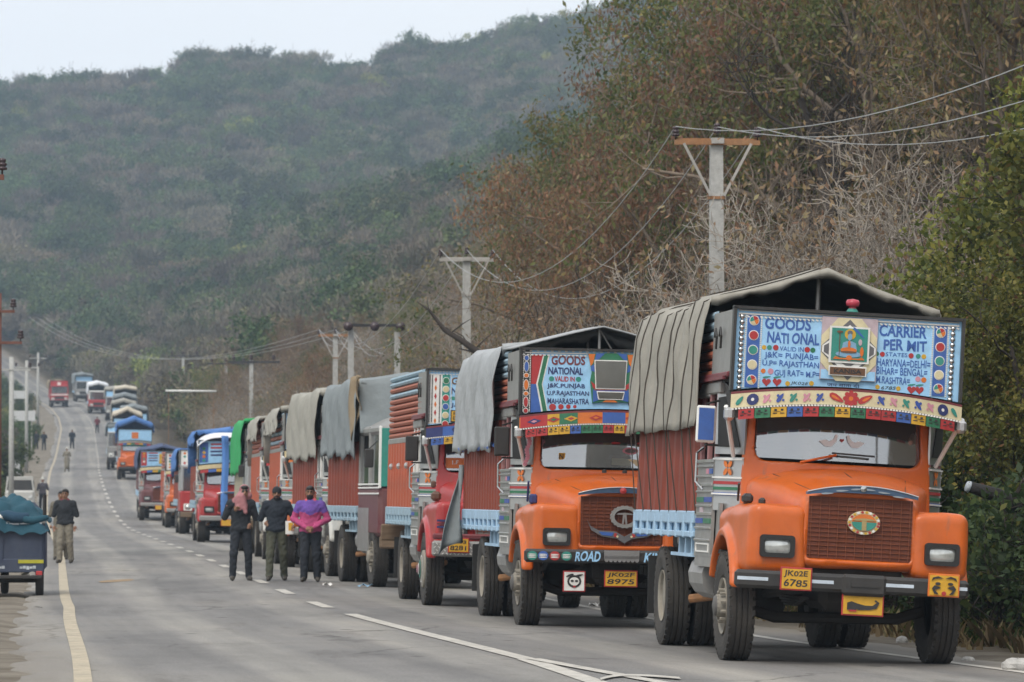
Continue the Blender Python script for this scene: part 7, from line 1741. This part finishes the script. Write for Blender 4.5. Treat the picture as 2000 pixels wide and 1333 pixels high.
# labels: 0 skin 1 hair 2 jacket 3 trousers 4 shoes 5 yoke/second colour 6 accent 7 eyes 8 lips
def make_person(label, loc, mats, H=1.72, rz=0.0, stride=0.10, arms=None, head=(0, 0, 0), beard=False, hat=None, long_top=0.0, scarf=False, yoke=False, h=0.013, bag=False, hands=True, group='people walking along the road', wide=1.0, lean=0.0, gap=0.105):
    S = H / 1.72; pr = []
    def s(a, b, ra, rb, lab, k=0.03): pr.append(('s', tuple(np.array(a) * S), tuple(np.array(b) * S), ra * S, rb * S, lab, k))
    def e(c, r, lab, k=0.03): pr.append(('e', tuple(np.array(c) * S), tuple(np.array(r) * S), lab, k))
    # legs: one forward, one back
    for sx, st in ((-1, -stride), (1, stride)):
        hip = (sx * 0.088, 0.0, 0.90); kn = (sx * gap * 1.0, st * 0.55 - 0.03, 0.49); an = (sx * gap * 1.12, st * 1.1 + 0.03, 0.10)
        s(hip, kn, 0.098 * wide, 0.072 * wide, 3); s(kn, an, 0.072 * wide, 0.062 * wide, 3)
        s((an[0], an[1] + 0.02, 0.055), (an[0] + sx * 0.02, an[1] - 0.15, 0.042), 0.048, 0.040, 4, 0.015)
    e((0, 0, 0.95), (0.165, 0.118, 0.12), 3); 
    # torso
    e((0, 0.0, 1.03), (0.172 * wide, 0.125, 0.15), 2, 0.06); e((0, 0, 1.22), (0.185 * wide, 0.130, 0.22), 2, 0.06)
    s((-0.165, 0.0, 1.385), (0.165, 0.0, 1.385), 0.080, 0.080, 5 if yoke else 2, 0.06)
    s((0, -0.01, 1.28), (0, 0, 1.40), 0.14, 0.10, 5 if yoke else 2, 0.05)
    if yoke: e((0, -0.004, 1.30), (0.187 * wide, 0.134, 0.125), 5, 0.03)
    if long_top: s((0, 0, 0.98), (0, 0, 0.98 - long_top), 0.165, 0.19, 2, 0.05)
    else: e((0, 0, 0.94), (0.182 * wide, 0.135, 0.07), 2, 0.03)
    hx, hy, hz = head; C = np.array([hx, hy - 0.01, 1.60 + hz])
    s((0, 0.01, 1.40), (C[0], C[1] + 0.02, 1.53 + hz), 0.058, 0.052, 0, 0.02)
    s((-0.05, 0.0, 1.455), (0.05, 0.0, 1.455), 0.055, 0.055, 6 if not scarf else 2, 0.03)      # collar
    e(C + [0, 0.012, 0.022], (0.074, 0.094, 0.092), 0, 0.02); e(C + [0, -0.022, -0.05], (0.056, 0.066, 0.066), 0, 0.02)
    s(C + [0, -0.088, 0.015], C + [0, -0.108, -0.022], 0.010, 0.016, 0, 0.012)                  # nose
    for sx in (-1, 1):
        e(C + [sx * 0.076, 0.012, -0.005], (0.012, 0.024, 0.032), 0, 0.01); e(C + [sx * 0.030, -0.082, 0.016], (0.014, 0.010, 0.008), 7, 0.004)
        s(C + [sx * 0.016, -0.088, 0.034], C + [sx * 0.046, -0.080, 0.034], 0.008, 0.006, 1, 0.004)
    e(C + [0, -0.084, -0.062], (0.024, 0.010, 0.008), 8, 0.004)
    if beard: e(C + [0, -0.026, -0.066], (0.060, 0.068, 0.058), 1, 0.01); s(C + [-0.028, -0.088, -0.045], C + [0.028, -0.088, -0.045], 0.009, 0.009, 1, 0.006)
    if hat == 'beanie': e(C + [0, 0.012, 0.055], (0.086, 0.104, 0.085), 6, 0.01)
    elif hat == 'cap': e(C + [0, 0.012, 0.065], (0.085, 0.10, 0.062), 6, 0.01); s(C + [0, 0, 0.075], C + [0, 0.0, 0.10], 0.082, 0.07, 6, 0.01)
    else: e(C + [0, 0.026, 0.048], (0.083, 0.098, 0.086), 1, 0.012); e(C + [0, -0.045, 0.085], (0.062, 0.05, 0.032), 1, 0.012)
    if scarf:
        e(C + [0, 0.03, 0.035], (0.094, 0.105, 0.105), 6, 0.02); s(C + [-0.07, 0.02, -0.06], C + [0.07, 0.02, -0.06], 0.07, 0.07, 6, 0.03)
        s(C + [-0.05, 0.0, -0.08], C + [-0.30, 0.0, -0.25], 0.075, 0.03, 6, 0.05); s(C + [-0.06, -0.05, -0.09], C + [0.02, -0.13, -0.36], 0.075, 0.025, 6, 0.05); s(C + [-0.12, -0.04, -0.12], C + [-0.10, -0.10, -0.28], 0.06, 0.04, 6, 0.05)
    # arms: (elbow, wrist) for each side
    arms = arms or (((-0.27, 0.03, 1.12), (-0.25, -0.06, 0.88)), ((0.27, 0.03, 1.12), (0.25, -0.06, 0.88)))
    for sx, (el_, wr) in zip((-1, 1), arms):
        sh = (sx * 0.195, 0.0, 1.385); s(sh, el_, 0.072, 0.058, 2, 0.035)
        if yoke: md_ = tuple(np.array(sh) * 0.52 + np.array(el_) * 0.48); s(sh, md_, 0.0735, 0.066, 5, 0.02); s(el_, wr, 0.056, 0.042, 2, 0.03)
        d = np.array(wr) - np.array(el_); d = d / np.linalg.norm(d); pm = np.array(wr) + d * 0.055
        e(pm, (0.036, 0.036, 0.045), 0, 0.015)
        if hands:
            sd_ = np.cross(d, [0, 1, 0.2]); sd_ = sd_ / (np.linalg.norm(sd_) + 1e-9)
            for k in range(4):
                o = sd_ * (-0.024 + 0.016 * k); l = (0.055, 0.068, 0.064, 0.050)[k]; b = pm + d * 0.035 + o; m_ = b + d * l * 0.55; t_ = m_ + (d * 0.6 + np.array([0, -0.5, -0.2])) * l * 0.6
                s(b, m_, 0.0098, 0.0092, 0, 0.006); s(m_, t_, 0.0092, 0.0085, 0, 0.006)
            b = pm + sd_ * 0.032 - d * 0.01; s(b, b + (sd_ * 0.6 + d * 0.9) * 0.05, 0.012, 0.0095, 0, 0.008)
    me = build_person(pr, mats, h * S)
    x, y, z = loc
    o = bpy.data.objects.new('person', me); col.objects.link(o); o.location = (x, y, z); o.rotation_euler = (lean, 0, rz)
    tag(o, label, 'person', group); return o
BLK = cloth('black', (0.018, 0.021, 0.026)); DKB = cloth('dark_blue_black', (0.016, 0.022, 0.032)); OLV = cloth('olive', (0.075, 0.078, 0.055)); DKT = cloth('dark_trousers', (0.020, 0.024, 0.032))
PNKJ = cloth('magenta', (0.42, 0.065, 0.18)); PURP = cloth('purple', (0.14, 0.075, 0.34)); CORAL = cloth('coral', (0.55, 0.09, 0.12)); SCRF = cloth('dusty_pink', (0.36, 0.16, 0.17)); GREYB = cloth('grey_beige', (0.21, 0.19, 0.15)); KHAKI = cloth('khaki_shawl', (0.15, 0.135, 0.105)); WHT = cloth('white', (0.55, 0.54, 0.5)); MARN = cloth('maroon_shirt', (0.14, 0.02, 0.03))
def at_px(px, d): x = (px - 1000) / FPX * d; return (x, d, gz(x, d) + 0.012)
make_person('man in black with a pink scarf over his head, walking left of the other two', at_px(471, 75.6), [SKIN, HAIR, BLK, DKT, SHOE, BLK, SCRF, EYEM, LIPM], H=1.72, rz=0.15, stride=0.06, gap=0.135, scarf=True, head=(0.06, -0.02, -0.01),
            arms=(((-0.29, 0.0, 1.14), (-0.14, -0.16, 1.26)), ((0.27, 0.02, 1.13), (0.16, -0.17, 1.02))))
make_person('man in dark jacket, olive trousers and black woollen cap in the middle of the three', at_px(541, 75.6), [SKIN, HAIR, DKB, OLV, SHOE, DKB, BLK, EYEM, LIPM], H=1.70, rz=0.05, stride=0.14, gap=0.12, hat='beanie', beard=True, head=(0, -0.03, -0.02), wide=1.06,
            arms=(((-0.29, 0.02, 1.13), (-0.21, -0.19, 1.06)), ((0.31, 0.04, 1.14), (0.30, -0.08, 1.02))))
make_person('bearded man in pink and purple jacket with his hands clasped in front', at_px(607, 75.2), [SKIN, HAIR, PNKJ, DKT, SHOE, PURP, CORAL, EYEM, LIPM], H=1.71, rz=-0.02, stride=0.05, beard=True, yoke=True, wide=1.08, head=(-0.01, 0, 0),
            arms=(((-0.31, 0.02, 1.13), (-0.07, -0.19, 0.98)), ((0.31, 0.02, 1.13), (0.07, -0.19, 0.98))))
make_person('man in black jacket and grey trousers walking beside the cargo three-wheeler', at_px(128, 97.6), [SKIN, HAIR, BLK, GREYB, SHOE, BLK, MARN, EYEM, LIPM], H=1.72, rz=-0.1, stride=0.08, wide=1.1)
make_person('person in khaki shawl half hidden behind the man in the black jacket', at_px(120, 103.0), [SKIN, HAIR, KHAKI, KHAKI, SHOE, KHAKI, KHAKI, EYEM, LIPM], H=1.68, long_top=0.55, h=0.02, hands=False)
make_person('far figure in grey with white cap walking up the left lane', at_px(131, 300), [SKIN, HAIR, GREYB, GREYB, SHOE, GREYB, WHT, EYEM, LIPM], H=1.72, long_top=0.6, hat='cap', h=0.03, hands=False)
make_person('far figure in dark clothes in the middle of the rising road', at_px(141, 376), [SKIN, HAIR, DKB, DKT, SHOE, DKB, DKB, EYEM, LIPM], H=1.75, h=0.03, hands=False, wide=1.15)
make_person('tiny figure standing by the dashed line below the crest', at_px(190, 430), [SKIN, HAIR, MARN, DKT, SHOE, MARN, MARN, EYEM, LIPM], H=1.72, h=0.035, hands=False)
make_person('figure in dark coat and white cap standing beside the parked white van', at_px(84, 219), [SKIN, HAIR, pmat('cloth_slate', (0.075, 0.07, 0.085), 0.9), DKT, SHOE, DKT, WHT, EYEM, LIPM], H=1.75, h=0.03, hat='cap', hands=False, group='people on the left verge')
make_person('far dark figure standing below the white sign, nearer the road', at_px(86, 372), [SKIN, HAIR, DKB, DKT, SHOE, DKB, DKB, EYEM, LIPM], H=1.7, h=0.035, hands=False, group='people on the left verge')
make_person('far dark figure standing below the white sign, farther from the road', at_px(71, 376), [SKIN, HAIR, BLK, DKT, SHOE, BLK, BLK, EYEM, LIPM], H=1.66, h=0.035, hands=False, group='people on the left verge')
# card hanging at the middle man's side
x, y, z = at_px(566, 75.5)
o = part('carrier_card', MB().rbox((0, 0, 0), (0.15, 0.02, 0.24), 0.006), E['white'], None, loc=(x, y, z + 0.96)); tag(o, 'white card with orange panel held by the man in the middle', 'card')
part('card_print', MB().box((0.02, -0.012, 0.02), (0.08, 0.006, 0.14)), E['plate'], o)

# ================================================================ cargo three-wheeler (seen from behind)
NAVYP = pmat('paint_navy', (0.022, 0.035, 0.075), 0.5, var=0.2, dust=0.4, dustcol=(0.12, 0.13, 0.15))
x0 = (92 - 1000) / FPX * 66.5 - 0.72
t = thing('cargo_three_wheeler', 'dark blue cargo three-wheeler loaded with a teal tarpaulin at the left edge', 'vehicle', (x0, 66.5, gz(x0, 66.5)), (0, 0, R(5.5)))
part('cargo_box', MB().rbox((0, 0.95, 0.80), (1.40, 1.8, 0.74), 0.03), NAVYP, t)
tg = part('tailgate', MB().rbox((0, 0.035, 0.86), (1.36, 0.05, 0.60), 0.015), NAVYP, t)
for sx in (-1, 0, 1): part('tailgate_rib', MB().box((sx * 0.62, 0.0, 0.86), (0.05, 0.03, 0.58)), NAVYP, tg)
part('upper_rail', MB().rbox((0, 0.03, 1.19), (1.40, 0.06, 0.05), 0.015), M_galv, t)
part('rear_panel', MB().rbox((0, 0.02, 0.50), (1.36, 0.06, 0.22), 0.015), NAVYP, t)
part('reflector', MB().box((0.47, -0.014, 0.565), (0.40, 0.01, 0.055)), pmat('reflector_yellow', (0.42, 0.40, 0.03), 0.4), t)
WP = pmat('white_sign_paint', (0.42, 0.46, 0.5), 0.7, var=0.4, scale=20)
for (sx_, zz, w, h_) in ((0.52, 1.10, 0.20, 0.05), (0.42, 0.47, 0.26, 0.06), (-0.06, 0.47, 0.24, 0.06), (-0.35, 0.86, 0.3, 0.04), (-0.35, 0.80, 0.3, 0.03), (0.2, 1.165, 0.9, 0.03), (-0.35, 0.92, 0.26, 0.03)):
    g = MB()
    for k in range(5): g.box((sx_ - w / 2 + w * (k + .5) / 5, -0.016 if zz > .6 else -0.014, zz + 0.006 * math.sin(k * 2.1)), (w / 5.6, 0.005, h_ * (0.55 + 0.4 * ((k * 7) % 3) / 2)))
    part('lettering', g, WP, t)
for sx in (-1, 1):
    part('tail_lamp', MB().rbox((sx * 0.60, -0.02, 0.38), (0.10, 0.04, 0.07), 0.01), E['red'], t)
    w = part('wheel', MB().lathe([(0.12, -0.05), (0.20, -0.065), (0.235, -0.05), (0.24, 0), (0.235, 0.05), (0.20, 0.065), (0.12, 0.05)], 24, 'x', (sx * 0.60, 0.55, 0.24)), M_tyre, t, smooth=True)
    part('rim', MB().lathe([(0.13, -0.045), (0.04, -0.03), (0.0, -0.03)], 16, 'x', (sx * 0.60 + (0.0 if sx < 0 else 0.09), 0.55, 0.24)), M_rim, w)
    part('mudguard', MB().box((sx * 0.62, 0.55, 0.50), (0.16, 0.6, 0.03)), M_under, t)
part('axle', MB().tube([(-0.6, 0.55, 0.26), (0.6, 0.55, 0.26)], 0.04, 8), M_under, t); part('bumper', MB().rbox((0, -0.03, 0.32), (1.3, 0.05, 0.06), 0.015), M_black, t)
part('exhaust', MB().tube([(0.35, 0.3, 0.33), (0.5, -0.03, 0.36)], 0.05, 8), M_galv, t)
part('wheel', MB().lathe([(0.10, -0.05), (0.20, -0.065), (0.235, -0.05), (0.24, 0), (0.235, 0.05), (0.20, 0.065), (0.10, 0.05)], 20, 'x', (0, 2.5, 0.24)), M_tyre, t, smooth=True)
part('cab', MB().rbox((0, 2.25, 0.95), (1.2, 0.85, 1.1), 0.12), NAVYP, t)
for sx in (-1, 1):
    for yy_ in (0.08, 0.9, 1.75): part('stake', MB().tube([(sx * 0.67, yy_, 1.15), (sx * 0.67, yy_, 1.62)], 0.02, 6), M_black, t)
# its load: a heap under a teal sheet and a rolled bundle
T_TEAL = canvas('teal', (0.012, 0.062, 0.092), dust=0.35); T_TEAL2 = canvas('dark_teal', (0.015, 0.05, 0.09), dust=0.3)
def heap(a, b):
    x = (-1 + 2 * a) * 0.74; y = -0.10 + 1.95 * b; c = (1 - abs(2 * a - 1) ** 3.0) * (1 - abs(2 * b - 1) ** 5)
    return (x + 0.04 * math.sin(b * 9 + a * 7), y + 0.04 * math.sin(a * 11), 1.24 + 0.27 * c + 0.09 * abs(math.sin(a * 9 + b * 5)) * c + 0.06 * abs(math.sin(a * 17 - b * 11)) - 0.05 * abs(math.sin(b * 19 + a * 6)) - (0.22 * (1 - c) if b < 0.5 else 0.05))
ld = part('tarpaulin_load', MB().grid(heap, 36, 36), T_TEAL, None, smooth=True, loc=t.location, rot=t.rotation_euler); tag(ld, 'crumpled teal tarpaulin heaped on the cargo three-wheeler', 'tarpaulin')
for k, (xa, za, r_, m_) in enumerate(((-0.42, 1.29, 0.075, T_TEAL2), (0.20, 1.28, 0.085, T_TEAL2), (0.50, 1.24, 0.06, T_TEAL), (-0.10, 1.26, 0.06, E['white']))):
    pts = [(xa - 0.24 + 0.12 * j, 0.0 + 0.03 * math.sin(j * 2 + k), za + 0.03 * math.sin(j * 1.4 + k)) for j in range(5)]
    o = part('sack', MB().tube(pts, [r_ * .5, r_, r_ * 1.05, r_, r_ * .55], 10), m_, None, smooth=True, loc=t.location, rot=t.rotation_euler)
    tag(o, ('dark teal sack at the left of the three-wheeler load', 'dark teal sack at the right of the three-wheeler load', 'bright teal bundle bulging over the right rail of the three-wheeler', 'pale bundle in the middle of the three-wheeler load')[k], 'sack', 'sacks on the three-wheeler')

# ---------------------------------------------------------------- parked van on the left verge
x, y, z = on(-4.9, 216)
t = thing('parked_van', 'small white van parked on the left verge behind the three-wheeler', 'van', (x, y, z), (0, 0, R(6)))
VW = paint('van_white', (0.55, 0.55, 0.53))
part('body', MB().rbox((0, 1.5, 0.78), (1.5, 3.2, 0.85), 0.10), VW, t)
prof = [(-0.74, 1.15), (0.74, 1.15), (0.66, 1.86), (-0.66, 1.86)]
part('cabin', MB().prism(prof, 0.35, 3.05), VW, t)
part('windscreen', MB().add([(-0.66, 0.33, 1.22), (0.66, 0.33, 1.22), (0.59, 0.345, 1.74), (-0.59, 0.345, 1.74)], [(0, 1, 2, 3)]), M_black, t)
for sx in (-1, 1):
    part('side_window', MB().box((sx * 0.705, 1.6, 1.5), (0.03, 2.2, 0.42)), M_black, t); part('headlamp', MB().lathe([(0.10, -0.11), (0.08, -0.13), (0, -0.14)], 12, 'y', (sx * 0.55, 0, 0.82)), M_lamp, t)
    for yy_ in (0.45, 2.5): part('wheel', MB().lathe([(0.14, -0.08), (0.27, -0.08), (0.29, 0), (0.27, 0.08), (0.14, 0.08)], 18, 'x', (sx * 0.68, yy_, 0.29)), M_tyre, t, smooth=True)
part('bumper', MB().rbox((0, -0.12, 0.45), (1.5, 0.1, 0.16), 0.03), M_black, t)
part('roof', MB().rbox((0, 1.7, 1.88), (1.36, 2.75, 0.08), 0.03), VW, t)

# ---------------------------------------------------------------- left verge: signs, posts, hut
SW = pmat('sign_white', (0.60, 0.61, 0.62), 0.6, var=0.1, dust=0.2)
def board_sign(u, y, zc, w, h, label, m=SW):
    x, yv, z = on(u, y); t = thing('road_sign', label, 'sign', (x, yv, z), (0, 0, R(6)), 'boards on the left verge')
    part('panel', MB().rbox((0, 0, zc), (w, 0.05, h), 0.01), m, t)
    for sx in (-0.35, 0.35): part('post', MB().tube([(sx * w, 0.05, -0.3), (sx * w, 0.05, zc + h * .45)], 0.05, 8), M_galv, t)
board_sign(-6.2, 352, 3.4, 1.9, 0.85, 'wide white board on posts beside the far left verge')
board_sign(-8.0, 470, 3.2, 1.6, 0.9, 'smaller white board farther up, left of the oncoming red truck')
x, yv, z = on(-5.4, 262)
t = thing('marker_post', 'short white marker post on the left verge', 'post', (x, yv, z)); part('shaft', MB().rbox((0, 0, 0.85), (0.34, 0.3, 1.9), 0.05), SW, t); part('cap', MB().rbox((0, 0, 1.84), (0.38, 0.34, 0.1), 0.04), E['black'], t)
x, yv, z = on(-8.5, 545)
t = thing('roadside_hut', 'low grey roadside hut left of the oncoming red truck', 'hut', (x, yv, z), (0, 0, R(12)))
HC = pmat('hut_plaster', (0.32, 0.31, 0.29), 0.9, var=0.2, dust=0.3)
part('wall', MB().box((0, 2, 1.1), (4.4, 4, 2.6)), HC, t); part('roof', MB().rbox((0, 2, 2.5), (4.9, 4.6, 0.16), 0.03), pmat('tin_roof', (0.38, 0.39, 0.40), 0.5, metal=0.3), t)
part('door', MB().box((0.9, -0.01, 0.95), (0.9, 0.06, 2.0)), M_wood, t); part('window', MB().box((-1.1, -0.01, 1.4), (0.9, 0.06, 0.8)), M_black, t)

# ---------------------------------------------------------------- dead branch, charred log, stones, litter
d = 95.0
pts = [pix(a, b, d) for a, b in ((815, 590), (838, 606), (868, 645), (905, 668), (935, 690), (985, 730), (1040, 790))]
gx, gy = pts[-1][0] + 0.6, d; pts.append((gx, gy, gz(gx, gy) - 0.2))
base = Vector(pts[-1]); loc = [Vector(p) - base for p in pts]
t = thing('dead_branch', 'bare dark fallen bough rising left above the silver tarpaulin', 'branch', base)
part('bough', MB().tube(loc, [0.012, 0.03, 0.055, 0.07, 0.085, 0.11, 0.14, 0.16], 7), BK_dark, t, smooth=True)
part('twig', MB().tube([loc[1], loc[1] + Vector((-0.05, 0, 0.22))], [0.014, 0.006], 5), BK_dark, t); part('twig', MB().tube([loc[4], loc[4] + Vector((-0.45, 0, 0.10))], [0.03, 0.015], 5), BK_dark, t)
for k in range(7):
    p_ = loc[2 + k % 4].lerp(loc[3 + k % 4], 0.3 + 0.08 * k); v_ = Vector((math.cos(k * 2.4) * 0.5, 0.2 * math.sin(k * 1.7), 0.35 + 0.2 * math.sin(k * 3.1)))
    part('twig', MB().tube([p_, p_ + v_ * 0.5 + Vector((0.04, 0, 0.05)), p_ + v_], [0.022, 0.014, 0.006], 5), BK_dark, t)
a = Vector(pix(1888, 950, 47.2)); b = a + Vector((1.75, 0.4, -0.62)); c = b + Vector((1.2, 0.3, -0.45))
t = thing('charred_log', 'black charred log with pale cut end in the bushes beside the nearest truck', 'log', c)
part('log', MB().tube([a - c, a.lerp(b, .2) - c + Vector((0.0, 0, 0.02)), a.lerp(b, .45) - c + Vector((0, 0, -0.035)), a.lerp(b, .7) - c + Vector((0, 0, 0.01)), b - c, Vector((0, 0, 0))], [0.06, 0.085, 0.082, 0.115, 0.10, 0.12], 9), pmat('charred_bark', (0.012, 0.011, 0.011), 0.8, var=0.4, bump=0.8, bscale=12), t, smooth=True)
dv = (b - a).normalized()
for k, (f_, dz_) in enumerate(((0.3, 0.5), (0.55, -0.35), (0.7, 0.45))):
    q_ = a.lerp(b, f_) - c; part('broken_limb', MB().tube([q_, q_ + Vector((0.12, -0.1, dz_ * .5)), q_ + Vector((0.3, -0.12, dz_))], [0.04, 0.025, 0.008], 6), BK_dark, t)
part('cut_end', MB().tube([a - c - dv * 0.004, a - c + dv * 0.03], [0.058, 0.068], 12), pmat('pale_wood', (0.42, 0.46, 0.50), 0.7), t, smooth=True)
STN = pmat('limestone', (0.42, 0.41, 0.39), 0.9, var=0.25, scale=8, bump=0.6, bscale=12)
def stone(x, y, r, label, sd):
    rs = np.random.default_rng(sd); ph = rs.random(6) * 6
    def fn(a, b):
        th, p = a * 2 * math.pi, b * math.pi; rr = r * (1 + 0.14 * math.sin(3 * th + ph[0]) * math.sin(p) + 0.12 * math.sin(2 * p + ph[1]) + 0.08 * math.sin(5 * th + 3 * p + ph[2]))
        return (rr * math.sin(p) * math.cos(th) * 1.25, rr * math.sin(p) * math.sin(th), rr * math.cos(p) * 0.8)
    o = part('stone', MB().grid(fn, 14, 8), STN, None, loc=(x, y, gz(x, y) + r * 0.35)); tag(o, label, 'stone', 'stones on the right verge'); return o
xs_ = (1985 - 1000) / FPX * 39.2; stone(xs_, 39.2, 0.11, 'pale rounded stone on the verge in the bottom right corner', 1)
for k, (px, dd, r_) in enumerate(((1890, 41.5, 0.05), (1760, 47.5, 0.06), (1520, 56, 0.07))): stone((px - 1000) / FPX * dd, dd, r_, ('small stone behind the nearest truck\'s right front wheel', 'small stone on the verge seen under the nearest truck', 'small stone on the verge seen behind the nearest truck\'s left wheel')[k], 5 + k)
def scrap(px, dd, m, label, s=0.12, z=0.02):
    x = (px - 1000) / FPX * dd; rs = random.Random(px)
    o = part('litter_scrap', MB().grid(lambda a, b: ((a - .5) * s * 1.6, (b - .5) * s * 1.2, 0.03 * math.sin(a * 7 + px) * math.cos(b * 6) + 0.035), 5, 4), m, None, loc=(x, dd, gz(x, dd) + z), rot=(0, 0, rs.random() * 3)); tag(o, label, 'litter', 'litter on the road and verge')
scrap(712, 71.2, E['skin'], 'pale blue plastic scrap by the grey-cabbed truck\'s front wheel', 0.16); scrap(640, 71.5, E['white'], 'white scrap on the asphalt right of the man in the pink jacket', 0.10); pass
scrap(1160, 60.5, E['white'], 'white scrap seen under the second truck', 0.12); pass
# dry leaves and mud patch on the road
pm = MB(); xm = (205 - 1000) / FPX * 76; 
pm.grid(lambda a, b: (xm + 0.5 * (a - .5) * (1 - abs(2 * b - 1) ** 2) + 0.25 * b, 75.5 + 3.0 * b, gz(xm, 75.5 + 3 * b) + 0.02), 4, 8)
o = part('mud_patch', pm, pmat('dried_mud', (0.26, 0.18, 0.10), 0.95, var=0.3), road)

# ================================================================ haze
zmax = float(ZZ.max()) + 16; xmin = float(XX.min()) - 5; xmax = float(XX.max()) + 5
hb = MB().box(((xmin + xmax) / 2, (yy[0] + yy[-1]) / 2, (zmax + float(ZZ.min()) - 1) / 2), (xmax - xmin, yy[-1] - yy[0] + 10, zmax - float(ZZ.min()) + 1))
hm = bpy.data.materials.new('haze_air'); hm.use_nodes = True; N = hm.node_tree.nodes; N.remove(N['Principled BSDF'])
pv = N.new('ShaderNodeVolumePrincipled'); pv.inputs['Color'].default_value = (0.62, 0.80, 1.0, 1); pv.inputs['Density'].default_value = 0.00033; pv.inputs['Anisotropy'].default_value = 0.0
hm.node_tree.links.new(pv.outputs[0], N['Material Output'].inputs['Volume'])
hz = link('haze', hb.mesh('haze'), hm); hz['kind'] = 'stuff'; hz['label'] = 'thin bluish haze over the valley'; hz['category'] = 'haze'
